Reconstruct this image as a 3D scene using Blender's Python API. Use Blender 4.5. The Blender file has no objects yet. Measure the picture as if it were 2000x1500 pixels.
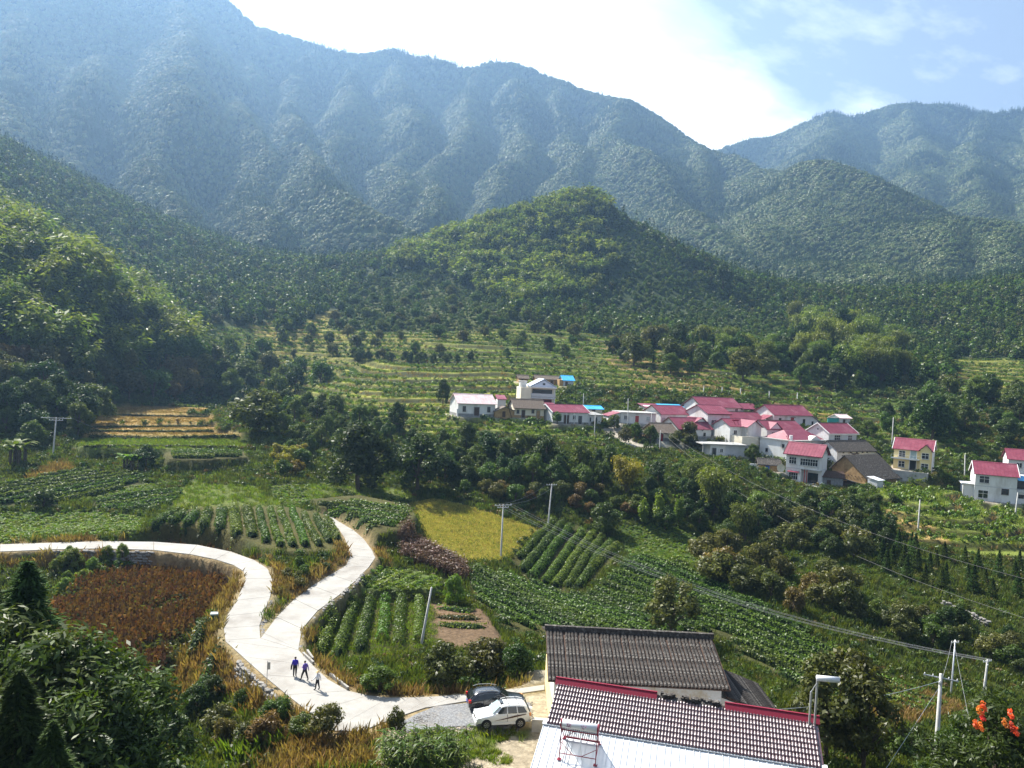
import bpy, bmesh, math, random, time
import numpy as np
from mathutils import Vector, Matrix
T0 = time.time()
rng = np.random.default_rng(7)
random.seed(7)
scene = bpy.context.scene
COL = scene.collection
R = math.radians

# ------------------------------------------------------------------ camera
F = 1540.0; ROLL = R(3.0); PITCH = R(1.5); CAMZ = 27.0
cr, sr = math.cos(ROLL), math.sin(ROLL)
FWD = np.array([0, math.cos(PITCH), -math.sin(PITCH)])
UPV = np.array([0, math.sin(PITCH), math.cos(PITCH)])
RGT = np.array([1.0, 0, 0])
CAM = np.array([0, 0, CAMZ])
cd = bpy.data.cameras.new('camera'); cam = bpy.data.objects.new('camera', cd); COL.objects.link(cam)
cx_, cy_ = RGT*cr + UPV*sr, -RGT*sr + UPV*cr
M = Matrix.Identity(4)
for i in range(3):
    M[i][0], M[i][1], M[i][2], M[i][3] = cx_[i], cy_[i], -FWD[i], CAM[i]
cam.matrix_world = M
cd.sensor_width = 36.0; cd.lens = 36.0*F/2000.0; cd.clip_start = 0.5; cd.clip_end = 20000
scene.camera = cam

# ------------------------------------------------------------------ sky, sun, exposure
HAZE = 0.00018
SUN_AZ = R(45)      # left of the viewing direction (+Y)
SUN_EL = R(46)
SD = Vector((-math.sin(SUN_AZ)*math.cos(SUN_EL), math.cos(SUN_AZ)*math.cos(SUN_EL), math.sin(SUN_EL)))
world = bpy.data.worlds.new('World'); scene.world = world; world.use_nodes = True
nt = world.node_tree; nt.nodes.clear()
def N(tree, typ, **kw):
    n = tree.nodes.new(typ)
    for k, v in kw.items(): setattr(n, k, v)
    return n
out = N(nt, 'ShaderNodeOutputWorld'); bg = N(nt, 'ShaderNodeBackground')
sky = N(nt, 'ShaderNodeTexSky', sky_type='NISHITA')
sky.sun_disc = False; sky.sun_elevation = SUN_EL; sky.sun_rotation = -SUN_AZ
sky.air_density = 1.0; sky.dust_density = 1.6; sky.ozone_density = 1.2; sky.altitude = 200
bg.inputs['Strength'].default_value = 0.05
# thin cirrus: noise laid on a high cloud plane (direction / height), one long streak and loose flecks
tc = N(nt, 'ShaderNodeTexCoord'); sep = N(nt, 'ShaderNodeSeparateXYZ')
nt.links.new(tc.outputs['Generated'], sep.inputs[0])
def math_(tree, op, a, b=None, clamp=False):
    m = N(tree, 'ShaderNodeMath', operation=op); m.use_clamp = clamp
    for i, v in enumerate((a, b)):
        if v is None: continue
        if hasattr(v, 'links') or hasattr(v, 'is_output'): tree.links.new(v, m.inputs[i])
        else: m.inputs[i].default_value = v
    return m.outputs[0]
zz = math_(nt, 'MAXIMUM', sep.outputs[2], 0.02)
px = math_(nt, 'DIVIDE', sep.outputs[0], zz); py = math_(nt, 'DIVIDE', sep.outputs[1], zz)
cmb = N(nt, 'ShaderNodeCombineXYZ'); nt.links.new(px, cmb.inputs[0]); nt.links.new(py, cmb.inputs[1])
mp = N(nt, 'ShaderNodeMapping'); mp.inputs['Rotation'].default_value = (0, 0, R(-41)); nt.links.new(cmb.outputs[0], mp.inputs[0])
mp2 = N(nt, 'ShaderNodeMapping'); mp2.inputs['Scale'].default_value = (0.8, 1.5, 1); nt.links.new(mp.outputs[0], mp2.inputs[0])
ns = N(nt, 'ShaderNodeTexNoise'); ns.inputs['Scale'].default_value = 1.1; ns.inputs['Detail'].default_value = 7; ns.inputs['Distortion'].default_value = .5
nt.links.new(mp2.outputs[0], ns.inputs['Vector'])
sp2 = N(nt, 'ShaderNodeSeparateXYZ'); nt.links.new(mp.outputs[0], sp2.inputs[0])
d0 = math_(nt, 'SUBTRACT', sp2.outputs[1], 1.98)
d0 = math_(nt, 'ADD', d0, math_(nt, 'MULTIPLY', math_(nt, 'SUBTRACT', ns.outputs[0], .5), 1.0))
band = math_(nt, 'SUBTRACT', 1.0, math_(nt, 'DIVIDE', math_(nt, 'ABSOLUTE', d0), 0.62), True)
band = math_(nt, 'POWER', band, 0.8)
ns2 = N(nt, 'ShaderNodeTexNoise'); ns2.inputs['Scale'].default_value = 3.2; ns2.inputs['Detail'].default_value = 8; ns2.inputs['Roughness'].default_value = .62
nt.links.new(mp2.outputs[0], ns2.inputs['Vector'])
fl = math_(nt, 'MULTIPLY', math_(nt, 'SUBTRACT', ns2.outputs[0], 0.5, True), 2.2, True)
veil = math_(nt, 'ADD', math_(nt, 'MULTIPLY', fl, 0.5), 0.10)
cov = math_(nt, 'ADD', math_(nt, 'MULTIPLY', band, 0.95), veil, True)
mixc = N(nt, 'ShaderNodeMix', data_type='RGBA')
nt.links.new(cov, mixc.inputs[0]); nt.links.new(sky.outputs[0], mixc.inputs[6]); mixc.inputs[7].default_value = (13.5, 14, 14.8, 1)
nt.links.new(mixc.outputs[2], bg.inputs['Color']); nt.links.new(bg.outputs[0], out.inputs['Surface'])

sl = bpy.data.lights.new('sun', 'SUN'); sl.energy = 5.0; sl.angle = R(0.53); sl.color = (1.0, 0.95, 0.87)
so = bpy.data.objects.new('sun', sl); COL.objects.link(so)
so.rotation_euler = SD.to_track_quat('Z', 'Y').to_euler(); so.location = (-200, 200, 300)
vs = scene.view_settings
vs.view_transform = 'Standard'; vs.look = 'None'; vs.gamma = 1; vs.use_curve_mapping = False; vs.exposure = 1.55
scene.cycles.max_bounces = 6; scene.cycles.diffuse_bounces = 2; scene.cycles.transmission_bounces = 3
scene.cycles.volume_bounces = 0; scene.cycles.transparent_max_bounces = 4; scene.cycles.caustics_reflective = False; scene.cycles.caustics_refractive = False
scene.cycles.use_denoising = True

# ------------------------------------------------------------------ pixel helpers
def ray(u, v):
    x, y = np.asarray(u, float)-1000, np.asarray(v, float)-750
    xp, yp = cr*x + sr*y, -sr*x + cr*y
    d = xp[..., None]/F*RGT - yp[..., None]/F*UPV + FWD
    return d
def at(u, v, depth):                  # the point on a pixel's ray at forward distance y = depth
    d = ray(u, v); return CAM + d*(depth/d[..., 1])[..., None]
def on_z(u, v, z):
    d = ray(u, v); return CAM + d*((z-CAMZ)/d[..., 2])[..., None]
def proj(p):
    q = np.asarray(p, float)-CAM
    a, b, c = q@RGT, q@UPV, q@FWD
    xp, yp = a/c*F, -b/c*F
    return 1000 + cr*xp - sr*yp, 750 + sr*xp + cr*yp
def pxm(depth): return depth/F        # metres per photo pixel

# ------------------------------------------------------------------ materials
MATS = {}
def new_mat(name):
    m = bpy.data.materials.new(name); m.use_nodes = True; m.node_tree.nodes.clear(); return m, m.node_tree
def rgb(c): return (c[0], c[1], c[2], 1)
def pmat(name, c1, c2=None, scale=3.0, rough=.8, spec=.3, bump=0.0, bscale=None, metal=0.0, coords='Object', detail=5, c3=None, s3=.4, stretch=(1,1,1), coat=0):
    m, t = new_mat(name)
    o = N(t, 'ShaderNodeOutputMaterial'); b = N(t, 'ShaderNodeBsdfPrincipled'); t.links.new(b.outputs[0], o.inputs[0])
    b.inputs['Roughness'].default_value = rough; b.inputs['Specular IOR Level'].default_value = spec; b.inputs['Metallic'].default_value = metal
    if coat: b.inputs['Coat Weight'].default_value = coat; b.inputs['Coat Roughness'].default_value = .08
    tcn = N(t, 'ShaderNodeTexCoord'); mpn = N(t, 'ShaderNodeMapping'); mpn.inputs['Scale'].default_value = stretch
    t.links.new(tcn.outputs[coords], mpn.inputs[0])
    if c2 is None: b.inputs['Base Color'].default_value = rgb(c1)
    else:
        n = N(t, 'ShaderNodeTexNoise'); n.inputs['Scale'].default_value = scale; n.inputs['Detail'].default_value = detail; n.inputs['Roughness'].default_value = .65
        t.links.new(mpn.outputs[0], n.inputs['Vector'])
        rp = N(t, 'ShaderNodeValToRGB'); rp.color_ramp.elements[0].position = .36; rp.color_ramp.elements[1].position = .64
        rp.color_ramp.elements[0].color = rgb(c1); rp.color_ramp.elements[1].color = rgb(c2)
        t.links.new(n.outputs[0], rp.inputs[0]); colr = rp.outputs[0]
        if c3 is not None:
            n3 = N(t, 'ShaderNodeTexNoise'); n3.inputs['Scale'].default_value = s3; n3.inputs['Detail'].default_value = 6; n3.inputs['Roughness'].default_value = .7
            t.links.new(mpn.outputs[0], n3.inputs['Vector'])
            r3 = N(t, 'ShaderNodeValToRGB'); r3.color_ramp.elements[0].position = .52; r3.color_ramp.elements[1].position = .68
            t.links.new(n3.outputs[0], r3.inputs[0])
            mx = N(t, 'ShaderNodeMix', data_type='RGBA'); t.links.new(r3.outputs[0], mx.inputs[0]); t.links.new(colr, mx.inputs[6]); mx.inputs[7].default_value = rgb(c3); colr = mx.outputs[2]
        t.links.new(colr, b.inputs['Base Color'])
    if bump:
        nb = N(t, 'ShaderNodeTexNoise'); nb.inputs['Scale'].default_value = bscale or scale*4; nb.inputs['Detail'].default_value = 4
        t.links.new(mpn.outputs[0], nb.inputs['Vector'])
        bp = N(t, 'ShaderNodeBump'); bp.inputs['Strength'].default_value = bump; bp.inputs['Distance'].default_value = .05
        t.links.new(nb.outputs[0], bp.inputs['Height']); t.links.new(bp.outputs[0], b.inputs['Normal'])
    MATS[name] = m; return m
def leafmat(name, c1, c2, trans=.35, rough=.45, spec=.25, objvar=.25, inst=False):
    """foliage: each leaf between two greens, each plant a little lighter or darker, light shining through"""
    m, t = new_mat(name)
    o = N(t, 'ShaderNodeOutputMaterial')
    ge = N(t, 'ShaderNodeNewGeometry'); oi = N(t, 'ShaderNodeObjectInfo')
    rp = N(t, 'ShaderNodeMix', data_type='RGBA'); rp.inputs[6].default_value = rgb(c1); rp.inputs[7].default_value = rgb(c2)
    t.links.new(ge.outputs['Random Per Island'], rp.inputs[0])
    hs = N(t, 'ShaderNodeHueSaturation'); t.links.new(rp.outputs[2], hs.inputs['Color'])
    v = math_(t, 'ADD', math_(t, 'MULTIPLY', oi.outputs['Random'], 2*objvar), 1-objvar); t.links.new(v, hs.inputs['Value'])
    h = math_(t, 'ADD', math_(t, 'MULTIPLY', math_(t, 'FRACT', math_(t, 'MULTIPLY', oi.outputs['Random'], 7.31)), .05), .475); t.links.new(h, hs.inputs['Hue'])
    df = N(t, 'ShaderNodeBsdfDiffuse'); tr = N(t, 'ShaderNodeBsdfTranslucent'); gl = N(t, 'ShaderNodeBsdfGlossy'); gl.inputs['Roughness'].default_value = rough
    t.links.new(hs.outputs[0], df.inputs[0])
    tm = N(t, 'ShaderNodeMix', data_type='RGBA', blend_type='MULTIPLY'); tm.inputs[0].default_value = 1; tm.inputs[7].default_value = (1.25, 1.3, .55, 1)
    t.links.new(hs.outputs[0], tm.inputs[6]); t.links.new(tm.outputs[2], tr.inputs[0])
    m1 = N(t, 'ShaderNodeMixShader'); m1.inputs[0].default_value = trans; t.links.new(df.outputs[0], m1.inputs[1]); t.links.new(tr.outputs[0], m1.inputs[2])
    m2 = N(t, 'ShaderNodeMixShader'); m2.inputs[0].default_value = spec*.1; t.links.new(m1.outputs[0], m2.inputs[1]); t.links.new(gl.outputs[0], m2.inputs[2])
    t.links.new(m2.outputs[0], o.inputs[0]); MATS[name] = m; return m

leafmat('leaf_dark', (.022,.042,.007), (.060,.095,.014), trans=.3)
leafmat('leaf_mid', (.040,.072,.010), (.100,.145,.020))
leafmat('leaf_bright', (.075,.125,.012), (.16,.22,.028), trans=.45)
leafmat('leaf_olive', (.048,.056,.012), (.12,.125,.028), trans=.35)
leafmat('leaf_brown', (.095,.070,.020), (.18,.13,.040), trans=.35)
leafmat('leaf_yellow', (.16,.145,.014), (.29,.24,.03), trans=.45)
leafmat('leaf_tea', (.036,.070,.006), (.115,.175,.014), trans=.32, rough=.45)
leafmat('leaf_bamboo', (.070,.105,.014), (.18,.22,.040), trans=.45)
leafmat('leaf_conifer', (.022,.044,.010), (.055,.090,.020), trans=.12, spec=.06)
leafmat('leaf_far', (.050,.080,.016), (.130,.165,.038), trans=.06, objvar=.3, spec=.3)
leafmat('grass_green', (.075,.12,.012), (.16,.21,.026), trans=.45, objvar=.35)
leafmat('grass_wild', (.040,.060,.009), (.105,.130,.020), trans=.4, objvar=.4)
leafmat('grass_yellow', (.34,.29,.07), (.48,.41,.13), trans=.4, objvar=.2)
leafmat('grass_dry', (.13,.09,.032), (.28,.19,.075), trans=.35, objvar=.35)
leafmat('stalk_dry', (.085,.042,.018), (.24,.135,.062), trans=.3, objvar=.35)
leafmat('weed_plum', (.075,.045,.032), (.14,.08,.055), trans=.3)
leafmat('flower_orange', (.62,.10,.03), (.85,.22,.08), trans=.4)
pmat('bark', (.055,.042,.03), (.13,.10,.075), 6, .9, .1, .6)
pmat('bark_pale', (.14,.12,.095), (.26,.23,.19), 6, .9, .1, .4)
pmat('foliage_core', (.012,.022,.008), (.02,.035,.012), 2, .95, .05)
pmat('concrete_road', (.275,.262,.236), (.335,.322,.29), .5, .85, .2, .12, 14, c3=(.23,.213,.188), s3=.2)
pmat('concrete', (.30,.295,.28), (.42,.41,.39), 1.2, .9, .2, .2)
pmat('concrete_pole', (.36,.36,.34), (.50,.49,.47), 2.5, .85, .2, .1)
pmat('stone', (.16,.15,.135), (.34,.32,.29), 3, .9, .2, .7, 12)
pmat('white_wall', (.62,.62,.60), (.72,.72,.70), .5, .85, .2, .08, 8, c3=(.50,.48,.44), s3=.35, stretch=(1,1,.3))
pmat('cream_wall', (.66,.60,.47), (.74,.68,.54), .5, .85, .2, .08, 8)
pmat('yellow_wall', (.72,.58,.28), (.78,.64,.34), .5, .85, .2, .05, 8)
pmat('grey_wall', (.46,.47,.48), (.56,.57,.58), .5, .85, .2, .08, 8)
pmat('pale_blue_wall', (.58,.66,.78), (.64,.71,.82), .5, .85, .2)
pmat('stone_plinth', (.20,.20,.195), (.32,.32,.31), 2.0, .9, .2, .5)
pmat('mud_wall', (.30,.19,.09), (.44,.30,.15), 1.1, .95, .1, .6, 9, c3=(.20,.125,.06), s3=.8)
pmat('red_roof', (.175,.030,.052), (.23,.052,.078), .8, .55, .3, .1, 6, c3=(.28,.10,.125), s3=.25)
pmat('glare_roof', (.62,.44,.42), (.72,.60,.58), .8, .5, .4)  # pinkish white: sun glare on the roof put into its colour
pmat('blue_roof', (.04,.34,.66), (.06,.42,.76), 1, .45, .4)
pmat('tile_old', (.028,.024,.021), (.085,.076,.068), 5, .9, .2, .8, 25, c3=(.20,.185,.165), s3=3.2)
pmat('tile_brown', (.085,.065,.05), (.19,.155,.125), 4, .9, .2, .8, 20)
pmat('glazed_tile', (.045,.011,.014), (.075,.02,.024), 3, .36, 1.0, coat=1.0)
MATS['glazed_tile'].node_tree.nodes['Principled BSDF'].inputs['Coat Roughness'].default_value = .33
pmat('white_metal', (.58,.60,.62), (.68,.70,.71), 1.2, .35, .5)
pmat('galvanised', (.42,.43,.45), (.56,.57,.58), 4, .4, .5, metal=.6)
pmat('dark_window', (.014,.017,.02), (.03,.035,.04), 1.2, .12, .6)
pmat('dark_wood', (.05,.03,.022), (.11,.07,.05), 4, .8, .2)
pmat('red_door', (.30,.03,.03), (.38,.05,.045), 3, .6, .3)
pmat('blue_door', (.03,.09,.42), None, rough=.6)
pmat('teal', (.05,.36,.32), None, rough=.7)
pmat('white_paint', (.78,.78,.76), None, rough=.55)
pmat('pink_tank', (.62,.35,.36), None, rough=.6)
pmat('wire', (.30,.30,.30), None, rough=.6)
pmat('wire_dark', (.05,.05,.05), None, rough=.6)
pmat('red_steel', (.22,.015,.035), None, rough=.5)
pmat('gravel', (.13,.135,.14), (.26,.26,.255), 6, .95, .1, .9, 16, c3=(.24,.20,.15), s3=.25)
pmat('dirt', (.30,.235,.155), (.42,.35,.24), 1.5, .95, .1, .6, 9, c3=(.20,.19,.09), s3=.5)
# cars, people
pmat('car_white', (.74,.745,.72), None, rough=.28, spec=.5, coat=.6)
pmat('car_black', (.010,.011,.014), None, rough=.22, spec=.6, coat=.8)
pmat('car_grey', (.45,.46,.45), None, rough=.45)
pmat('rubber', (.018,.018,.018), None, rough=.85)
pmat('alloy', (.52,.53,.54), None, rough=.35, metal=.7)
pmat('glass_dark', (.012,.016,.018), None, rough=.06, spec=.8)
pmat('glass_pale', (.30,.38,.38), None, rough=.08, spec=.8)
pmat('tail_red', (.55,.02,.02), None, rough=.25)
pmat('lamp_amber', (.70,.30,.12), None, rough=.25)
pmat('lamp_clear', (.70,.72,.72), None, rough=.15)
pmat('stripe', (.07,.03,.02), None, rough=.4)
pmat('skin', (.42,.25,.17), None, rough=.6)
pmat('hair', (.012,.010,.009), None, rough=.5)
pmat('cloth_blue', (.040,.028,.34), (.06,.045,.42), 6, .9)
pmat('cloth_violet', (.10,.06,.30), (.14,.09,.36), 6, .9)
pmat('cloth_black', (.012,.012,.014), (.025,.025,.028), 6, .9)
pmat('cloth_pale', (.62,.62,.64), (.70,.70,.71), 6, .9)
pmat('shoe', (.02,.018,.016), None, rough=.5)
pmat('straw', (.55,.40,.20), None, rough=.8)
pmat('bin_green', (.015,.10,.06), None, rough=.5)
pmat('bin_lid', (.35,.42,.42), None, rough=.5)
pmat('magenta_print', (.30,.01,.14), None, rough=.6)

# ------------------------------------------------------------------ mesh helpers
def mesh_np(name, V, Fq, mats=None, midx=None, smooth=False):
    """mesh from numpy vertices and faces (n x 3 or n x 4)"""
    V = np.asarray(V, np.float32); Fq = np.asarray(Fq, np.int32)
    me = bpy.data.meshes.new(name); k = Fq.shape[1]
    me.vertices.add(len(V)); me.vertices.foreach_set('co', V.ravel())
    me.loops.add(Fq.size); me.loops.foreach_set('vertex_index', Fq.ravel())
    me.polygons.add(len(Fq)); me.polygons.foreach_set('loop_start', np.arange(0, Fq.size, k, dtype=np.int32))
    if midx is not None: me.polygons.foreach_set('material_index', np.asarray(midx, np.int32))
    if smooth: me.polygons.foreach_set('use_smooth', np.ones(len(Fq), bool))
    for m in (mats or []): me.materials.append(MATS[m] if isinstance(m, str) else m)
    me.update(calc_edges=True); return me
def link(name, me, parent=None, loc=None, rz=0, **props):
    o = bpy.data.objects.new(name, me); COL.objects.link(o)
    if parent is not None: o.parent = parent
    if loc is not None: o.location = tuple(float(a) for a in loc)
    if rz: o.rotation_euler = (0, 0, rz)
    for k, v in props.items(): o[k] = v
    return o
def thing(name, loc, label, cat, group=None, rz=0):
    o = link(name, None, None, loc, rz, label=label, category=cat)
    o.empty_display_size = .3
    o['kind'] = 'thing'
    if group: o['group'] = group
    return o
class MB:
    """collects boxes, tubes, prisms; build() links them as one mesh"""
    def __init__(s): s.v = []; s.f = []; s.m = []
    def add(s, V, Fs, mi=0):
        k = len(s.v); s.v += [tuple(map(float, p)) for p in V]; s.f += [tuple(i+k for i in f) for f in Fs]; s.m += [mi]*len(Fs); return s
    def box(s, x0, x1, y0, y1, z0, z1, mi=0):
        V = [(x, y, z) for z in (z0, z1) for y in (y0, y1) for x in (x0, x1)]
        return s.add(V, [(0,2,3,1),(4,5,7,6),(0,1,5,4),(2,6,7,3),(0,4,6,2),(1,3,7,5)], mi)
    def bar(s, a, b, w, h=None, mi=0):
        """square bar from a to b"""
        a, b = Vector(a), Vector(b); d = (b-a).normalized(); h = h or w
        up = Vector((0,0,1)) if abs(d.z) < .95 else Vector((0,1,0))
        sx = d.cross(up).normalized()*w/2; sz = sx.cross(d).normalized()*h/2
        V = [p+i*sx+j*sz for p in (a, b) for i, j in ((-1,-1),(1,-1),(1,1),(-1,1))]
        return s.add(V, [(0,1,2,3),(7,6,5,4),(0,4,5,1),(1,5,6,2),(2,6,7,3),(3,7,4,0)], mi)
    def tube(s, pts, rad, n=8, mi=0, cap=True):
        pts = [Vector(p) for p in pts]; rad = rad if hasattr(rad, '__len__') else [rad]*len(pts)
        V = []; Fs = []
        for i, p in enumerate(pts):
            d = (pts[min(i+1, len(pts)-1)]-pts[max(i-1, 0)]).normalized()
            up = Vector((0,0,1)) if abs(d.z) < .9 else Vector((0,1,0))
            a = d.cross(up).normalized(); b = a.cross(d).normalized()
            V += [p + rad[i]*(math.cos(2*math.pi*k/n)*a + math.sin(2*math.pi*k/n)*b) for k in range(n)]
        for i in range(len(pts)-1):
            for k in range(n):
                Fs.append((i*n+k, i*n+(k+1)%n, (i+1)*n+(k+1)%n, (i+1)*n+k))
        if cap: Fs += [tuple(range(n))[::-1], tuple(range((len(pts)-1)*n, len(pts)*n))]
        return s.add(V, Fs, mi)
    def prism(s, poly, a, b, mi=0, axis='y'):
        """polygon in (x,z) extruded along y, or in (y,z) along x, or (x,y) along z"""
        n = len(poly)
        mk = {'y': lambda p, t: (p[0], t, p[1]), 'x': lambda p, t: (t, p[0], p[1]), 'z': lambda p, t: (p[0], p[1], t)}[axis]
        V = [mk(p, a) for p in poly] + [mk(p, b) for p in poly]
        return s.add(V, [tuple(range(n))[::-1], tuple(range(n, 2*n))] + [(i, (i+1) % n, n+(i+1) % n, n+i) for i in range(n)], mi)
    def mesh(s, name, mats, smooth=False):
        me = bpy.data.meshes.new(name); me.from_pydata(s.v, [], s.f)
        for m in mats: me.materials.append(MATS[m])
        me.polygons.foreach_set('material_index', s.m)
        if smooth: me.polygons.foreach_set('use_smooth', [True]*len(s.f))
        bm = bmesh.new(); bm.from_mesh(me); bmesh.ops.recalc_face_normals(bm, faces=bm.faces[:]); bm.to_mesh(me); bm.free()
        me.update(); return me
    def build(s, name, mat, parent=None, smooth=False, **kw):
        mats = mat if isinstance(mat, (list, tuple)) else [mat]
        return link(name, s.mesh(name, mats, smooth), parent, **kw)
def noise2(x, y, seed=0, octv=4, scale=1.0):
    """cheap value noise in numpy, -1..1"""
    r = np.random.default_rng(seed); out_ = np.zeros(np.broadcast(x, y).shape); amp = 1.0; tot = 0
    for o in range(octv):
        T = r.random((64, 64))*2-1
        X, Y = np.asarray(x)*scale*2**o + 13.7*o, np.asarray(y)*scale*2**o + 7.1*o
        i, j = np.floor(X).astype(int), np.floor(Y).astype(int); fx, fy = X-i, Y-j
        fx, fy = fx*fx*(3-2*fx), fy*fy*(3-2*fy); i %= 64; j %= 64; i1, j1 = (i+1) % 64, (j+1) % 64
        out_ += amp*((T[i,j]*(1-fx)+T[i1,j]*fx)*(1-fy) + (T[i,j1]*(1-fx)+T[i1,j1]*fx)*fy)
        tot += amp; amp *= .5
    return out_/tot
# ------------------------------------------------------------------ village plan: houses by the foot of their front wall
# key: (uL, vL, depth, uR, yaw, wall px, house depth m, roof rise m)
HOUSES = {
 'H1':  (894, 813, 200, 966,  22, 27, 7.0, 2.0),
 'H2':  (1004,815, 204, 1062, 14, 21, 6.0, 1.8),
 'H3':  (1016,792, 222, 1083, 10, 36, 7.0, 0.0),
 'H4':  (1079,827, 203, 1148, 26, 23, 7.5, 1.6),
 'H5':  (1212,826, 212, 1280, 12, 20, 6.5, 0.0),
 'H6':  (1290,829, 216, 1345, 28, 21, 8.0, 2.0),
 'H8':  (1368,812, 227, 1445, 24, 20, 8.0, 2.2),
 'H9':  (1380,855, 213, 1423, 26, 48, 9.0, 1.9),
 'H10': (1324,857, 205, 1388, 26, 21, 8.0, 2.4),
 'H11': (1283,861, 202, 1324, 26, 18, 6.5, 1.9),
 'H12': (1424,843, 217, 1491, 24, 23, 7.0, 2.0),
 'H13': (1425,856, 206, 1475, 26, 24, 6.5, 1.6),
 'H14': (1386,890, 196, 1454, 8,  22, 6.5, 0.0),
 'H15': (1510,834, 222, 1582, 26, 26, 7.5, 2.2),
 'H16': (1497,860, 209, 1566, 27, 23, 6.5, 1.9),
 'H17': (1618,864, 206, 1672, 30, 19, 7.0, 2.2),
 'H18': (1540,900, 197, 1610, 34, 38, 9.0, 0.0),
 'H19': (1634,903, 199, 1706, 30, 24, 6.0, 2.0),
 'H20': (1533,939, 186, 1599, -36, 57, 6.2, 2.1),
 'H21': (1482,918, 187, 1522, -10, 13, 4.0, 1.0),
 'H22': (1690,946, 182, 1752, 32, 24, 9.0, 3.2),
 'H23': (1606,950, 184, 1646, -10, 20, 4.0, 1.0),
 'H24': (1640,828, 230, 1660, 20, 12, 4.0, 0.8),
 'H25': (1744,914, 193, 1818, -33, 40, 6.6, 2.2),
 'H26': (1902,976, 180, 1984, -22, 53, 6.8, 2.3),
 'H27': (1968,925, 205, 2040, -22, 30, 7.0, 2.2),
 'S1':  (1013,746, 256, 1031, 12, 8, 3.5, .9),
 'S2':  (1047,751, 256, 1096, 12, 12, 4.0, 1.0),
 'S3':  (1100,754, 254, 1120, 12, 12, 5.0, 1.3),
 'S4':  (1142,806, 221, 1176, 18, 8, 4.0, .7),
 'S5':  (1262,803, 231, 1340, 24, 7, 4.0, .6),
}
def solve_house(k):
    uL, vL, dep, uR, yaw, hp, D, rise = HOUSES[k]; yaw = R(yaw)
    A = at(uL, vL, dep); e = np.array([math.cos(yaw), math.sin(yaw), 0])
    lo, hi = 0.5, 80.0
    for _ in range(50):
        m = (lo+hi)/2
        if proj(A+e*m)[0] < uR: lo = m
        else: hi = m
    W = lo; n = np.array([-e[1], e[0], 0])          # n points to the back of the house
    return A, e, n, W, hp*pxm(dep), D, rise, yaw
HS = {k: solve_house(k) for k in HOUSES}
# near houses (metres, from roof lines and depths)
TH = dict(xl=3.7, xr=16.9, ridge_y=62.0, ridge_z=6.1, eave_y=56.2, eave_z=4.35, back_y=67.6)     # old tile house

# ------------------------------------------------------------------ terrain: smooth sheet through surveyed points
ctrl = []
def cz(u, v, z): ctrl.append(on_z(u, v, z))
def cdp(u, v, d): ctrl.append(at(u, v, d))
for u, v, z in [(0,1070,1.1),(200,1064,1.1),(380,1072,1.0),(500,1110,.9),(500,1170,.4),(470,1230,0),(560,1300,0),(650,1400,0),(800,1380,0),(950,1400,0),(1030,1420,0),
                (640,1150,.1),(720,1090,.5),(660,1030,1.2),(300,1180,-2.5),(200,1280,-2.8),(400,1130,-2.0),(330,1330,-3.2),(440,1400,-3.2),(560,1460,-1.2),(750,1470,-.3),(900,1490,-.2),
                (700,1200,-2),(780,1250,-2.2),(660,1290,-2),(900,1210,-2.5),(950,1300,-2.8),(850,1340,-1),(450,1020,1.8),(600,1050,1.6),(330,1020,1.5),
                (900,1095,-1.8),(1010,1130,-5),(1080,1150,-5.8),(1150,1160,-6),(1250,1240,-5),(1050,1230,-3.5),(930,1150,-2.6),(1420,1290,-5.5),(1600,1330,-7),(1850,1400,-7.5),(1700,1460,-5.5),(1950,1480,-5),(1560,1430,-3),
                (100,1130,-1.5),(60,1300,-3)]: cz(u, v, z)
for u, v, d in [(900,990,146),(820,990,143),(1040,1040,138),(1090,1020,146),(1200,1060,140),(1250,1100,124),(1400,1150,116),(1500,1130,120),(1600,1220,104),(1800,1150,119),(1950,1230,108),(1800,1280,100),
                (1850,1010,152),(1750,1040,146),(1950,1085,138),(1580,948,184),(1500,1000,165),(1400,1080,140),(1300,960,160),(1250,900,182),(1450,920,182),(1700,960,172),(1980,1000,172),
                (700,740,262),(800,650,345),(470,660,332),(680,590,425),(1000,600,400),(600,790,225),(850,830,194),(560,870,168),
                (300,760,245),(250,930,141),(100,950,131),(100,1030,113),(430,960,132),(700,900,168),(900,890,170),(1100,900,168),(1100,960,155),(1000,960,152),(560,950,140),(720,980,143),
                (1400,745,262),(1750,800,270),(1650,700,330),(1900,730,330),(1950,850,232),(1880,790,262),(1500,690,330),(1300,690,320),
                (0,490,235),(130,520,238),(300,645,262),(0,660,190),(200,700,215),(50,750,180),(50,860,156),(400,690,300),(0,585,210),(150,615,222),
                (1145,395,560),(850,480,560),(1000,425,560),(1250,450,540),(1400,580,480),(1545,655,420),(900,580,440),(1200,610,420),(1200,650,365),(1000,640,362),(1080,500,500),(1300,530,480),(700,540,490),(560,560,460),
                (1700,690,380),(2000,600,450),(1850,680,400),(1620,680,390),(450,560,420),(300,520,430)]: cdp(u, v, d)
for k, (A, e, n, W, H, D, rise, yaw) in HS.items(): ctrl.append(A + e*W/2 + n*D/2)
ctrl = [np.array(c) for c in ctrl]
for x, y, z in [(-40,0,10),(0,0,13),(40,0,10),(-60,30,2),(0,30,6),(60,30,-2),(0,-40,22),(-100,0,14),(100,0,4),(110,60,-9),(-110,60,3),(-160,100,22),(160,100,-2),(-220,200,75),(230,180,20),(-300,330,130),(330,330,60),
                (-350,480,160),(400,520,110),(-60,640,90),(150,640,95),(-300,640,130),(380,640,100),(20,640,90)]: ctrl.append(np.array([x, y, z]))
CP = np.array(ctrl)
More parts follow.
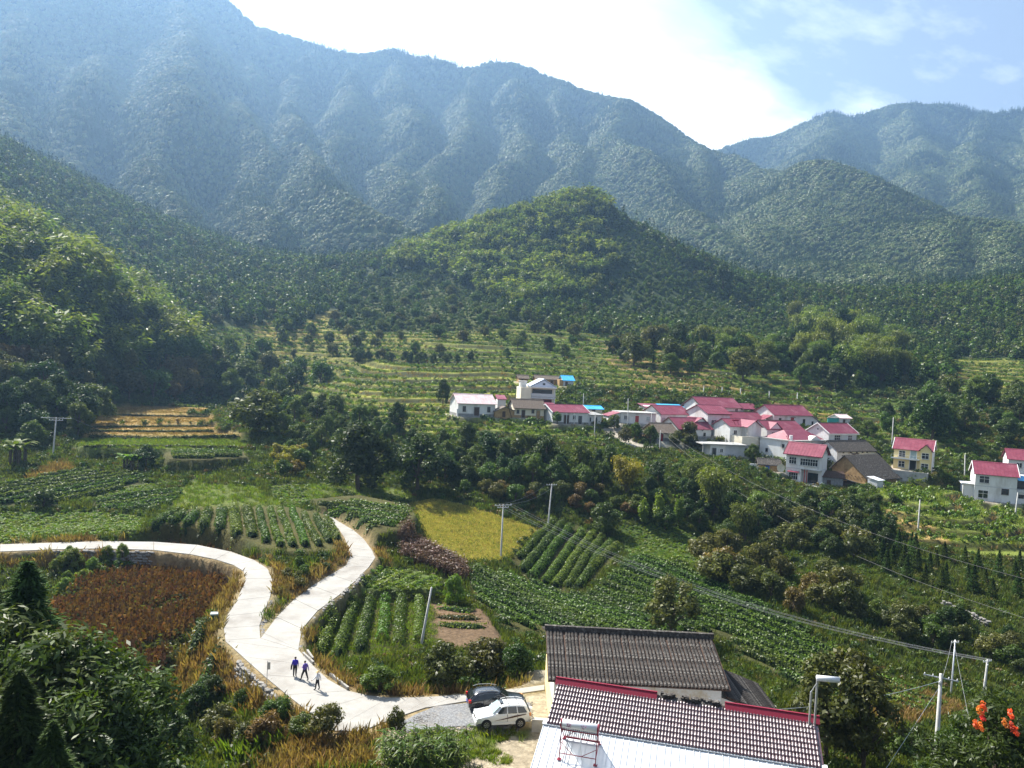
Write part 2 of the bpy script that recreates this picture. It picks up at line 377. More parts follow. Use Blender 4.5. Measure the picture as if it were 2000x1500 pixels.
def rbf_fit(P, lam=2.0):
    n = len(P); d = np.hypot(P[:,None,0]-P[None,:,0], P[:,None,1]-P[None,:,1])/100
    K = np.where(d > 0, d*d*np.log(np.maximum(d, 1e-9)), 0) + lam*1e-3*np.eye(n)
    A = np.zeros((n+3, n+3)); A[:n,:n] = K; A[:n,n] = 1; A[:n,n+1] = P[:,0]/100; A[:n,n+2] = P[:,1]/100; A[n:,:n] = A[:n,n:].T
    return np.linalg.solve(A, np.concatenate([P[:,2], np.zeros(3)]))
RW = rbf_fit(CP)
def H0(x, y):
    x, y = np.asarray(x, float), np.asarray(y, float); sh = x.shape; x, y = x.ravel()/100, y.ravel()/100
    o = RW[-3] + RW[-2]*x + RW[-1]*y
    for i in range(len(CP)):
        d2 = (x-CP[i,0]/100)**2 + (y-CP[i,1]/100)**2
        o += RW[i]*np.where(d2 > 0, .5*d2*np.log(np.maximum(d2, 1e-12)), 0)
    return o.reshape(sh)
# grid: rows get wider apart with distance, columns fan out
NJ, NI = 640, 540
yj = np.concatenate([np.linspace(-45, 44, 30, endpoint=False), 44*np.exp(np.linspace(0, math.log(700/44), NJ-30))])
SI = np.linspace(-.82, .82, NI); YO = 40.0
def fan_x(s, y): return s*(np.maximum(y, 0)+YO)
GX = fan_x(SI[None,:], yj[:,None]); GY = np.repeat(yj[:,None], NI, 1)
GZ = H0(GX, GY)
GZ += noise2(GX, GY, 3, 4, 1/9.)*.35 + noise2(GX, GY, 4, 3, 1/60.)*np.clip((GY-200)/150, 0, 1)*3
GZb = GZ.copy()
GU, GV = proj(np.stack([GX, GY, GZ], -1)); GU[GY < 20] = -9999

def inpoly(X, Y, poly):
    X, Y = np.asarray(X), np.asarray(Y); ins = np.zeros(X.shape, bool); n = len(poly)
    for i in range(n):
        x1, y1 = poly[i]; x2, y2 = poly[(i+1) % n]
        if y1 == y2: continue
        ins ^= ((y1 > Y) != (y2 > Y)) & (X < (x2-x1)*(Y-y1)/(y2-y1)+x1)
    return ins
def polydist(X, Y, poly, closed=True):
    d = np.full(X.shape, 1e9); n = len(poly)
    for i in range(n if closed else n-1):
        a, b = np.array(poly[i]), np.array(poly[(i+1) % n]); ab = b-a; L = ab@ab + 1e-9
        t = np.clip(((X-a[0])*ab[0]+(Y-a[1])*ab[1])/L, 0, 1)
        d = np.minimum(d, np.hypot(X-a[0]-t*ab[0], Y-a[1]-t*ab[1]))
    return d
def flatten(poly, z, blend, margin=0.0, clear=0):
    """level the sheet inside a plan polygon (z a number or one height for each corner), ease out over `blend` metres"""
    P = np.array([p[:2] for p in poly]); x0, y0 = P.min(0)-blend-margin-1; x1, y1 = P.max(0)+blend+margin+1
    m = (GX > x0) & (GX < x1) & (GY > y0) & (GY < y1)
    if not m.any(): return
    X, Y = GX[m], GY[m]; ins = inpoly(X, Y, P); d = polydist(X, Y, P); d[ins] = 0
    w = np.clip(1-(d-margin)/blend, 0, 1); w = w*w*(3-2*w)
    if np.ndim(z) == 0: zt = np.full(X.shape, float(z))
    else:
        zz_ = np.zeros(X.shape); ww = np.zeros(X.shape)
        for p, zi in zip(P, z):
            q = 1/((X-p[0])**2+(Y-p[1])**2+.05)**1.5; zz_ += q*zi; ww += q
        zt = zz_/ww
    GZ[m] = GZ[m]*(1-w) + zt*w
    if clear == ROADC:
        c = CLS[m]; c[(d > .5) & (d < 1.9) & (c == SCRUB) & (noise2(X, Y, 91, 2, 1/3.) > -.25)] = DRY; CLS[m] = c
    if clear:
        c = CLS[m]; c[d <= margin+.3] = clear; CLS[m] = c
def pz(px_list, z): return [tuple(on_z(u, v, z)[:2]) for u, v in px_list]

# --- ground classes (what grows there)
SCRUB, GRASS, YELLOW, TEA, ROADC, STALK, TERR, SOIL, HILL, YARD, LOWCROP, DRY, ORCH, DIRTC, BAMB, PLUM, STRAW = range(17)
CLS = np.full(GX.shape, SCRUB, int)
WU, WV = GU + noise2(GX, GY, 21, 3, 1/7.)*9, GV + noise2(GX, GY, 22, 3, 1/7.)*5      # ragged borders
def paint(cls, poly, ragged=True): CLS[inpoly(WU if ragged else GU, WV if ragged else GV, poly)] = cls
paint(HILL, [(-400,300),(300,300),(420,560),(640,540),(760,560),(1000,590),(1250,640),(1400,640),(1600,690),(1800,640),(2400,560),(2400,-200),(-400,-200)])
paint(HILL, [(-400,420),(0,420),(140,450),(330,590),(410,680),(370,730),(150,730),(0,690),(-400,700)])
TERRP = [[(500,765),(560,650),(640,605),(900,615),(1200,655),(1330,700),(1600,715),(1650,800),(1600,835),(1480,775),(1100,752),(1080,790),(870,800),(800,835),(560,785)],
         [(1640,765),(1860,790),(1890,905),(1690,860)], [(390,640),(545,625),(545,700),(400,705)], [(1700,940),(1880,945),(2100,1000),(2100,1110),(1780,1060),(1720,990)],
         [(640,790),(880,800),(1070,820),(1180,850),(1180,865),(1000,850),(800,850)], [(1850,700),(2100,700),(2100,790),(1870,770)]]
for p in TERRP: paint(TERR, p)
paint(YARD, [(1172,838),(1200,828),(1245,866),(1420,876),(1440,888),(1225,874)])
paint(ORCH, [(640,640),(700,560),(830,520),(960,590),(1000,640),(800,650)])
paint(LOWCROP, [(-60,1000),(150,1000),(285,1010),(270,1045),(0,1060),(-60,1062)])
paint(TEA, [(-60,960),(130,915),(285,925),(270,948),(100,988),(-60,990)], False)
paint(TEA, [(180,975),(300,955),(365,958),(340,985),(240,1002),(185,998)], False)
paint(LOWCROP, [(90,985),(280,945),(365,940),(300,955),(170,978)])
paint(GRASS, [(370,940),(500,950),(560,985),(400,995),(330,1000)])
paint(DRY, [(55,930),(130,900),(150,915),(60,940)])
paint(LOWCROP, [(520,950),(640,945),(640,985),(560,990)])
paint(GRASS, [(600,950),(790,955),(815,985),(720,975),(600,985)])
paint(YELLOW, [(796,985),(850,976),(940,998),(1050,1035),(1020,1062),(985,1095),(900,1100),(845,1085),(825,1040)], False)
paint(PLUM, [(760,1055),(820,1060),(940,1120),(900,1140),(790,1090)])
paint(LOWCROP, [(1200,1030),(1300,1020),(1450,1080),(1380,1110),(1230,1090)])
paint(TEA, [(905,1106),(1010,1126),(1128,1164),(1160,1152),(1235,1086),(1330,1100),(1400,1140),(1500,1190),(1600,1250),(1700,1310),(1870,1390),(1800,1406),(1640,1378),(1540,1335),(1440,1280),(1420,1250),(1080,1250),(985,1226),(922,1172)], False)
paint(TEA, [(1000,1092),(1080,1014),(1110,1020),(1215,1065),(1205,1085),(1140,1155),(1080,1152),(1015,1122)], False)
paint(DIRTC, [(760,1395),(930,1368),(1070,1362),(1090,1500),(700,1500),(760,1440)])
paint(GRASS, [(930,1425),(1045,1420),(1040,1462),(920,1455)])
paint(DRY, [(520,1440),(700,1430),(740,1500),(500,1520)])
paint(DRY, [(440,1130),(480,1120),(500,1220),(520,1300),(560,1400),(420,1330),(330,1400),(330,1290),(420,1200)])
paint(SOIL, [(850,1180),(960,1230),(990,1262),(860,1262)])
paint(DRY, [(1640,1330),(1760,1340),(1890,1390),(1760,1420),(1640,1380)])
CLS[(CLS == SCRUB) & (GY > 290)] = HILL
# --- levelled fields (plan polygons)
FA = pz([(697,1160),(845,1158),(955,1238),(835,1262),(640,1312),(612,1302),(613,1270),(640,1212)], -2.0)
FA2 = pz([(703,1151),(696,1142),(735,1110),(800,1115),(858,1128),(850,1150)], -.7)
FS = pz([(80,1200),(270,1102),(330,1088),(415,1100),(458,1122),(455,1150),(425,1190),(330,1290),(250,1380),(150,1350)], -2.5)
FD = pz([(283,1046),(330,1003),(400,990),(580,990),(655,1016),(668,1058),(640,1076),(540,1076),(480,1053)], 1.9)
FE = pz([(604,975),(700,966),(800,986),(812,1008),(780,1034),(720,1044),(664,1022)], 2.6)
flatten(FD, 1.9, 1.4, clear=TEA); flatten(FE, 2.6, 1.5, clear=TEA); flatten(FA, -2.0, 1.0, clear=TEA); flatten(FA2, -.7, .8, clear=LOWCROP); flatten(FS, -2.5, 1.6, clear=STALK)
flatten(pz([(850,1180),(940,1190),(985,1260),(860,1262)], -2.2), -2.2, 1.2, clear=SOIL)
GOLD = [([(215,796),(300,794),(415,797),(412,806),(340,808),(205,807)], 9.03, STRAW), ([(165,813),(230,812),(400,814),(425,822),(410,829),(300,828),(150,828)], 8.36, STRAW), ([(150,832),(300,832),(425,834),(420,841),(300,840),(170,839)], 8.0, STRAW),
        ([(165,844),(300,844),(440,846),(470,852),(300,850),(170,850)], 7.55, STRAW), ([(150,858),(300,858),(480,860),(485,873),(330,877),(160,873)], 6.68, GRASS), ([(325,883),(400,881),(478,883),(480,893),(400,898),(330,897)], 6.1, TEA)]
for i_, (px_, z_, c_) in enumerate(GOLD): flatten(pz(px_, z_), z_, 7. if i_ == 0 else .7, .2, clear=c_)
# --- terraces: the slope becomes steps
tm = np.zeros(GX.shape)
for p in TERRP: tm[inpoly(WU, WV, p)] = 1
tmb = tm.copy()
for _ in range(3):
    tmb[1:-1,1:-1] = (tmb[1:-1,1:-1]+tmb[:-2,1:-1]+tmb[2:,1:-1]+tmb[1:-1,:-2]+tmb[1:-1,2:])/5
TH_ = np.where(GY > 240, 1.9, 1.35)
q = (GZ + noise2(GX, GY, 31, 3, 1/55.)*2.2)/TH_
qi = np.floor(q); fr_ = q-qi
step = np.where(fr_ < .72, fr_*.16, .1152 + (1-.1152)*np.clip((fr_-.72)/.28, 0, 1))
GZ = GZ*(1-tmb) + tmb*(GZ + (qi+step-q)*TH_)
TFR, TQI = fr_, qi.astype(int)
# --- yards under houses
for k, (A, e, n, W, H, D, rise, yaw) in HS.items():
    c = [A-e*.6-n*1.6, A+e*(W+.6)-n*1.6, A+e*(W+.6)+n*(D+.8), A-e*.6+n*(D+.8)]
    flatten([tuple(p[:2]) for p in c], A[2]-.02, 2.2, .4, clear=YARD)
def yard(pxl, z): flatten(pz(pxl, z), z, 1.5, clear=YARD)
flatten([(3.0,52),(20.5,48),(19,70),(3.0,69)], 0, 3.0, clear=DIRTC)
flatten([(0.5,44.5),(22,40),(22,52),(0.5,57)], -.3, 3.0, clear=DIRTC)
# --- roads: stations of (lower/left edge px, upper/right edge px, height)
ROAD_A = [((-60,1079),(-60,1066),1.2),((0,1077),(0,1063),1.2),((100,1073),(100,1060),1.2),((200,1071),(200,1057),1.2),((300,1074),(300,1058),1.2),((370,1082),(385,1064),1.15),((420,1092),(450,1077),1.1),
          ((455,1103),(497,1094),1.0),((475,1115),(522,1110),.9),((480,1130),(534,1130),.8),((463,1172),(528,1165),.5),((443,1203),(516,1195),.25),((437,1227),(507,1222),.1),((440,1250),(509,1246),.02)]
ROAD_B = [((516,1237),(583,1268),0.),((540,1205),(590,1228),0.),((575,1170),(621,1192),.05),((610,1144),(661,1163),.1),((646,1122),(691,1137),.25),((676,1104),(720,1108),.45),((684,1086),(733,1089),.6),
          ((681,1070),(727,1075),.8),((672,1049),(710,1052),1.),((662,1034),(690,1035),1.2),((648,1018),(662,1019),1.4),((630,1005),(640,1004),1.6)]
ROAD_C = [((440,1252),(584,1270),0.),((473,1282),(612,1300),0.),((513,1318),(640,1326),0.),((560,1357),(680,1349),0.),((605,1392),(720,1358),0.),((645,1427),(762,1362),0.),((705,1428),(800,1362),0.),
          ((765,1404),(850,1360),0.),((830,1382),(900,1356),0.),((930,1366),(960,1350),0.),((1000,1356),(1015,1344),0.),((1064,1347),(1064,1337),0.)]
def stations(rd): return [(on_z(*a, z), on_z(*b, z)) for a, b, z in rd]
RA, RB, RC = stations(ROAD_A), stations(ROAD_B), stations(ROAD_C)
SLABS = []
def long_slabs(st, L=4.5):
    for (a0, b0), (a1, b1) in zip(st[:-1], st[1:]):
        n = max(1, int(round(np.linalg.norm((a1+b1-a0-b0)[:2])/2/L)))
        for i in range(n):
            f = lambda p, q, t: p+(q-p)*t
            SLABS.append([f(a0,a1,i/n), f(a0,a1,(i+1)/n), f(b0,b1,(i+1)/n), f(b0,b1,i/n)])
for st in (RA, RB, RC): long_slabs(st)
SLABS.append([RA[-1][0], RC[0][0], RC[0][1], RA[-1][1]])
SLABS.append([RA[-1][1], RC[0][1]+np.array([0,.03,0]), RB[0][1], RB[0][0]])
for s in SLABS:
    flatten([tuple(p[:2]) for p in s], [p[2]-.07 for p in s], .9, .25, clear=ROADC)
GZ[GY < 40] = np.minimum(GZ[GY < 40], (CAMZ - 4 - .62*np.maximum(GY, 0)).astype(float)[GY < 40])

def fan_ij(x, y):
    x, y = np.asarray(x, float), np.asarray(y, float)
    j = np.interp(y, yj, np.arange(NJ)); s = x/(np.maximum(y, 0)+YO); i = np.interp(s, SI, np.arange(NI))
    return i, j
def Zg(x, y, A=None):
    A = GZ if A is None else A
    i, j = fan_ij(x, y); i0 = np.clip(i.astype(int), 0, NI-2); j0 = np.clip(j.astype(int), 0, NJ-2); a, b = i-i0, j-j0
    return (A[j0,i0]*(1-a)+A[j0,i0+1]*a)*(1-b) + (A[j0+1,i0]*(1-a)+A[j0+1,i0+1]*a)*b
def cls_at(x, y):
    i, j = fan_ij(x, y); return CLS[np.clip(np.rint(j).astype(int), 0, NJ-1), np.clip(np.rint(i).astype(int), 0, NI-1)]
TS = 32*np.exp(np.linspace(0, math.log(690/32), 1500))
def hit(u, v):
    """first point of the ground on a pixel's ray"""
    d = ray(np.float64(u), np.float64(v)); d = d/d[1]; P = CAM + TS[:,None]*d
    below = P[:,2] < Zg(P[:,0], P[:,1])
    k = int(np.argmax(below)) if below.any() else len(TS)-1
    lo, hi = TS[max(k-1, 0)], TS[k]
    for _ in range(12):
        m = (lo+hi)/2; p = CAM+m*d
        if p[2] < Zg(p[0], p[1]): hi = m
        else: lo = m
    p = CAM+hi*d; return np.array([p[0], p[1], float(Zg(p[0], p[1]))])
def ground(x, y): return np.array([x, y, float(Zg(np.float64(x), np.float64(y)))])

# ground colours by class (base colours of soil, litter, low growth)
CC = {SCRUB:(.040,.050,.014), GRASS:(.10,.125,.030), YELLOW:(.32,.27,.08), TEA:(.060,.058,.018), ROADC:(.22,.17,.09), STALK:(.10,.060,.030), TERR:(.13,.135,.045), SOIL:(.13,.085,.05), HILL:(.035,.050,.018),
      YARD:(.30,.27,.22), LOWCROP:(.06,.085,.022), DRY:(.17,.11,.042), ORCH:(.055,.068,.018), DIRTC:(.30,.255,.18), BAMB:(.05,.06,.02), PLUM:(.12,.075,.05), STRAW:(.34,.235,.09)}
GC = np.zeros(GX.shape+(3,))
for k, c in CC.items(): GC[CLS == k] = c
# terrace treads: each step its own crop; risers: dry bank
tp = np.array([(.15,.18,.030),(.22,.22,.045),(.10,.14,.025),(.30,.21,.075),(.19,.20,.04),(.27,.24,.055),(.13,.16,.03)])
cell = (TQI*7 + np.floor((GX + noise2(GX, GY, 41, 2, 1/30.)*12)/38).astype(int)*3) % len(tp)
mt = CLS == TERR; GC[mt] = tp[cell[mt]]
gold = inpoly(GU, GV, [(1100,752),(1480,765),(1640,810),(1600,838),(1440,790),(1180,780)]); gm = mt & gold; GC[gm] = np.array([(.34,.25,.07),(.20,.12,.07),(.12,.14,.03)])[(TQI[gm]) % 3]
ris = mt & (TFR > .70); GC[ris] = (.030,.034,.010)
for _ in range(1):
    GC[1:-1,1:-1] = (GC[1:-1,1:-1]*2+GC[:-2,1:-1]+GC[2:,1:-1]+GC[1:-1,:-2]+GC[1:-1,2:])/6
nz = noise2(GX, GY, 51, 4, 1/3.5); GC *= (1+.35*nz)[..., None]; nz = noise2(GX, GY, 52, 3, 1/25.); GC *= (1 + np.stack([.25*nz, .12*nz, .1*nz], -1)); GC = np.clip(GC, .008, .8)
idx = np.arange(NJ*NI).reshape(NJ, NI)
quads = np.stack([idx[:-1,:-1], idx[:-1,1:], idx[1:,1:], idx[1:,:-1]], -1).reshape(-1, 4)
gm_, gt = new_mat('ground_soil_and_turf')
o_ = N(gt, 'ShaderNodeOutputMaterial'); b_ = N(gt, 'ShaderNodeBsdfPrincipled'); gt.links.new(b_.outputs[0], o_.inputs[0]); b_.inputs['Roughness'].default_value = .95; b_.inputs['Specular IOR Level'].default_value = .1
at_ = N(gt, 'ShaderNodeAttribute', attribute_name='gcol'); tcg = N(gt, 'ShaderNodeTexCoord')
n1 = N(gt, 'ShaderNodeTexNoise'); n1.inputs['Scale'].default_value = 2.2; n1.inputs['Detail'].default_value = 7; n1.inputs['Roughness'].default_value = .7; gt.links.new(tcg.outputs['Object'], n1.inputs['Vector'])
mr = N(gt, 'ShaderNodeMapRange'); mr.inputs[1].default_value = .3; mr.inputs[2].default_value = .7; mr.inputs[3].default_value = .55; mr.inputs[4].default_value = 1.45; gt.links.new(n1.outputs[0], mr.inputs[0])
vm = N(gt, 'ShaderNodeVectorMath', operation='SCALE'); gt.links.new(at_.outputs['Color'], vm.inputs[0]); gt.links.new(mr.outputs[0], vm.inputs['Scale']); gt.links.new(vm.outputs[0], b_.inputs['Base Color'])
bp_ = N(gt, 'ShaderNodeBump'); bp_.inputs['Strength'].default_value = .8; bp_.inputs['Distance'].default_value = .25; gt.links.new(n1.outputs[0], bp_.inputs['Height']); gt.links.new(bp_.outputs[0], b_.inputs['Normal'])
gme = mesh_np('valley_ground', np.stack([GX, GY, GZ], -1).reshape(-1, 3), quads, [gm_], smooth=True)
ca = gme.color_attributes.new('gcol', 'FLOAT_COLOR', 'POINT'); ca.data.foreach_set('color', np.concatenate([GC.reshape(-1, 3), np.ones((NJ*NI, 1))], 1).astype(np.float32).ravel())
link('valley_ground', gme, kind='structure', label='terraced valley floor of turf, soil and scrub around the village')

# road slabs, each its own piece with an open joint
road = link('road', None, kind='structure', label='pale concrete village road curving to a fork by the parked cars')
for s in SLABS:
    c = sum(s)/4; mb = MB(); t = []
    for p in s:
        d = (c-p); L = np.linalg.norm(d[:2]); t.append(p + d/L*.03)
    V = [(p[0], p[1], p[2]) for p in t] + [(p[0], p[1], p[2]-.22) for p in t]
    mb.add(V, [(0,1,2,3),(7,6,5,4),(0,4,5,1),(1,5,6,2),(2,6,7,3),(3,7,4,0)]); mb.build('concrete_slab', 'concrete_road', road)
print('ground', round(time.time()-T0, 1))
# ------------------------------------------------------------------ mountains: crest and spur lines surveyed from the picture, slopes falling away from them
SPURS = [ # (slope, [(u, v, distance), ...])
 (1.3, [(-500,-360,1300),(-200,-300,1400),(100,-200,1500),(300,-80,1570),(430,-5,1640),(500,45,1690),(600,75,1740),(695,103,1780),(765,93,1820),(840,110,1830),(930,135,1850),(1000,117,1900),(1040,125,1900),(1080,155,1880),(1150,178,1850),(1225,190,1800),(1290,240,1740),(1345,270,1680),(1400,294,1620),(1480,322,1480),(1590,326,1300)]),
 (1.12, [(-300,-250,1350),(-260,-50,1080),(-220,120,860),(-180,300,660)]),
 (1.12, [(60,-180,1480),(40,20,1180),(10,150,960),(-20,280,780),(-40,380,640)]),
 (1.08, [(360,-40,1600),(372,50,1350),(365,130,1150),(345,220,970),(330,290,850),(300,370,700),(290,440,600)]),
 (1.08, [(200,60,1250),(150,200,1000),(110,300,850),(120,390,700),(150,470,590)]),
 (1.12, [(500,48,1680),(462,150,1350),(480,230,1120),(505,300,980),(530,380,830),(520,450,700)]),
 (1.08, [(580,270,1050),(650,330,900),(720,380,800),(800,430,740),(850,480,690)]),
 (1.12, [(600,78,1730),(585,170,1450),(600,250,1200)]),
 (1.12, [(697,105,1770),(700,180,1500),(688,250,1300),(660,310,1120),(690,370,960)]),
 (1.12, [(790,98,1810),(800,200,1500),(790,290,1250),(800,360,1030)]),
 (1.12, [(930,137,1840),(922,200,1600),(885,280,1350),(850,340,1150),(880,410,930)]),
 (1.12, [(1010,120,1890),(1030,220,1580),(1010,300,1350),(990,380,1130)]),
 (1.08, [(1090,160,1870),(1120,260,1550),(1110,330,1300),(1180,400,1080),(1240,450,930)]),
 (.75, [(1225,192,1790),(1210,260,1500),(1280,330,1250),(1345,400,1050),(1430,470,900),(1500,550,760)]),
 (1.08, [(1345,272,1670),(1360,340,1400),(1420,420,1150)]),
 (.62, [(1480,322,1450),(1590,322,1250),(1680,345,1150),(1750,375,1080)]),
 (.70, [(1600,326,1230),(1630,420,1000),(1610,510,840),(1590,590,700)]),
 (.70, [(1500,325,1400),(1480,400,1150),(1530,480,950),(1560,560,780)]),
 (.62, [(1730,500,880),(1790,425,960),(1870,396,960),(1950,405,940),(2030,440,900),(2200,470,900)]),
 (.75, [(1870,396,960),(1830,480,820),(1790,570,700)]),
 (.75, [(1960,406,940),(1960,500,780),(1900,590,640)]),
 (1.12, [(1380,300,2300),(1420,286,2350),(1500,265,2400),(1570,240,2400),(1630,222,2400),(1650,231,2400),(1700,218,2450),(1770,205,2450),(1850,208,2450),(1930,218,2400),(2000,210,2400),(2200,180,2300),(2500,160,2200)]),
 (.70, [(1630,224,2390),(1620,280,2050),(1660,330,1800)]), (.70, [(1770,207,2440),(1800,280,2050),(1790,350,1700)]), (.70, [(1930,220,2390),(1900,300,1950),(1920,360,1600),(1900,390,1350)]), (.70, [(2060,205,2350),(2080,300,1800),(2040,400,1300)]),
 (.6, [(2000,560,460),(2100,520,520),(2300,470,650)]), (.6, [(-300,420,420),(-450,300,520)]),
]
MXs, MYs = np.arange(-1500, 2300, 9.0), np.arange(430, 2700, 9.0)
MX, MY = np.meshgrid(MXs, MYs)
wx = MX + noise2(MX, MY, 61, 4, 1/170.)*42; wy = MY + noise2(MX, MY, 62, 4, 1/170.)*42
MZ = np.full(MX.shape, 40.0) + np.clip((MY-700)*.05, 0, 60)
for sl_, pts in SPURS:
    P = np.array([at(u, v, d) for u, v, d in pts])
    main = len(pts) > 12
    for a, b in zip(P[:-1], P[1:]):
        ab = b-a; L = ab[:2]@ab[:2]
        X, Y = (MX, MY) if main else (wx, wy)
        t = np.clip(((X-a[0])*ab[0]+(Y-a[1])*ab[1])/L, 0, 1)
        d = np.hypot(X-a[0]-t*ab[0], Y-a[1]-t*ab[1])
        z = a[2]+t*ab[2] - sl_*np.maximum(d-6, 0)*(1 - .25*np.clip(d/500, 0, 1))
        MZ = np.maximum(MZ, z)
MZ += noise2(MX, MY, 63, 5, 1/110.)*20 - 7
ms = MZ.copy()
for _ in range(1): ms[1:-1,1:-1] = (ms[1:-1,1:-1]*2+ms[:-2,1:-1]+ms[2:,1:-1]+ms[1:-1,:-2]+ms[1:-1,2:])/6
MZ = ms
# sink it under the near sheet
near = (np.abs(MX) < .80*(MY+YO)) & (MY < 690)
MZ[near & (MY < 600)] = np.minimum(MZ[near & (MY < 600)], Zg(MX[near & (MY < 600)], MY[near & (MY < 600)]) - 3)
k_ = near & (MY >= 600); zg_ = Zg(MX[k_], MY[k_]); w_ = np.clip((MY[k_]-600)/85, 0, 1)
MZ[k_] = np.where(MZ[k_] > zg_, zg_-3 + (MZ[k_]-zg_+3)*w_, MZ[k_])
ny, nx = MX.shape; idx = np.arange(nx*ny).reshape(ny, nx)
quads = np.stack([idx[:-1,:-1], idx[:-1,1:], idx[1:,1:], idx[1:,:-1]], -1).reshape(-1, 4)
pmat('forest_floor', (.022,.040,.014), (.045,.065,.022), .06, .95, .05, c3=(.06,.07,.028), s3=.012)
link('mountain_terrain', mesh_np('mountain_terrain', np.stack([MX, MY, MZ], -1).reshape(-1, 3), quads, ['forest_floor'], smooth=True), kind='structure', label='steep forested mountain range with spurs behind the village')
# far country round about so that the sheet reaches the horizon
mb = MB(); mb.add([(-1580,-90,-40),(2380,-90,-40),(2380,2760,-40),(-1580,2760,-40)], [(0,1,2,3)]); mb.build('far_ground', 'forest_floor', kind='structure', label='dark green country beyond the valley')
def Zm(x, y):
    i = np.clip((np.asarray(x)-MXs[0])/9.0, 0, nx-1.001); j = np.clip((np.asarray(y)-MYs[0])/9.0, 0, ny-1.001); i0, j0 = i.astype(int), j.astype(int); a, b = i-i0, j-j0
    return (MZ[j0,i0]*(1-a)+MZ[j0,i0+1]*a)*(1-b) + (MZ[j0+1,i0]*(1-a)+MZ[j0+1,i0+1]*a)*b
print('mountains', round(time.time()-T0, 1))
# ------------------------------------------------------------------ plants
def leaves(C, Rr, n, size, r, shell=.55, aspect=.55, up=.35, squash=1.0, droop=0.0):
    """n diamond leaves spread through the balls C (k x 3) of radius Rr (k)"""
    C = np.asarray(C, float); Rr = np.asarray(Rr, float); w = Rr**2/np.sum(Rr**2)
    k = r.choice(len(C), n, p=w); d = r.normal(size=(n, 3)); d /= np.linalg.norm(d, axis=1)[:,None]
    rad = Rr[k]*(shell + (1-shell)*r.random(n)) * (.85+.3*r.random(n)); P = C[k] + d*rad[:,None]*np.array([1,1,squash])
    nrm = d*.8 + r.normal(size=(n,3))*.55 + np.array([0,0,up]); nrm /= np.linalg.norm(nrm, axis=1)[:,None]
    return leaf_quads(P, nrm, size*(.6+.8*r.random(n)), aspect, r, droop)
def leaf_quads(P, nrm, s, aspect, r, droop=0.0, axis=None):
    n = len(P); a = r.normal(size=(n,3)) if axis is None else axis + r.normal(size=(n,3))*.25
    a[:,2] -= droop; a -= nrm*np.sum(a*nrm, 1)[:,None]; a /= np.linalg.norm(a, axis=1)[:,None]+1e-9; b = np.cross(nrm, a)
    s = np.asarray(s)[:,None]; V = np.stack([P-a*s, P+b*s*aspect+nrm*s*.12, P+a*s, P-b*s*aspect+nrm*s*.12], 1).reshape(-1, 3)
    return V, np.arange(4*n).reshape(n, 4)
def join(parts):
    V, Fq, M_ = [], [], []; k = 0
    for (v, f, m) in parts:
        V.append(v); Fq.append(np.asarray(f)+k); M_.append(np.full(len(f), m)); k += len(v)
    return np.concatenate(V), np.concatenate(Fq), np.concatenate(M_)
def tubes_np(paths, n=5):
    V, Fq = [], []; k = 0
    for pts, rad in paths:
        mb = MB(); mb.tube(pts, rad, n, cap=False); V.append(np.array(mb.v)); Fq.append(np.array(mb.f)+k); k += len(mb.v)
    return np.concatenate(V), np.concatenate(Fq)
def lobes(r, k, h0, h1, rad, lr):
    """k lobes over an uneven crown between heights h0 and h1"""
    z = r.random(k)**.8; a = r.random(k)*2*math.pi; q = np.sin(np.pi*(.18+.75*z))*rad*(.45+.55*r.random(k))
    C = np.stack([np.cos(a)*q, np.sin(a)*q, h0+(h1-h0)*z], 1); return C, lr*(.65+.7*r.random(k))
PROTO = {}
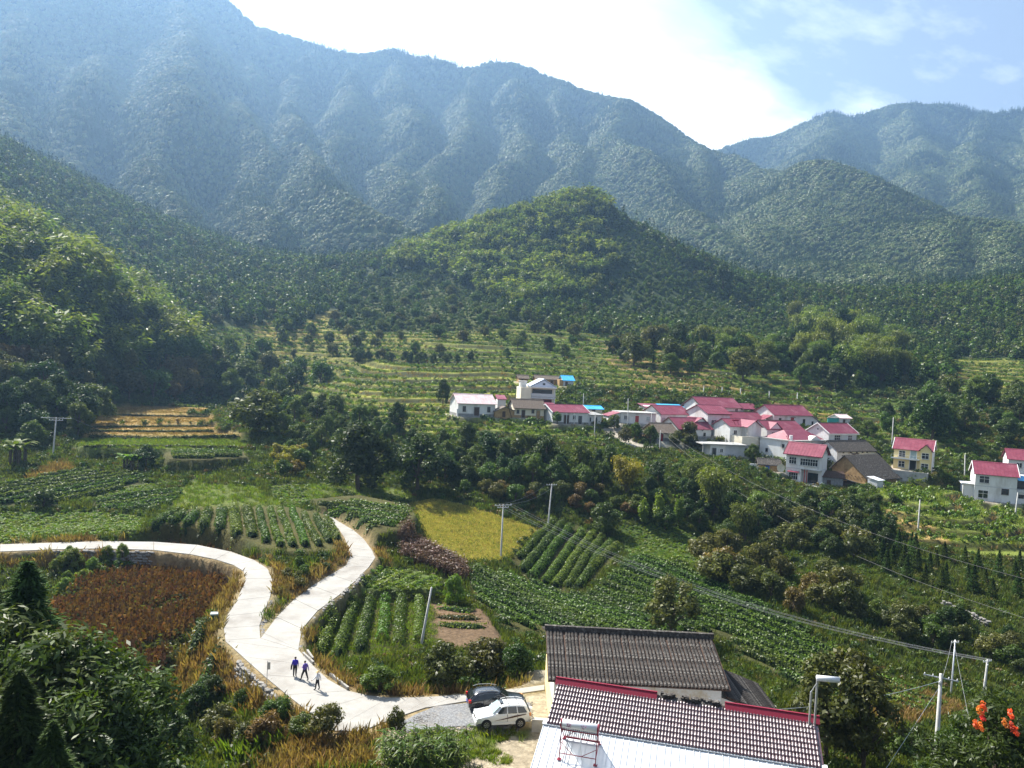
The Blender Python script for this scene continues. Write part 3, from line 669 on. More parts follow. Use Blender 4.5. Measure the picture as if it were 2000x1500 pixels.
def proto(kind, seed):
    """(trunk mesh, crown mesh, nominal height)"""
    key = (kind, seed)
    if key in PROTO: return PROTO[key]
    r = np.random.default_rng(seed*17+len(kind)); mat = {'broad':'leaf_mid','dark':'leaf_dark','olive':'leaf_olive','brown':'leaf_brown','bright':'leaf_bright','shrub':'leaf_mid','yellow':'leaf_yellow'}.get(kind)
    if kind in ('broad','dark','bright'):
        h = 8.0; C, L = lobes(r, 30, 1.0, 7.2, 3.1, 1.0); V, Fq = leaves(C, L, 5200, .21, r, shell=.4)
        tr = [([(0,0,-.6),(r.normal()*.15,r.normal()*.15,1.8),(0,0,4.5)], [.26,.2,.08])] + [([(0,0,1.6+.2*i), tuple(C[i]*.55+np.array([0,0,1.0])), tuple(C[i])], [.1,.07,.03]) for i in range(8)]
    elif kind in ('olive','brown','shrub','yellow'):
        h = 4.5; C, L = lobes(r, 15, 1.1, 4.0, 2.0, .8); V, Fq = leaves(C, L, 2300, .22, r, aspect=.42)
        tr = [([(0,0,-.5),(.05,0,.8),(0,.05,2.2)], [.16,.12,.05])] + [([(0,0,.7), tuple(C[i]*.6+np.array([0,0,.4])), tuple(C[i])], [.07,.045,.02]) for i in range(7)]
    elif kind == 'conifer':
        h = 11.0; mat = 'leaf_conifer'; n = 2600; t = r.random(n)**1.25; z = .9+t*10.0; rad = (1-t)**.85*2.3*(.35+.65*np.sqrt(r.random(n)))*(1+.25*np.sin(z*4.2)); a = r.random(n)*2*math.pi
        P = np.stack([np.cos(a)*rad, np.sin(a)*rad, z-.22*rad], 1); ax = np.stack([np.cos(a), np.sin(a), -.35*np.ones(n)], 1); nrm = np.stack([r.normal(size=n)*.4, r.normal(size=n)*.4, np.ones(n)], 1); nrm /= np.linalg.norm(nrm, axis=1)[:,None]
        V, Fq = leaf_quads(P, nrm, .34*(.6+.7*r.random(n)), .3, r, 0, ax); tr = [([(0,0,-.6),(0,0,5),(0,0,10.6)], [.2,.12,.02])]
    elif kind in ('bamboo','goldbamboo'):
        h = 10.0; mat = 'leaf_bamboo' if kind == 'bamboo' else 'leaf_yellow'; PP, NN, AX = [], [], []; tr = []
        for i in range(26):
            a = r.random()*2*math.pi; b0 = r.random()*.9; lean = .5+1.9*r.random(); hh = 6.5+3.6*r.random(); d = np.array([math.cos(a), math.sin(a), 0])
            f = lambda t: d*(b0+lean*t**2.2) + np.array([0,0,hh*(t-.16*t**4)])
            tr.append(([tuple(f(t)) for t in (0,.35,.7,1)], [.045,.04,.025,.008]))
            m = 150; t = .3+.7*r.random(m)**.7; c = np.stack([f(q_) for q_ in t]); off = r.normal(size=(m,3))*(.2+.55*np.sin(np.pi*np.clip((t-.25)/.8, 0, 1)))[:,None]*np.array([1,1,.8])
            PP.append(c+off); nn = off+r.normal(size=(m,3))*.4+np.array([0,0,.5]); NN.append(nn/np.linalg.norm(nn, axis=1)[:,None]); AX.append(off+np.array([0,0,-.35]))
        V, Fq = leaf_quads(np.concatenate(PP), np.concatenate(NN), .30*(.6+.8*r.random(26*150)), .26, r, .3, np.concatenate(AX))
    elif kind == 'slender':
        h = 7.5; mat = 'leaf_bright'; C = np.stack([r.normal(size=26)*.3, r.normal(size=26)*.3, np.linspace(1.0, 7.0, 26)], 1); L = .95*np.sin(np.pi*np.linspace(.22, .97, 26))*(.8+.5*r.random(26)); V, Fq = leaves(C, np.maximum(L, .15), 1500, .22, r); tr = [([(0,0,-.5),(0,0,7.0)], [.12,.02])]
    elif kind == 'banana':
        h = 4.0; mat = 'leaf_bright'; Vs, Fs = [], []; k = 0; tr = []
        for i in range(16):
            bx, by = r.normal(size=2)*.7; a = r.random()*2*math.pi; d = np.array([math.cos(a), math.sin(a), 0]); pd = np.array([-d[1], d[0], 0]); L = 1.7+.9*r.random(); z0 = 1.4+.9*r.random()
            for j in range(6):
                t = j/5; c = np.array([bx,by,z0]) + d*L*t + np.array([0,0,2.3*t-1.7*t*t]); w = .38*math.sin(math.pi*(.12+.86*t)); Vs += [c-pd*w+np.array([0,0,.12*w]), c, c+pd*w+np.array([0,0,.12*w])]
                if j: o = k+3*j; Fs += [(o-3,o-2,o+1,o),(o-2,o-1,o+2,o+1)]
            k += 18; tr.append(([(bx,by,-.3),(bx,by,z0)], [.13,.09]))
        V, Fq = np.array(Vs), np.array(Fs)
    elif kind == 'corn':
        h = 2.4; mat = 'leaf_tea'; Vs, Fs = [], []; k = 0; tr = [([(0,0,-.2),(0,0,2.2)], [.022,.01])]
        for i in range(11):
            a = i*2.4+r.normal()*.3; d = np.array([math.cos(a), math.sin(a), 0]); pd = np.array([-d[1], d[0], 0]); L = .55+.3*r.random(); z0 = .3+i*.17
            for j in range(4):
                t = j/3; c = np.array([0,0,z0]) + d*L*t + np.array([0,0,.55*t-.75*t*t]); w = .075*(1-.85*t); Vs += [c-pd*w, c+pd*w]
                if j: o = k+2*j; Fs += [(o-2,o-1,o+1,o)]
            k += 8
        V, Fq = np.array(Vs), np.array(Fs)
    elif kind == 'neardark':       # close trees: finer leaves in drooping sprays
        h = 8.0; mat = 'leaf_dark'; C, L = lobes(r, 60, 1.6, 7.4, 2.9, .62); V, Fq = leaves(C, L, 15000, .115, r, aspect=.3, shell=.2, droop=.8)
        tr = [([(0,0,-.6),(.1,0,1.8),(0,0,5)], [.24,.18,.06])] + [([(0,0,1.2+.1*i), tuple(C[i]*.55+np.array([0,0,.9])), tuple(C[i])], [.07,.05,.02]) for i in range(24)]
    elif kind == 'nearconifer':
        h = 11.0; mat = 'leaf_conifer'; n = 14000; t = r.random(n)**1.2; z = .7+t*10.1; lay = np.sin(z*5.0+r.random(n)*.8); a = r.random(n)*2*math.pi; rad = (1-t)**.8*2.3*(.25+.75*np.sqrt(r.random(n)))*(1+.22*lay)*(1+.2*np.sin(a*5+z)); P = np.stack([np.cos(a)*rad, np.sin(a)*rad, z-.28*rad], 1); ax = np.stack([np.cos(a), np.sin(a), -.5*np.ones(n)], 1); nrm = np.stack([r.normal(size=n)*.5, r.normal(size=n)*.5, np.ones(n)], 1); nrm /= np.linalg.norm(nrm, axis=1)[:,None]
        V, Fq = leaf_quads(P, nrm, .14*(.6+.7*r.random(n)), .2, r, 0, ax); tr = [([(0,0,-.6),(0,0,5),(0,0,10.6)], [.2,.12,.02])]
    elif kind == 'hornbeam':       # airy near tree
        h = 6.0; mat = 'leaf_olive'; C, L = lobes(r, 34, 1.7, 5.5, 2.3, .55); V, Fq = leaves(C, L, 3600, .15, r, aspect=.5)
        tr = [([(0,0,-.6),(.1,0,1.2),(0,.1,3.6)], [.17,.12,.05])] + [([(0,0,.9+.05*i), tuple(C[i]*.5+np.array([0,0,.8])), tuple(C[i])], [.06,.04,.015]) for i in range(16)]
    tv, tf = tubes_np(tr)
    PROTO[key] = (mesh_np('trunk', tv, tf, ['bark']), mesh_np('crown', V, Fq, [mat]), h); return PROTO[key]
NAMES = {'broad':'broadleaf_tree','dark':'broadleaf_tree','bright':'broadleaf_tree','olive':'fruit_tree','brown':'fruit_tree','shrub':'shrub','yellow':'shrub','conifer':'conifer_tree','bamboo':'bamboo_clump','goldbamboo':'bamboo_clump','slender':'young_tree','banana':'banana_plant','corn':'maize_plant','hornbeam':'broadleaf_tree','neardark':'broadleaf_tree','nearconifer':'conifer_tree'}
CATS = {'shrub':'shrub','yellow':'shrub','bamboo':'bamboo','goldbamboo':'bamboo','banana':'banana plant','corn':'maize plant'}
NPLANT = [0]
def plant(kind, base, height, label, group=None, wide=1.0, seed=None):
    s = int(rng.integers(1, 4)) if seed is None else seed
    tr, cr_, h = proto(kind, s); sc = height/h; NPLANT[0] += 1
    t = thing(NAMES[kind], base, label, CATS.get(kind, 'tree'), group, rng.random()*6.28)
    t.scale = (sc*wide, sc*wide, sc)
    link('trunk' if kind not in ('corn','banana') else 'stem', tr, t); link('crown' if kind not in ('corn','banana') else 'leaves', cr_, t); return t
def plant_px(kind, u, v, hpx, label, group=None, wide=1.0, seed=None):
    p = hit(u, v); return plant(kind, p, hpx*pxm(p[1]), label, group, wide, seed)
def grove(poly, n, kinds, h, label, group, mind=9, wide=(.85,1.3)):
    """n plants over a patch of ground, spaced apart; h in photo pixels"""
    P = np.array(poly); got = []; tries = 0
    while len(got) < n and tries < n*60:
        tries += 1; u, v = rng.uniform(P[:,0].min(), P[:,0].max()), rng.uniform(P[:,1].min(), P[:,1].max())
        if not inpoly(np.array(u), np.array(v), poly): continue
        if any(abs(u-a) < mind and abs(v-b) < mind*.55 for a, b in got): continue
        p = hit(u, v)
        if cls_at(p[0], p[1]) in (ROADC, YARD): continue
        got.append((u, v)); k = kinds[int(rng.integers(len(kinds)))]
        lb = label[k] if isinstance(label, dict) else label
        plant(k, p, rng.uniform(*h)*pxm(p[1]), lb, group, rng.uniform(*wide))

# ------------------------------------------------------------------ uncountable cover, spread with geometry nodes
def scatter(name, P, S, me, label, cat, nrm=None):
    P = np.asarray(P, np.float32); S = np.asarray(S, np.float32)
    if not len(P): return
    src = bpy.data.objects.new(name+'_plant', me)
    pm = bpy.data.meshes.new(name); pm.vertices.add(len(P)); pm.vertices.foreach_set('co', P.ravel())
    a = pm.attributes.new('scl', 'FLOAT', 'POINT'); a.data.foreach_set('value', S)
    a = pm.attributes.new('rot', 'FLOAT_VECTOR', 'POINT'); rv = np.stack([rng.normal(size=len(P))*.08, rng.normal(size=len(P))*.08, rng.random(len(P))*6.28], 1).astype(np.float32); 
    if nrm is not None:
        n_ = nrm/np.linalg.norm(nrm, axis=1)[:,None]; rv[:,1] += np.arccos(np.clip(n_[:,2], -1, 1))*.8; rv[:,2] = np.arctan2(n_[:,1], n_[:,0])
    a.data.foreach_set('vector', rv.ravel())
    g = bpy.data.node_groups.new(name, 'GeometryNodeTree'); g.interface.new_socket('Geometry', in_out='INPUT', socket_type='NodeSocketGeometry'); g.interface.new_socket('Geometry', in_out='OUTPUT', socket_type='NodeSocketGeometry')
    gi, go = g.nodes.new('NodeGroupInput'), g.nodes.new('NodeGroupOutput'); ip = g.nodes.new('GeometryNodeInstanceOnPoints'); oi = g.nodes.new('GeometryNodeObjectInfo'); oi.inputs['Object'].default_value = src; oi.inputs['As Instance'].default_value = True
    na = g.nodes.new('GeometryNodeInputNamedAttribute'); na.data_type = 'FLOAT'; na.inputs['Name'].default_value = 'scl'
    nb = g.nodes.new('GeometryNodeInputNamedAttribute'); nb.data_type = 'FLOAT_VECTOR'; nb.inputs['Name'].default_value = 'rot'
    g.links.new(gi.outputs[0], ip.inputs['Points']); g.links.new(oi.outputs['Geometry'], ip.inputs['Instance']); g.links.new(na.outputs['Attribute'], ip.inputs['Scale']); g.links.new(nb.outputs['Attribute'], ip.inputs['Rotation']); g.links.new(ip.outputs[0], go.inputs[0])
    o = link(name, pm, kind='stuff', label=label, category=cat); md = o.modifiers.new('spread', 'NODES'); md.node_group = g; return o
def tuft(mat, n=16, h=.45, w=.03, spread=.22, seed=1):
    r = np.random.default_rng(seed); V, Fs = [], []
    for i in range(n):
        a = r.random()*6.28; b = r.normal(size=2)*spread; d = np.array([math.cos(a), math.sin(a), 0]); pd = np.array([-d[1], d[0], 0]); hh = h*(.6+.7*r.random()); c = np.array([b[0], b[1], -.05]); k = len(V); ln = hh*(.15+.5*r.random())
        V += [c-pd*w, c+pd*w, c+pd*w*.8+d*ln*.4+np.array([0,0,hh*.65]), c+d*ln+np.array([0,0,hh])]; Fs.append((k,k+1,k+2,k+3))
    return mesh_np('tuft', np.array(V), np.array(Fs), [mat])
def clump(mat, n=60, rad=.55, h=.7, size=.14, seed=1, aspect=.5):
    r = np.random.default_rng(seed); k = 5; C = np.stack([r.normal(size=k)*rad*.45, r.normal(size=k)*rad*.45, h*(.25+.5*r.random(k))], 1); V, Fq = leaves(C, rad*(.45+.35*r.random(k)), n, size, r, aspect=aspect, squash=h/(rad*1.6)); V[:,2] = np.maximum(V[:,2], -.1)
    return mesh_np('clump', V, Fq, [mat])
def far_tree(kind, seed, mat):
    r = np.random.default_rng(seed)
    if kind == 'round':
        C, L = lobes(r, 9, 1.8, 6.0, 2.6, 1.5); V, Fq = leaves(C, L, 170, .72, r, aspect=.65, up=.7, shell=.8)
    elif kind == 'cone':
        n = 120; t = r.random(n)**1.2; a = r.random(n)*6.28; rad = (1-t)*2.2*(.4+.6*np.sqrt(r.random(n))); P = np.stack([np.cos(a)*rad, np.sin(a)*rad, .5+t*10-.2*rad], 1); ax = np.stack([np.cos(a), np.sin(a), -.5*np.ones(n)], 1); nr = np.stack([np.cos(a)*.5, np.sin(a)*.5, np.ones(n)], 1); nr /= np.linalg.norm(nr, axis=1)[:,None]; V, Fq = leaf_quads(P, nr, .95*(.5+.7*r.random(n))*(1-.55*t), .45, r, 0, ax)
    elif kind == 'canopy':      # closed forest: rounded crown tops
        C, L = lobes(r, 10, .6, 3.2, 2.9, 1.5); V, Fq = leaves(C, L, 170, .62, r, aspect=.7, up=1.1, shell=.85, squash=.7)
    else:   # bamboo plume
        PP, NN, AX = [], [], []
        for i in range(9):
            a = r.random()*6.28; d = np.array([math.cos(a), math.sin(a), 0]); m = 26; t = .25+.75*r.random(m); hh = 7+3*r.random(); c = d*(.5+2.6*t**2.4)[:,None] + np.array([0,0,1])*(hh*(t-.2*t**4))[:,None]; off = r.normal(size=(m,3))*.5; PP.append(c+off); nn = off*.6+np.array([0,0,.9])+r.normal(size=(m,3))*.3; NN.append(nn/np.linalg.norm(nn, axis=1)[:,None]); AX.append(d*1.0+np.array([0,0,-.6])+off)
        V, Fq = leaf_quads(np.concatenate(PP), np.concatenate(NN), .75*(.5+.8*r.random(9*26)), .34, r, .2, np.concatenate(AX))
    return mesh_np('far_tree', V, Fq, [mat])
def spots(n, y0, y1, wid=.76, p=1.0):
    """random plan points in the fan-shaped valley, even by area (p=1) or thinning with distance (p<1)"""
    y = (y0**(1+p) + rng.random(n)*(y1**(1+p)-y0**(1+p)))**(1/(1+p)); x = (rng.random(n)*2-1)*wid*(y+12); return x, y
def by_class(cls, n, y0, y1, p=1.0):
    x, y = spots(n, y0, y1, p=p); m = np.isin(cls_at(x, y), cls); x, y = x[m], y[m]; return np.stack([x, y, Zg(x, y)], 1)
def in_px(P, poly):
    u, v = proj(P); return inpoly(u, v, poly)
# --- mountain forest
x, y = spots(260000, 440, 2500, .80, p=.55); z = Zm(x, y); zn = Zg(x, y); ok = ~((np.abs(x) < .80*(y+YO)) & (y < 690) & (zn > z+1))
x, y, z = x[ok], y[ok], z[ok]
gx_, gy_ = np.gradient(MZ, 9.0)[::-1]; ii = np.clip(((x-MXs[0])/9).astype(int), 0, nx-1); jj = np.clip(((y-MYs[0])/9).astype(int), 0, ny-1)
nv = np.stack([-gx_[jj,ii], -gy_[jj,ii], np.ones(len(x))], 1); vd = CAM - np.stack([x, y, z], 1); fac = np.sum(nv*vd, 1)/np.linalg.norm(nv, axis=1)/np.linalg.norm(vd, axis=1)
ok = fac > -.12; x, y, z = x[ok], y[ok], z[ok]; NV = nv[ok]; P = np.stack([x, y, z-.5], 1); big = np.clip(y/1100, .85, 1.7)
sel = noise2(x, y, 71, 3, 1/120.) + rng.normal(size=len(x))*.25
FARM = [('round','leaf_far'), ('cone','leaf_conifer'), ('round','leaf_far')]
S = (.8+.55*rng.random(len(x)))*big
bamm = in_px(P, [(780,500),(850,430),(1000,380),(1150,350),(1200,420),(1220,520),(1100,560),(900,580)]) & (y < 650)
con = (sel > .30); rest = ~con
scatter('conifer_forest', P[con], S[con]*.85, far_tree('cone', 3, 'leaf_conifer'), 'dark conifer woods on the mountain flanks', 'forest')
r1 = rest & (rng.random(len(x)) < .5); r2 = rest & ~r1
scatter('mountain_forest', P[r1], S[r1], far_tree('canopy', 4, 'leaf_far'), 'mixed green broadleaf forest covering the mountain slopes', 'forest', NV[r1])
scatter('mountain_forest', P[r2], S[r2]*1.05, far_tree('canopy', 5, 'leaf_far'), 'second growth of rounded broadleaf trees over the mountain slopes', 'forest', NV[r2])
print('mountain trees', len(x), round(time.time()-T0, 1))
# --- hills inside the valley sheet
x, y = spots(60000, 150, 690, .80, p=.8); m = cls_at(x, y) == HILL; x, y = x[m], y[m]; P = np.stack([x, y, Zg(x, y)-.3], 1); u, v = proj(P)
left = inpoly(u, v, [(-300,380),(0,420),(150,450),(330,590),(420,680),(370,740),(150,740),(0,700),(-300,720)]) & (y < 330)
bam_c = inpoly(u, v, [(760,520),(850,440),(1000,390),(1150,355),(1190,400),(1170,470),(1210,520),(1150,590),(1000,600),(880,580)])
open_ = inpoly(u, v, [(1160,480),(1230,430),(1330,520),(1430,600),(1550,650),(1500,690),(1330,640),(1180,610),(1200,560)])
w = rng.random(len(x)); S = .75+.5*rng.random(len(x))
bl = left & (w < .30); scatter('bamboo_grove', P[bl], S[bl]*(.7+.7*rng.random(bl.sum())), far_tree('plume', 6, 'leaf_bamboo'), 'pale green bamboo grove covering the rounded hill at the road bend side', 'bamboo')
cl = left & (w > .5) & (w < .66); scatter('hill_woodland', P[cl], S[cl]*.7, far_tree('round', 7, 'leaf_dark'), 'dark broadleaf trees mixed into the bamboo on the rounded hill', 'woodland')
bc = bam_c & (w < .34); scatter('bamboo_grove', P[bc], S[bc]*(.8+.7*rng.random(bc.sum())), far_tree('plume', 8, 'leaf_bamboo'), 'feathery bamboo grove on the pointed hill behind the village', 'bamboo')
cc = bam_c & (w > .42) & (w < .62); scatter('hill_woodland', P[cc], S[cc]*.95, far_tree('cone', 9, 'leaf_conifer'), 'dark conifers among the bamboo on the pointed hill', 'woodland')
oc = open_ & (w < .85); scatter('hill_scrub', P[oc], S[oc]*.36, far_tree('round', 10, 'leaf_mid'), 'low bright scrub on the open shoulder of the pointed hill', 'scrub')
ot = ~left & ~bam_c & ~open_; k = ot & (w < .22); scatter('hill_woodland', P[k], S[k]*.8, far_tree('round', 11, 'leaf_mid'), 'mixed green woodland at the foot of the mountains', 'woodland')
k = ot & (w > .22) & (w < .32); scatter('hill_woodland', P[k], S[k]*.9, far_tree('cone', 12, 'leaf_conifer'), 'conifer woodland at the foot of the mountains', 'woodland')
k = ot & (w > .32) & (w < .5); scatter('hill_scrub', P[k], S[k]*.5, far_tree('round', 13, 'leaf_olive'), 'olive green scrub between the woods and the terraces', 'scrub')
P = by_class([ORCH], 40000, 300, 560, .8); scatter('hill_scrub', P, .16+.16*rng.random(len(P)), far_tree('round', 14, 'leaf_mid'), 'low weeds under the hillside orchard', 'scrub')
# --- valley floor cover
def sc_(n, lo, hi): return lo + (hi-lo)*rng.random(n)
P = by_class([SCRUB], 46000, 46, 330, .6); w = rng.random(len(P)); far = np.clip(P[:,1]/150, .8, 1.8)
patch = noise2(P[:,0], P[:,1], 81, 3, 1/14.)
nohouse = ~((P[:,0] > 2) & (P[:,0] < 22) & (P[:,1] > 44) & (P[:,1] < 70))
for i, (mat, lo, hi, s0, s1, lb) in enumerate([('leaf_mid',0,.26,.6,1.5,'mid green undergrowth over the valley banks'),('leaf_dark',.26,.46,.6,1.7,'dark green undergrowth along the stream gully'),('leaf_bright',.46,.60,.5,1.1,'bright green weeds over the valley banks'),('leaf_olive',.60,.76,.5,1.3,'olive undergrowth over the valley banks'),('leaf_brown',.76,.84,.5,1.1,'browning undergrowth over the valley banks')]):
    ww = np.clip(w + patch*.25, 0, .999)*.84; m = (ww >= lo) & (ww < hi) & nohouse
    scatter('undergrowth', P[m], sc_(m.sum(), s0, s1)*far[m], clump(mat, 70, .6, .8, .15, 20+i), lb, 'undergrowth')
P = by_class([SCRUB, ORCH, HILL], 130000, 48, 260, .4); m = rng.random(len(P)) < .6
scatter('grass', P[m], sc_(m.sum(), .7, 1.5), tuft('grass_wild', 18, .6, .035, .25, 2), 'rough green grass among the scrub', 'grass')
P = by_class([GRASS, ROADC], 60000, 48, 200, .6); scatter('grass', P[np.isin(cls_at(P[:,0],P[:,1]), [GRASS])], sc_((np.isin(cls_at(P[:,0],P[:,1]), [GRASS])).sum(), .7, 1.3), tuft('grass_green', 18, .42, .03, .24, 3), 'short green grass on the meadow plots', 'grass')
P = by_class([DIRTC], 90000, 46, 75, 1); P = P[(noise2(P[:,0], P[:,1], 95, 3, 1/3.) > .12) & ~((P[:,0] > 2.2) & (P[:,1] > 40))]; P = P[~in_px(P, [(760,1428),(850,1376),(1045,1366),(1045,1400),(1000,1430)])]; scatter('grass', P, sc_(len(P), .4, .9), tuft('grass_green', 16, .32, .03, .22, 16), 'patchy grass on the dirt in front of the cars', 'grass')
P = by_class([YELLOW], 240000, 100, 150, 1); scatter('grass', P, sc_(len(P), .6, 1.1), tuft('grass_yellow', 16, .42, .035, .25, 4), 'yellow green grass filling the mown looking field', 'grass'); m = rng.random(len(P)) < .22
scatter('grass', P[m], sc_(m.sum(), .6, 1.2), tuft('grass_green', 14, .4, .035, .25, 14), 'green grass sprinkled through the yellow field', 'grass')
P = by_class([DRY], 70000, 46, 160, .6); scatter('dry_grass', P, sc_(len(P), .8, 1.7), tuft('grass_dry', 20, .55, .03, .25, 5), 'tawny dry grass on the road banks', 'grass')
P = by_class([PLUM], 160000, 90, 140, 1); scatter('weeds', P, sc_(len(P), .7, 1.5), clump('weed_plum', 36, .35, 1.0, .09, 6), 'purplish brown dead weeds beside the yellow field', 'weeds')
P = by_class([LOWCROP], 80000, 80, 190, .7); scatter('ground_crop', P, sc_(len(P), .5, 1.0), clump('leaf_bright', 34, .45, .35, .15, 7, .7), 'low bright green leafy crop plots', 'crop')
P = by_class([STALK], 150000, 60, 110, 1); P = P[(rng.random(len(P)) < .6) & (P[:,2] < -1.9) & (noise2(P[:,0], P[:,1], 93, 3, 1/6.) > -.32)]
r = np.random.default_rng(5); V, Fs = [], []
for i in range(9):
    a = r.random()*6.28; d = np.array([math.cos(a), math.sin(a), 0]); pd = np.array([-d[1], d[0], 0]); z0 = .3+i*.16; c = np.array([0,0,z0]); L = .3+.15*r.random(); k = len(V); V += [c-pd*.035, c+pd*.035, c+d*L*.7+np.array([0,0,.1])+pd*.03, c+d*L+np.array([0,0,-.28])]; Fs.append((k,k+1,k+2,k+3))
for pd in (np.array([1,0,0]), np.array([0,1,0])): k = len(V); V += [-pd*.02, pd*.02, pd*.014+np.array([.05,0,1.9]), -pd*.014+np.array([.05,0,1.9])]; Fs.append((k,k+1,k+2,k+3))
V += [np.array([.02,0,1.75]), np.array([.16,.05,1.95]), np.array([.26,.04,1.72]), np.array([.12,-.05,1.62])]; Fs.append(tuple(range(len(V)-4, len(V))))
scatter('dry_maize', P, sc_(len(P), .7, 1.3), mesh_np('dry_maize', np.array(V), np.array(Fs), ['stalk_dry']), 'dense field of dead brown maize stalks inside the road loop', 'crop')
P2 = by_class([STALK], 60000, 60, 110, 1); m = (noise2(P2[:,0], P2[:,1], 93, 3, 1/6.) < -.05) & (P2[:,2] < -1.6); P = P2; scatter('weeds', P[m], sc_(m.sum(), .8, 1.9), clump('leaf_olive', 50, .5, 1.0, .12, 8), 'green weeds scattered in the dead maize', 'weeds')
x, y = spots(130000, 140, 380, p=.7); m = cls_at(x, y) == TERR; x, y = x[m], y[m]; fr2 = Zg(x, y, TFR.astype(float)); P = np.stack([x, y, Zg(x, y)], 1); w = rng.random(len(x)); tq = Zg(x, y, TQI.astype(float)).astype(int)
green = ((tq + (x//38).astype(int)) % 5) > 0
m = (fr2 > .28) & (fr2 < .66) & (w < .75) & green; scatter('terrace_crop', P[m], sc_(m.sum(), .7, 1.3), clump('leaf_tea', 26, .6, .75, .24, 9, .6), 'dark green tea bushes along the terrace edges', 'crop')
m = (fr2 < .3) & (w < .5); scatter('terrace_crop', P[m], sc_(m.sum(), .7, 1.4), tuft('grass_green', 16, .5, .05, .35, 10), 'light green crops on the terrace treads', 'crop')
PS = by_class([STRAW], 60000, 150, 230, 1); scatter('dry_grass', PS, sc_(len(PS), .5, .9), tuft('grass_dry', 16, .35, .05, .4, 15), 'straw stubble on the golden terraces', 'grass')
m = (fr2 > .66) & (w < .14); scatter('dry_grass', P[m], sc_(m.sum(), .8, 1.5), tuft('grass_dry', 14, .5, .05, .35, 11), 'dry grass on the terrace banks', 'grass')
P = by_class([TEA], 60000, 48, 130, .8); P = P[in_px(P, [(600,1150),(860,1150),(960,1240),(830,1275),(600,1320)])]; scatter('grass', P, sc_(len(P), .5, 1.0), tuft('grass_green', 16, .35, .035, .3, 13), 'thin grass between the tea rows', 'grass')
print('cover', round(time.time()-T0, 1))
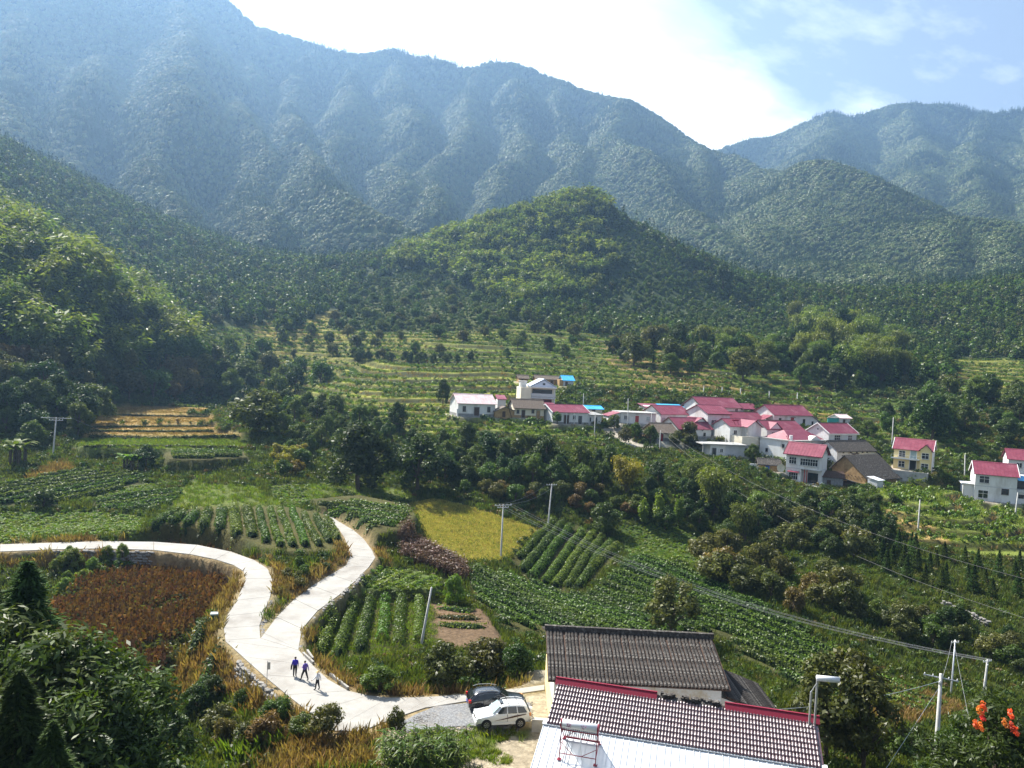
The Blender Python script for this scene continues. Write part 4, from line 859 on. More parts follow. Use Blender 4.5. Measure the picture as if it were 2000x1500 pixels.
# ------------------------------------------------------------------ village houses
class House:
    """local frame: x along the front wall, y to the back, z up; origin at the foot of the front wall's left end"""
    def __init__(s, key, label, cat='house', name='house', group=None):
        s.A, s.e, s.n, s.W, s.H, s.D, s.rise, s.yaw = HS[key]
        s.o = thing(name, s.A, label, cat, group, s.yaw)
    def body(s, mat='white_wall', gable=True, H=None, x0=0, x1=None, y0=0, y1=None, rise=None, base=-1.6):
        H = s.H if H is None else H; x1 = s.W if x1 is None else x1; y1 = s.D if y1 is None else y1; rise = s.rise if rise is None else rise
        if gable: poly = [(y0,base),(y1,base),(y1,H),((y0+y1)/2,H+rise),(y0,H)]
        else: poly = [(y0,base),(y1,base),(y1,H),(y0,H)]
        return MB().prism(poly, x0, x1, axis='x').build('wall', mat, s.o)
    def roof(s, mat='red_roof', H=None, x0=0, x1=None, y0=0, y1=None, rise=None, ov=.45, ovx=.4, th=.1, verge=None, ridge=None, tiles=False):
        """two pitched slabs, ridge along x"""
        H = s.H if H is None else H; x1 = s.W if x1 is None else x1; y1 = s.D if y1 is None else y1; rise = s.rise if rise is None else rise
        ym = (y0+y1)/2; k = rise/(ym-y0); za = H-ov*k; up = .03; a, b = x0-ovx, x1+ovx
        if tiles:
            mb = MB(); w = .27; n = int((b-a)/w)
            for sgn, ye in ((1, y0-ov), (-1, y1+ov)):
                for i in range(n+1):
                    xa = a+i*w; V = []
                    for (yy, zz) in ((ye, za+up), (ym, H+rise+up)):
                        V += [(xa, yy, zz), (xa+w*.3, yy, zz+.10), (xa+w*.6, yy, zz+.10), (xa+w*.9, yy, zz)]
                    mb.add(V, [(0,1,5,4),(1,2,6,5),(2,3,7,6)])
                mb.prism([(ye,za+up-.12),(ye,za+up+.01),(ym,H+rise+up+.01),(ym,H+rise+up-.12)], a, b, axis='x')
            r_ = mb.build('roof', mat, s.o)
        else:
            mb = MB(); mb.prism([(y0-ov,za+up),(ym,H+rise+up),(y1+ov,za+up),(y1+ov,za+up+th),(ym,H+rise+up+th),(y0-ov,za+up+th)], a, b, axis='x')
            n = int((b-a)/.75)
            for i in range(n+1):          # standing ribs
                xa = a+.1+i*.75
                mb.prism([(y0-ov,za+up+th),(ym,H+rise+up+th),(ym,H+rise+up+th+.035),(y0-ov,za+up+th+.035)], xa, xa+.06, axis='x')
            r_ = mb.build('roof', mat, s.o)
        rc = MB(); rc.prism([(ym-.22,H+rise+th-.06),(ym,H+rise+th+.14),(ym+.22,H+rise+th-.06)], a-.02, b+.02, axis='x'); rc.build('ridge_cap', ridge or mat, r_)
        if verge:
            for xe in (a, b):
                v = MB(); v.prism([(y0-ov,za-.04),(ym,H+rise-.04),(y1+ov,za-.04),(y1+ov,za+.2),(ym,H+rise+.22),(y0-ov,za+.2)], xe-.05, xe+.05, axis='x'); v.build('verge_board', verge, r_)
        return r_
    def flat(s, mat='concrete', z=None, x0=-.3, x1=None, y0=-.5, y1=None, th=.25):
        z = s.H if z is None else z; x1 = s.W+.3 if x1 is None else x1; y1 = s.D+.3 if y1 is None else y1
        return MB().box(x0, x1, y0, y1, z, z+th).build('roof_slab', mat, s.o)
    def face(s, wall):
        if wall == 'f': return lambda a, d, z: (a, -d, z)
        if wall == 'l': return lambda a, d, z: (-d, s.D-a, z)
        if wall == 'r': return lambda a, d, z: (s.W+d, a, z)
        if callable(wall): return wall
    def _box(s, mb, fn, a0, a1, d0, d1, z0, z1):
        V = [fn(a, d, z) for z in (z0, z1) for d in (d0, d1) for a in (a0, a1)]
        mb.add(V, [(0,2,3,1),(4,5,7,6),(0,1,5,4),(2,6,7,3),(0,4,6,2),(1,3,7,5)])
    def window(s, a, z, w, h, wall='f', frame='white_paint', cols=2, rows=1, pane='dark_window', sill=True, name='window'):
        fn = s.face(wall); t = .07; a0, a1, z0, z1 = a-w/2, a+w/2, z-h/2, z+h/2; mb = MB()
        s._box(mb, fn, a0-t, a0, .002, .08, z0-t, z1+t); s._box(mb, fn, a1, a1+t, .002, .08, z0-t, z1+t); s._box(mb, fn, a0, a1, .002, .08, z1, z1+t); s._box(mb, fn, a0, a1, .002, .08, z0-t, z0)
        for i in range(1, cols): x = a0+w*i/cols; s._box(mb, fn, x-.03, x+.03, .002, .06, z0, z1)
        for i in range(1, rows): zz_ = z0+h*i/rows+.15*(rows == 2); s._box(mb, fn, a0, a1, .004, .058, zz_-.03, zz_+.03)
        wd = mb.build(name, frame, s.o); p = MB(); s._box(p, fn, a0, a1, .001, .03, z0, z1); p.build('pane', pane, wd)
        if sill: q = MB(); s._box(q, fn, a0-.12, a1+.12, .001, .16, z0-t-.1, z0-t); q.build('sill', 'concrete', wd)
    def door(s, a, w, h, wall='f', mat='dark_wood', z0=0.0, frame='stone_plinth'):
        fn = s.face(wall); mb = MB(); s._box(mb, fn, a-w/2, a+w/2, .002, .06, z0, z0+h); d = mb.build('door', mat, s.o)
        f = MB()
        for q in (-1, 1): x = a+q*(w/2+.06); s._box(f, fn, x-.06, x+.06, .001, .09, z0, z0+h+.12)
        s._box(f, fn, a-w/2, a+w/2, .001, .09, z0+h, z0+h+.12); f.build('door_frame', frame, d)
    def plinth(s, h=.8, mat='stone_plinth', x0=0, x1=None):
        x1 = s.W if x1 is None else x1
        MB().box(x0-.05, x1+.05, -.05, s.D+.05, -1.6, h).build('plinth', mat, s.o)
    def part(s, name, mat, fn): mb = MB(); fn(mb); return mb.build(name, mat, s.o)
WH = 'white_wall'
h = House('H1', 'long white house with a roof coloured pale as sun glare, standing alone on a terrace'); h.body(); h.roof('glare_roof', ov=.5); h.plinth(.75); W = h.W
h.window(W*.165, 1.95, .72, 1.25, frame='dark_wood', cols=1); h.door(W*.5, 1.3, 2.1, z0=.3); h.window(W*.83, 1.95, .72, 1.25, frame='dark_wood', cols=1); h.part('buttress', WH, lambda m: m.prism([(0,-.5),(-.5,-.5),(-.1,1.9),(0,1.9)], -.35, -.02, axis='x'))
h = House('H2', 'old farmhouse with weathered grey tiles, patchy plaster and a mud lean-to'); h.body('cream_wall'); h.roof('tile_brown', tiles=True, ov=.7); h.plinth(.6, 'mud_wall'); W = h.W
h.door(W*.30, .8, 1.9); h.window(W*.12, 1.5, .6, .8, frame='dark_wood', cols=1); h.window(W*.62, 1.7, .6, .8, frame='dark_wood', cols=1); h.door(W*.8, .9, 1.9, mat='mud_wall')
h.part('lean_to_wall', 'mud_wall', lambda m: m.prism([(-5.2,-1.6),(-.1,-1.6),(-.1,1.6),(-2.6,2.5),(-5.2,1.3)], -.6, 2.6)); h.part('lean_to_roof', 'tile_brown', lambda m: m.prism([(-5.5,1.25),(-2.6,2.55),(.1,1.62),(.1,1.8),(-2.6,2.75),(-5.5,1.43)], -.9, 2.8)); h.part('lean_to_door', 'dark_wood', lambda m: m.box(-3.3, -2.5, -.66, -.59, 0, 1.5)); h.part('leaning_pole', 'dark_wood', lambda m: m.bar((-.9,-1.5,-.2), (-1.6,-.6,2.1), .12))
h.part('shed_wall', WH, lambda m: m.box(-3.4, -1.2, 5.0, 7.5, -1.6, 4.2)); h.part('shed_roof', 'red_roof', lambda m: m.prism([(4.6,4.2),(7.8,5.2),(7.8,5.35),(4.6,4.35)], -3.6, -1.0, axis='x'))
h = House('H3', 'tall pale house with a blue pediment and an open upper balcony'); W, H = h.W, h.H
h.part('wall', 'cream_wall', lambda m: (m.box(0, W*.3, 0, 7, -1.6, H), m.box(W*.3+.003, W, 1.4, 7, -1.6, H))); h.part('balcony', 'grey_wall', lambda m: (m.box(W*.3, W+.1, -.1, 1.4, H*.42, H*.5), m.box(W*.3, W+.1, -.12, -.02, H*.52, H*.70)))
h.part('balcony_recess', 'dark_window', lambda m: (m.box(W*.36, W*.94, 1.33, 1.398, H*.55, H*.92), m.box(W*.36, W*.94, 1.33, 1.398, .1, H*.38))); h.part('pillar', WH, lambda m: (m.box(W-.25, W, -.02, .23, -1.6, H*.42), m.box(W-.25, W, -.02, .23, H*.5, H)))
h.part('cornice', 'white_paint', lambda m: m.box(W*.27, W+.3, -.5, 7.2, H, H+.35)); h.part('pediment', 'pale_blue_wall', lambda m: m.prism([(W*.29,H+.353),(W+.2,H+.353),(W*.65,H+2.3)], -.2, 6.6)); h.part('pediment_roof', 'pale_blue_wall', lambda m: m.prism([(W*.25,H+.36),(W*.65,H+2.5),(W+.3,H+.36),(W+.3,H+.5),(W*.65,H+2.66),(W*.25,H+.5)], -.45, 6.8)); h.part('gable_vent', 'dark_window', lambda m: m.box(W*.62, W*.69, -.26, -.19, H+.9, H+1.4)); h.part('stair_tower', WH, lambda m: (m.box(.1, 1.9, 2, 4, H, H+1.6), m.box(-.1, 2.1, 1.8, 4.2, H+1.6, H+1.75)))
h = House('H4', 'long low white house with pink roof and a round bush by its wall'); W = h.W; h.body(); h.roof(verge='white_paint'); h.door(W*.38, 1.4, 2.2); h.door(W*.77, .9, 2.0, mat='dark_window'); h.window(W*.15, 1.7, .9, 1.0); h.window(W*.6, 1.7, .8, 1.0); h.plinth(.4)
[h.part('porch_post', 'grey_wall', lambda m: m.box(W*q, W*q+.15, -1.0, -.85, -.5, 2.6)) for q in (.33, .55, .98)]; h.part('annexe_wall', WH, lambda m: m.box(W+.1, W+4.6, .6, 5, -1.6, 2.5)); h.part('annexe_roof', 'stone_plinth', lambda m: m.prism([(0,2.3),(5.3,2.75),(5.3,2.9),(0,2.45)], W+.0, W+5.0, axis='x')); h.part('annexe_window', 'dark_window', lambda m: m.box(W+.7, W+1.3, .55, .6, .6, 1.7)); h.part('annexe_door', 'dark_window', lambda m: m.box(W+2.6, W+3.2, .55, .6, 0, 1.8))
h.part('rear_roof', 'red_roof', lambda m: m.prism([(7.6,3.4),(11.5,4.6),(11.5,4.72),(7.6,3.52)], 0, W*.6, axis='x')); h.part('rear_wall', WH, lambda m: m.box(.3, W*.58, 8.2, 11, -1.6, 3.4))
h = House('H5', 'low flat roofed white house with a red door in the middle of its front'); W, H = h.W, h.H; h.body(gable=False); h.flat(); h.window(W*.14, H*.56, .95, 1.0, cols=3); h.door(W*.46, 1.05, 2.1, mat='red_door', frame='white_paint'); h.window(W*.78, H*.52, .95, 1.0, cols=2, rows=2, pane='glass_pale')
h.part('side_wing', WH, lambda m: m.prism([(-3.2,-1.6),(-.01,-1.6),(-.01,H-.1),(-3.2,H*.62)], .3, 5.5)); h.part('side_roof', 'red_roof', lambda m: m.prism([(-3.5,H*.60),(-.01,H+.02),(-.01,H+.14),(-3.5,H*.60+.12)], .0, 5.8)); h.part('side_door', 'red_door', lambda m: m.box(-1.3, -.5, .24, .29, 0, 1.9))
h = House('H6', 'white house with long red roof behind the flat roofed house'); W = h.W; h.body(); h.roof(verge='dark_wood'); h.window(W*.1, 1.3, 1.2, 1.2, pane='glass_pale'); h.window(W*.55, 1.5, 1.0, 1.1); h.window(W*.85, 1.5, 1.0, 1.1)
h = House('H8', 'white house under the highest broad red roof at the back of the cluster'); W = h.W; h.body(); h.roof(verge='dark_wood', ov=.8); h.window(W*.2, 1.7, .9, 1.0); h.window(W*.9, 1.9, .9, .9); h.part('rear_wing_wall', WH, lambda m: m.box(W+.8, W+8, 2.0, 7.0, -1.6, 2.3)); h.part('rear_wing_roof', 'red_roof', lambda m: m.prism([(1.4,2.2),(4.5,3.7),(7.6,2.2),(7.6,2.32),(4.5,3.83),(1.4,2.32)], W+.5, W+8.4, axis='x'))
h = House('H9', 'two storey white house with red roof and white framed upper window'); W, H = h.W, h.H; h.body(); h.roof(ridge='red_roof'); h.window(W*.32, H*.63, 2.3, 1.3, cols=4, rows=2); h.window(W*.85, H*.62, 1.0, 1.2); h.door(W*.55, 1.2, 2.4, mat='red_door'); h.part('eave_fascia', 'dark_wood', lambda m: m.box(-.3, W+.3, -.50, -.40, H-.33, H-.17)); h.part('air_conditioner', 'white_paint', lambda m: m.box(W*.72, W*.72+.8, -.4, -.01, H*.40, H*.40+.6))
h.part('cross_roof', 'red_roof', lambda m: m.prism([(-6.5,H*.52),(-2.6,H*.80),(-.4,H*.60),(-.4,H*.62),(-2.6,H*.82),(-6.5,H*.54)], -1.0, 5.0)); h.part('cross_wall', WH, lambda m: m.prism([(-6,-1.6),(-.6,-1.6),(-.6,H*.60),(-2.6,H*.79),(-6,H*.53)], -.6, 4.8))
h = House('H10', 'white house with pink red roof and a dark door, beside the brown tiled cottage'); W, H = h.W, h.H; h.body(); h.roof(verge='dark_wood', ov=.6); h.plinth(.7); h.door(W*.45, 1.3, 2.0); h.window(W*.8, 1.2, .6, .8, frame='dark_wood', cols=1); h.window(W*.15, 1.3, .6, .8, frame='dark_wood', cols=1); [h.part('bracket', 'dark_wood', lambda m: m.bar((W*q,-.02,H-.7), (W*q+.25,-.5,H-.2), .12)) for q in (.3, .72)]
h = House('H11', 'small cottage with brown tiles, mud gable and a low porch roof'); W, H = h.W, h.H; h.body('cream_wall'); h.roof('tile_brown', tiles=True, ov=.6); h.plinth(.75); h.door(W*.22, .7, 1.8, mat='red_door'); h.window(W*.75, 1.6, .55, .8, frame='dark_wood', cols=1); h.part('mud_gable', 'mud_wall', lambda m: m.prism([(.1,-1.5),(h.D-.1,-1.5),(h.D-.1,H-.1),(h.D/2,H+h.rise-.15),(.1,H-.1)], -.06, -.005, axis='x'))
h.part('porch_roof', 'tile_brown', lambda m: m.prism([(-4.2,1.5),(-.1,2.2),(-.1,2.35),(-4.2,1.65)], .3, 5.2)); [h.part('porch_post', 'dark_wood', lambda m: m.box(x, x+.14, .5, .64, -.5, 1.6)) for x in (-3.9, -2.1)]
h = House('H12', 'beige house under the red roof between the two back rows'); W, H = h.W, h.H; h.body('cream_wall'); h.roof(ridge='dark_wood'); h.window(W*.66, H*.55, 1.1, 1.0, frame='dark_wood'); h.window(W*.25, H*.55, 1.1, 1.0); h.part('eave_fascia', 'white_paint', lambda m: m.box(-.3, W+.3, -.50, -.42, H-.36, H-.22))
h = House('H13', 'white house with a small gable turned to the courtyard wall'); W, H = h.W, h.H; h.body(); h.roof(); h.part('front_gable', WH, lambda m: m.prism([(W*.45,-1.6),(W*.98,-1.6),(W*.98,H+.1),(W*.715,H+1.55),(W*.45,H+.1)], -2.2, 3.2)); h.part('front_gable_roof', 'red_roof', lambda m: (m.prism([(W*.40,H-.15),(W*.715,H+1.6),(W*.715,H+1.72),(W*.40,H-.03)], -2.6, 3.3), m.prism([(W*.716,H+1.6),(W*1.03,H-.15),(W*1.03,H-.03),(W*.716,H+1.72)], -2.6, 3.3)))
h.part('water_heater', 'red_steel', lambda m: (m.bar((W*.16,-.3,H+.3),(W*.16,.5,H+1.4),.08), m.bar((W*.3,-.3,H+.3),(W*.3,.5,H+1.4),.08), m.tube([(W*.12,.5,H+1.5),(W*.36,.5,H+1.5)],.22))); h.window(W*.2, H*.5, 1.0, 1.0)
def cyard(m): m.box(W*.05, W*1.35, -4.2, -4.0, -3.2, .9); m.box(W*.05, W*.05+.2, -4.0, -.1, -3.2, .9); m.box(W*1.35-.2, W*1.35, -4.0, 1.5, -3.2, .9)
h.part('courtyard_wall', 'cream_wall', cyard); h.part('courtyard_plinth', 'stone_plinth', lambda m: m.box(W*.05-.05, W*1.35+.05, -4.27, -4.205, -3.4, -1.3))
h = House('H14', 'grey outbuilding with a flat concrete roof at the village edge', 'outbuilding', 'outbuilding'); W, H = h.W, h.H; h.part('wall', WH, lambda m: m.box(0, W*.45, 0, 5, -1.6, H)); h.part('rear_wall', 'grey_wall', lambda m: m.box(W*.45+.004, W, 0.1, 5, -1.6, H)); h.flat(x0=-2.2, y0=-.6, y1=5.6); h.door(W*.12, .9, 1.9, mat='dark_window'); h.window(W*.33, 1.4, .7, .8); h.part('porch_post', 'concrete', lambda m: m.box(-2.0, -1.85, -.3, -.15, -1, H)); h.part('skylight_sheet', 'glass_pale', lambda m: m.box(W*.7, W*.85, 1.0, 2.4, H+.255, H+.30))
h = House('H15', 'white house with red roof, red hooded window and a sloping side wing'); W, H = h.W, h.H; h.body(); h.roof(ov=.7); h.window(W*.17, H*.5, .75, 1.3, frame='dark_wood', cols=1); h.window(W*.5, H*.55, 1.0, 1.1, frame='red_door', cols=1, pane='red_door'); h.window(W*.82, H*.45, .75, 1.3, frame='dark_wood', cols=1); h.part('window_hood', 'red_roof', lambda m: m.box(W*.5-.75, W*.5+.75, -.6, -.01, H*.55+.75, H*.55+.85)); h.plinth(.5)
h.part('side_wing', WH, lambda m: m.prism([(W+.01,-1.6),(W+4.2,-1.6),(W+4.2,1.4),(W+.01,H-.2)], .1, 6)); h.part('side_wing_roof', 'stone_plinth', lambda m: m.prism([(W+.01,H-.15),(W+4.6,1.25),(W+4.6,1.4),(W+.01,H)], -.3, 6.3)); h.part('side_wing_door', 'dark_window', lambda m: m.box(W+.6, W+1.3, .03, .09, -.4, 1.8)); h.part('side_shelter', 'red_roof', lambda m: m.prism([(-3.8,H*.45),(-.01,H*.85),(-.01,H*.85+.1),(-3.8,H*.45+.1)], .5, 4)); h.part('side_shelter_wall', 'mud_wall', lambda m: m.box(-3.4, -.02, 3.4, 3.6, -1.6, H*.5))
h = House('H16', 'white house with red roof and one tiny white front gable in the middle row'); W, H = h.W, h.H; h.body(); h.roof(ridge='dark_wood'); h.part('dormer_wall', WH, lambda m: m.prism([(W*.08,H-.1),(W*.38,H-.1),(W*.23,H+1.5)], -.25, 2.6)); h.part('dormer_roof', 'red_roof', lambda m: (m.prism([(W*.05,H-.2),(W*.23,H+1.6),(W*.23,H+1.72),(W*.05,H-.08)], -.45, 3.0), m.prism([(W*.231,H+1.6),(W*.41,H-.2),(W*.41,H-.08),(W*.231,H+1.72)], -.45, 3.0))); h.window(W*.17, H*.5, 1.0, 1.2); h.window(W*.6, H*.5, 1.2, 1.0)
h = House('H17', 'white house with red roof, pale verge boards and two wide front windows'); W, H = h.W, h.H; h.body(); h.roof(verge='white_paint', ridge='dark_wood'); h.window(W*.3, H*.45, 2.2, 1.4, cols=3, rows=2); h.window(W*.76, H*.42, 1.6, 1.4, cols=2, rows=2); h.part('gutter', 'white_paint', lambda m: m.box(-.4, W+.4, -.62, -.46, H-.42, H-.25)); h.window(h.D*.5, H+.7, .4, .5, wall='l', cols=1, sill=False)
h = House('H18', 'white block house with a hipped red roof sitting on a flat slab'); W, H, D = h.W, h.H, h.D; h.body(gable=False); h.flat(y0=-.7); h.part('hip_roof', 'red_roof', lambda m: m.add([(.8,.3,H+.26),(W,.3,H+.26),(W,D-.4,H+.26),(.8,D-.4,H+.26),(3.4,D/2,H+2.5),(W-3.0,D/2,H+2.5)], [(0,1,5,4),(2,3,4,5),(1,2,5),(3,0,4),(3,2,1,0)])); h.window(D*.8, H*.72, .6, .8, wall='l', cols=1, frame='dark_wood'); h.window(W*.1, H*.78, .9, .9, cols=2, frame='dark_wood'); h.part('gable_front', WH, lambda m: m.prism([(W*.55,H+.26),(W*.85,H+.26),(W*.7,H+1.3)], -.2, 1.6)); h.window(D*.25, H*.4, .6, .8, wall='l', cols=1, frame='dark_wood')
h.part('water_tank', 'white_paint', lambda m: m.tube([(1.0,.4,H+.25),(1.0,.4,H+1.5)], .4, 12)); h.part('water_heater', 'red_steel', lambda m: (m.bar((.1,.4,H+.25),(.1,1.2,H+1.3),.1), m.bar((.6,.4,H+.25),(.6,1.2,H+1.3),.1)))
h = House('H19', 'long white house with old grey tiles and a row of small square openings'); W, H = h.W, h.H; h.body(); h.roof('tile_old', tiles=True, ov=.6)
for q in (.16, .36, .52, .68, .8): h.window(W*q, H*.83, .5, .45, frame='dark_wood', cols=1, sill=False)
h.window(W*.16, H*.4, .9, .9, frame='dark_wood'); h.part('eave_hood', 'dark_wood', lambda m: m.box(W*.38, W*.55, -.5, -.01, H*.66, H*.72)); h.door(W*.45, 1.1, 2.0); h.part('side_wing', WH, lambda m: m.prism([(W+.01,-1.6),(W+5.5,-1.6),(W+5.5,.6),(W+.01,H-.4)], .2, 5.5)); h.part('side_wing_roof', 'tile_old', lambda m: m.prism([(W+.01,H-.35),(W+6,.45),(W+6,.6),(W+.01,H-.2)], -.2, 5.9))
# two storey house on the terrace edge
h = House('H20', 'two storey white house with red roof, wide upper window and open ground floor porch'); W, H, D = h.W, h.H, h.D
h.part('wall', WH, lambda m: (m.box(0, W*.46, 0, D, -2.5, H*.47), m.box(W*.46+.003, W, 2.0, D, -2.5, H*.47), m.prism([(0,H*.47),(D,H*.47),(D,H),(D/2,H+h.rise),(0,H)], 0, W, axis='x')))
h.roof(verge='dark_wood', ov=.7, ovx=.6, ridge='red_roof'); h.part('eave_trim', 'red_roof', lambda m: m.box(-.5, W+.5, -.85, -.72, H-.55, H-.38)); h.window(W*.2, H*.73, 1.6, 1.5, cols=3, rows=2); h.window(W*.68, H*.72, 3.9, 1.5, cols=7, rows=2); h.window(W*.24, H*.2, 2.0, 1.5, cols=4, rows=2); h.part('window_hood', 'red_roof', lambda m: m.prism([(-.8,H*.2+.95),(-.01,H*.2+1.15),(-.01,H*.2+1.25),(-.8,H*.2+1.05)], W*.08, W*.42, axis='x'))
[h.part('porch_column', 'red_door', lambda m: m.box(W*q, W*q+.16, .1, .26, -.2, H*.47)) for q in (.55, .62)]; h.part('porch_doorway', 'dark_window', lambda m: m.box(W*.6, W*.9, 1.93, 1.997, 0, 2.4)); h.part('floor_band', 'grey_wall', lambda m: m.box(-.06, W+.06, -.06, D+.05, H*.47-.02, H*.47+.12)); h.window(D*.75, H*.27, .7, 1.0, wall='r', cols=1, frame='dark_wood'); h.part('gable_board', 'grey_wall', lambda m: m.prism([(.2,H+.05),(D-.2,H+.05),(D/2,H+h.rise-.2)], W+.005, W+.05, axis='x'))
h.part('terrace_slab', 'yellow_wall', lambda m: m.box(-2.5, W+1.0, -3.4, -.02, -.75, -.05)); h.part('terrace_floor', 'concrete', lambda m: m.box(-2.55, W+1.05, -3.45, -.02, -.047, .0))
h.part('downpipe', 'grey_wall', lambda m: m.box(W*.95, W*.95+.1, -.13, -.03, H*.5, H-.5))
h = House('H21', 'small tiled mud shed with a blue door left of the two storey house', 'shed', 'shed'); W, H = h.W, h.H; h.body('mud_wall', rise=h.rise); h.roof('tile_old', tiles=True, ov=.5); h.door(W*.42, .8, 1.4, mat='blue_door'); h.part('white_panel', WH, lambda m: m.box(-2.0, -.02, .5, .7, -1.5, H-.2))
h = House('H22', 'big mud brick barn with a sweeping dark tiled roof', 'barn', 'barn'); W, H, D = h.W, h.H, h.D
h.part('wall', 'mud_wall', lambda m: m.prism([(0,-2),(D,-2),(D,H),(D*.62,H+h.rise),(0,H*.55)], 0, W, axis='x')); 
def bt(m):
    w = .3; a, b = -.5, W+.5
    for (y0, z0, y1, z1) in ((-1.0, H*.55-.45, D*.62, H+h.rise+.05), (D+.5, H-.4, D*.62, H+h.rise+.05)):
        for i in range(int((b-a)/w)):
            xa = a+i*w; V = []
            for (yy, zz) in ((y0, z0), (y1, z1)): V += [(xa,yy,zz),(xa+w*.3,yy,zz+.1),(xa+w*.6,yy,zz+.1),(xa+w*.9,yy,zz)]
            m.add(V, [(0,1,5,4),(1,2,6,5),(2,3,7,6)])
        m.prism([(y0,z0-.1),(y0,z0+.005),(y1,z1+.005),(y1,z1-.1)], a, b, axis='x')
h.part('roof', 'tile_old', bt); [h.part('beam_end', 'dark_wood', lambda m: m.box(-.2, -.004, .8+q*.9, .95+q*.9, H*.5, H*.5+.15)) for q in range(8)]; h.part('hen_house', 'grey_wall', lambda m: m.box(-1.0, 1.3, -3.6, -1.2, -2, 1.5)); h.part('hen_house_roof', 'white_metal', lambda m: m.prism([(-3.9,1.45),(-1.0,2.0),(-1.0,2.06),(-3.9,1.51)], -1.2, 1.5, axis='x')); h.door(W*.6, 1.4, 1.8)
h = House('H23', 'low dark shed with maroon roof right beside the two storey house', 'shed', 'shed'); W, H = h.W, h.H; h.body('stone_plinth'); h.roof('dark_wood'); h.door(W*.3, .9, 1.6); h.part('side_bin', 'dark_wood', lambda m: m.box(W+.2, W+4, .5, 3, -1.5, 1.3)); h.part('side_cover', 'tile_old', lambda m: m.prism([(W+.0,1.9),(W+4.4,1.1),(W+4.4,1.25),(W+.0,2.05)], .1, 3.4))
h = House('H24', 'tiny white hut with a teal side wall at the field edge', 'hut', 'hut'); W, H = h.W, h.H; h.body(); h.roof('glare_roof'); h.part('teal_wall', 'teal', lambda m: m.box(-4.0, -.05, .4, .6, -1, H*.9)); h.part('teal_coping', 'concrete', lambda m: m.box(-4.1, -.05, .3, .7, H*.9, H*.9+.15)); h.door(W*.4, .7, 1.3)
h = House('H25', 'yellow two storey house with red roof, balcony and projecting gabled bay'); W, H, D = h.W, h.H, h.D; h.body('yellow_wall'); h.roof(verge='white_paint')
h.part('gable_panel', WH, lambda m: m.prism([(.02,-.9),(D-.02,-.9),(D-.02,H-.06),(D/2,H+h.rise-.08),(.02,H-.06)], W+.003, W+.06, axis='x')); h.part('bay', 'yellow_wall', lambda m: m.prism([(W*.70,-1.6),(W*.985,-1.6),(W*.985,H+.05),(W*.843,H+1.25),(W*.70,H+.05)], -.8, 2.0)); h.part('bay_roof', 'red_roof', lambda m: (m.prism([(W*.66,H-.15),(W*.843,H+1.32),(W*.843,H+1.44),(W*.66,H-.03)], -1.1, 3.4), m.prism([(W*.844,H+1.32),(W*1.03,H-.15),(W*1.03,H-.03),(W*.844,H+1.44)], -1.1, 3.4)))
h.part('balcony_slab', 'white_paint', lambda m: (m.box(-.5, W*.69, -1.2, -.02, H*.5, H*.5+.16), m.box(-.5, W*.69, -1.2, -1.12, H*.5+.165, H*.5+.3))); h.part('balcony_rail', 'white_paint', lambda m: [m.box(-.45+i*.8, -.40+i*.8, -1.18, -1.13, H*.5+.16, H*.5+.95) for i in range(int((W*.69+.4)/.8)+1)] and m.box(-.5, W*.69, -1.18, -1.12, H*.5+.95, H*.5+1.0))
bayf = lambda a, d, z: (a, -.8-d, z)
for z in (H*.24, H*.74): h.window(W*.22, z, 1.3, 1.4, cols=2, rows=2); h.window(W*.84, z, 1.45, 1.3, wall=bayf, cols=2, rows=2)
h.door(W*.52, 1.4, 2.3, mat='dark_window', frame='white_paint'); h.door(W*.52, 1.3, 2.1, mat='glass_pale', z0=H*.5+.2, frame='white_paint'); h.window(D*.75, H*.5, .7, 1.2, wall='r', cols=1, frame='dark_wood'); h.window(D*.5, H+.9, .35, .5, wall='r', cols=1, sill=False)
h.part('garden_wall', 'concrete', lambda m: (m.box(-1.0, W*.95, -4.2, -4.0, -2.6, .0), m.box(W*.95, W*.95+.2, -4.2, -1.0, -2.6, .0))); h.part('gable_plinth', 'stone_plinth', lambda m: m.box(W-.3, W+.1, -.1, D+.05, -2.0, -.9+.88))
h = House('H26', 'large plain white house with crimson roof and three dark windows, at the slope foot'); W, H, D = h.W, h.H, h.D; h.body(); h.roof(verge='white_paint'); h.window(W*.22, H*.78, 1.9, 1.5, cols=2, rows=2); h.window(W*.21, H*.24, 1.9, 1.7, cols=2, rows=2, pane='glass_dark'); h.window(W*.73, H*.40, 1.3, 1.2, cols=2, frame='dark_wood')
h.part('floor_line', 'grey_wall', lambda m: m.box(-.03, W+.03, -.03, .0, H*.52, H*.55)); h.part('side_annexe', WH, lambda m: m.box(-2.2, -.01, 1.0, 4.5, -1.6, H*.55)); h.part('annexe_slab', 'white_paint', lambda m: m.box(-2.6, -.01, .5, 4.8, H*.55, H*.55+.2)); h.part('balcony', 'grey_wall', lambda m: m.box(W+.05, W+3.5, .3, 2.5, H*.42, H*.52)); h.part('balcony_opening', 'dark_window', lambda m: m.box(W+.12, W+3.4, 2.0, 2.4, H*.53, H*.85)); h.part('awning', 'blue_roof', lambda m: m.prism([(-.6,H*.86),(2.4,H*.98),(2.4,H*.98+.06),(-.6,H*.86+.06)], W+.1, W+4, axis='x')); h.part('side_block', WH, lambda m: m.box(W+.061, W+6, 2.5, D, -1.6, H*.98)); h.part('lower_block', WH, lambda m: m.box(W+.06, W+5, .6, 2.49, -1.6, H*.41)); h.part('lower_window', 'dark_window', lambda m: m.box(W+.5, W+1.6, .55, .6, H*.2, H*.34))
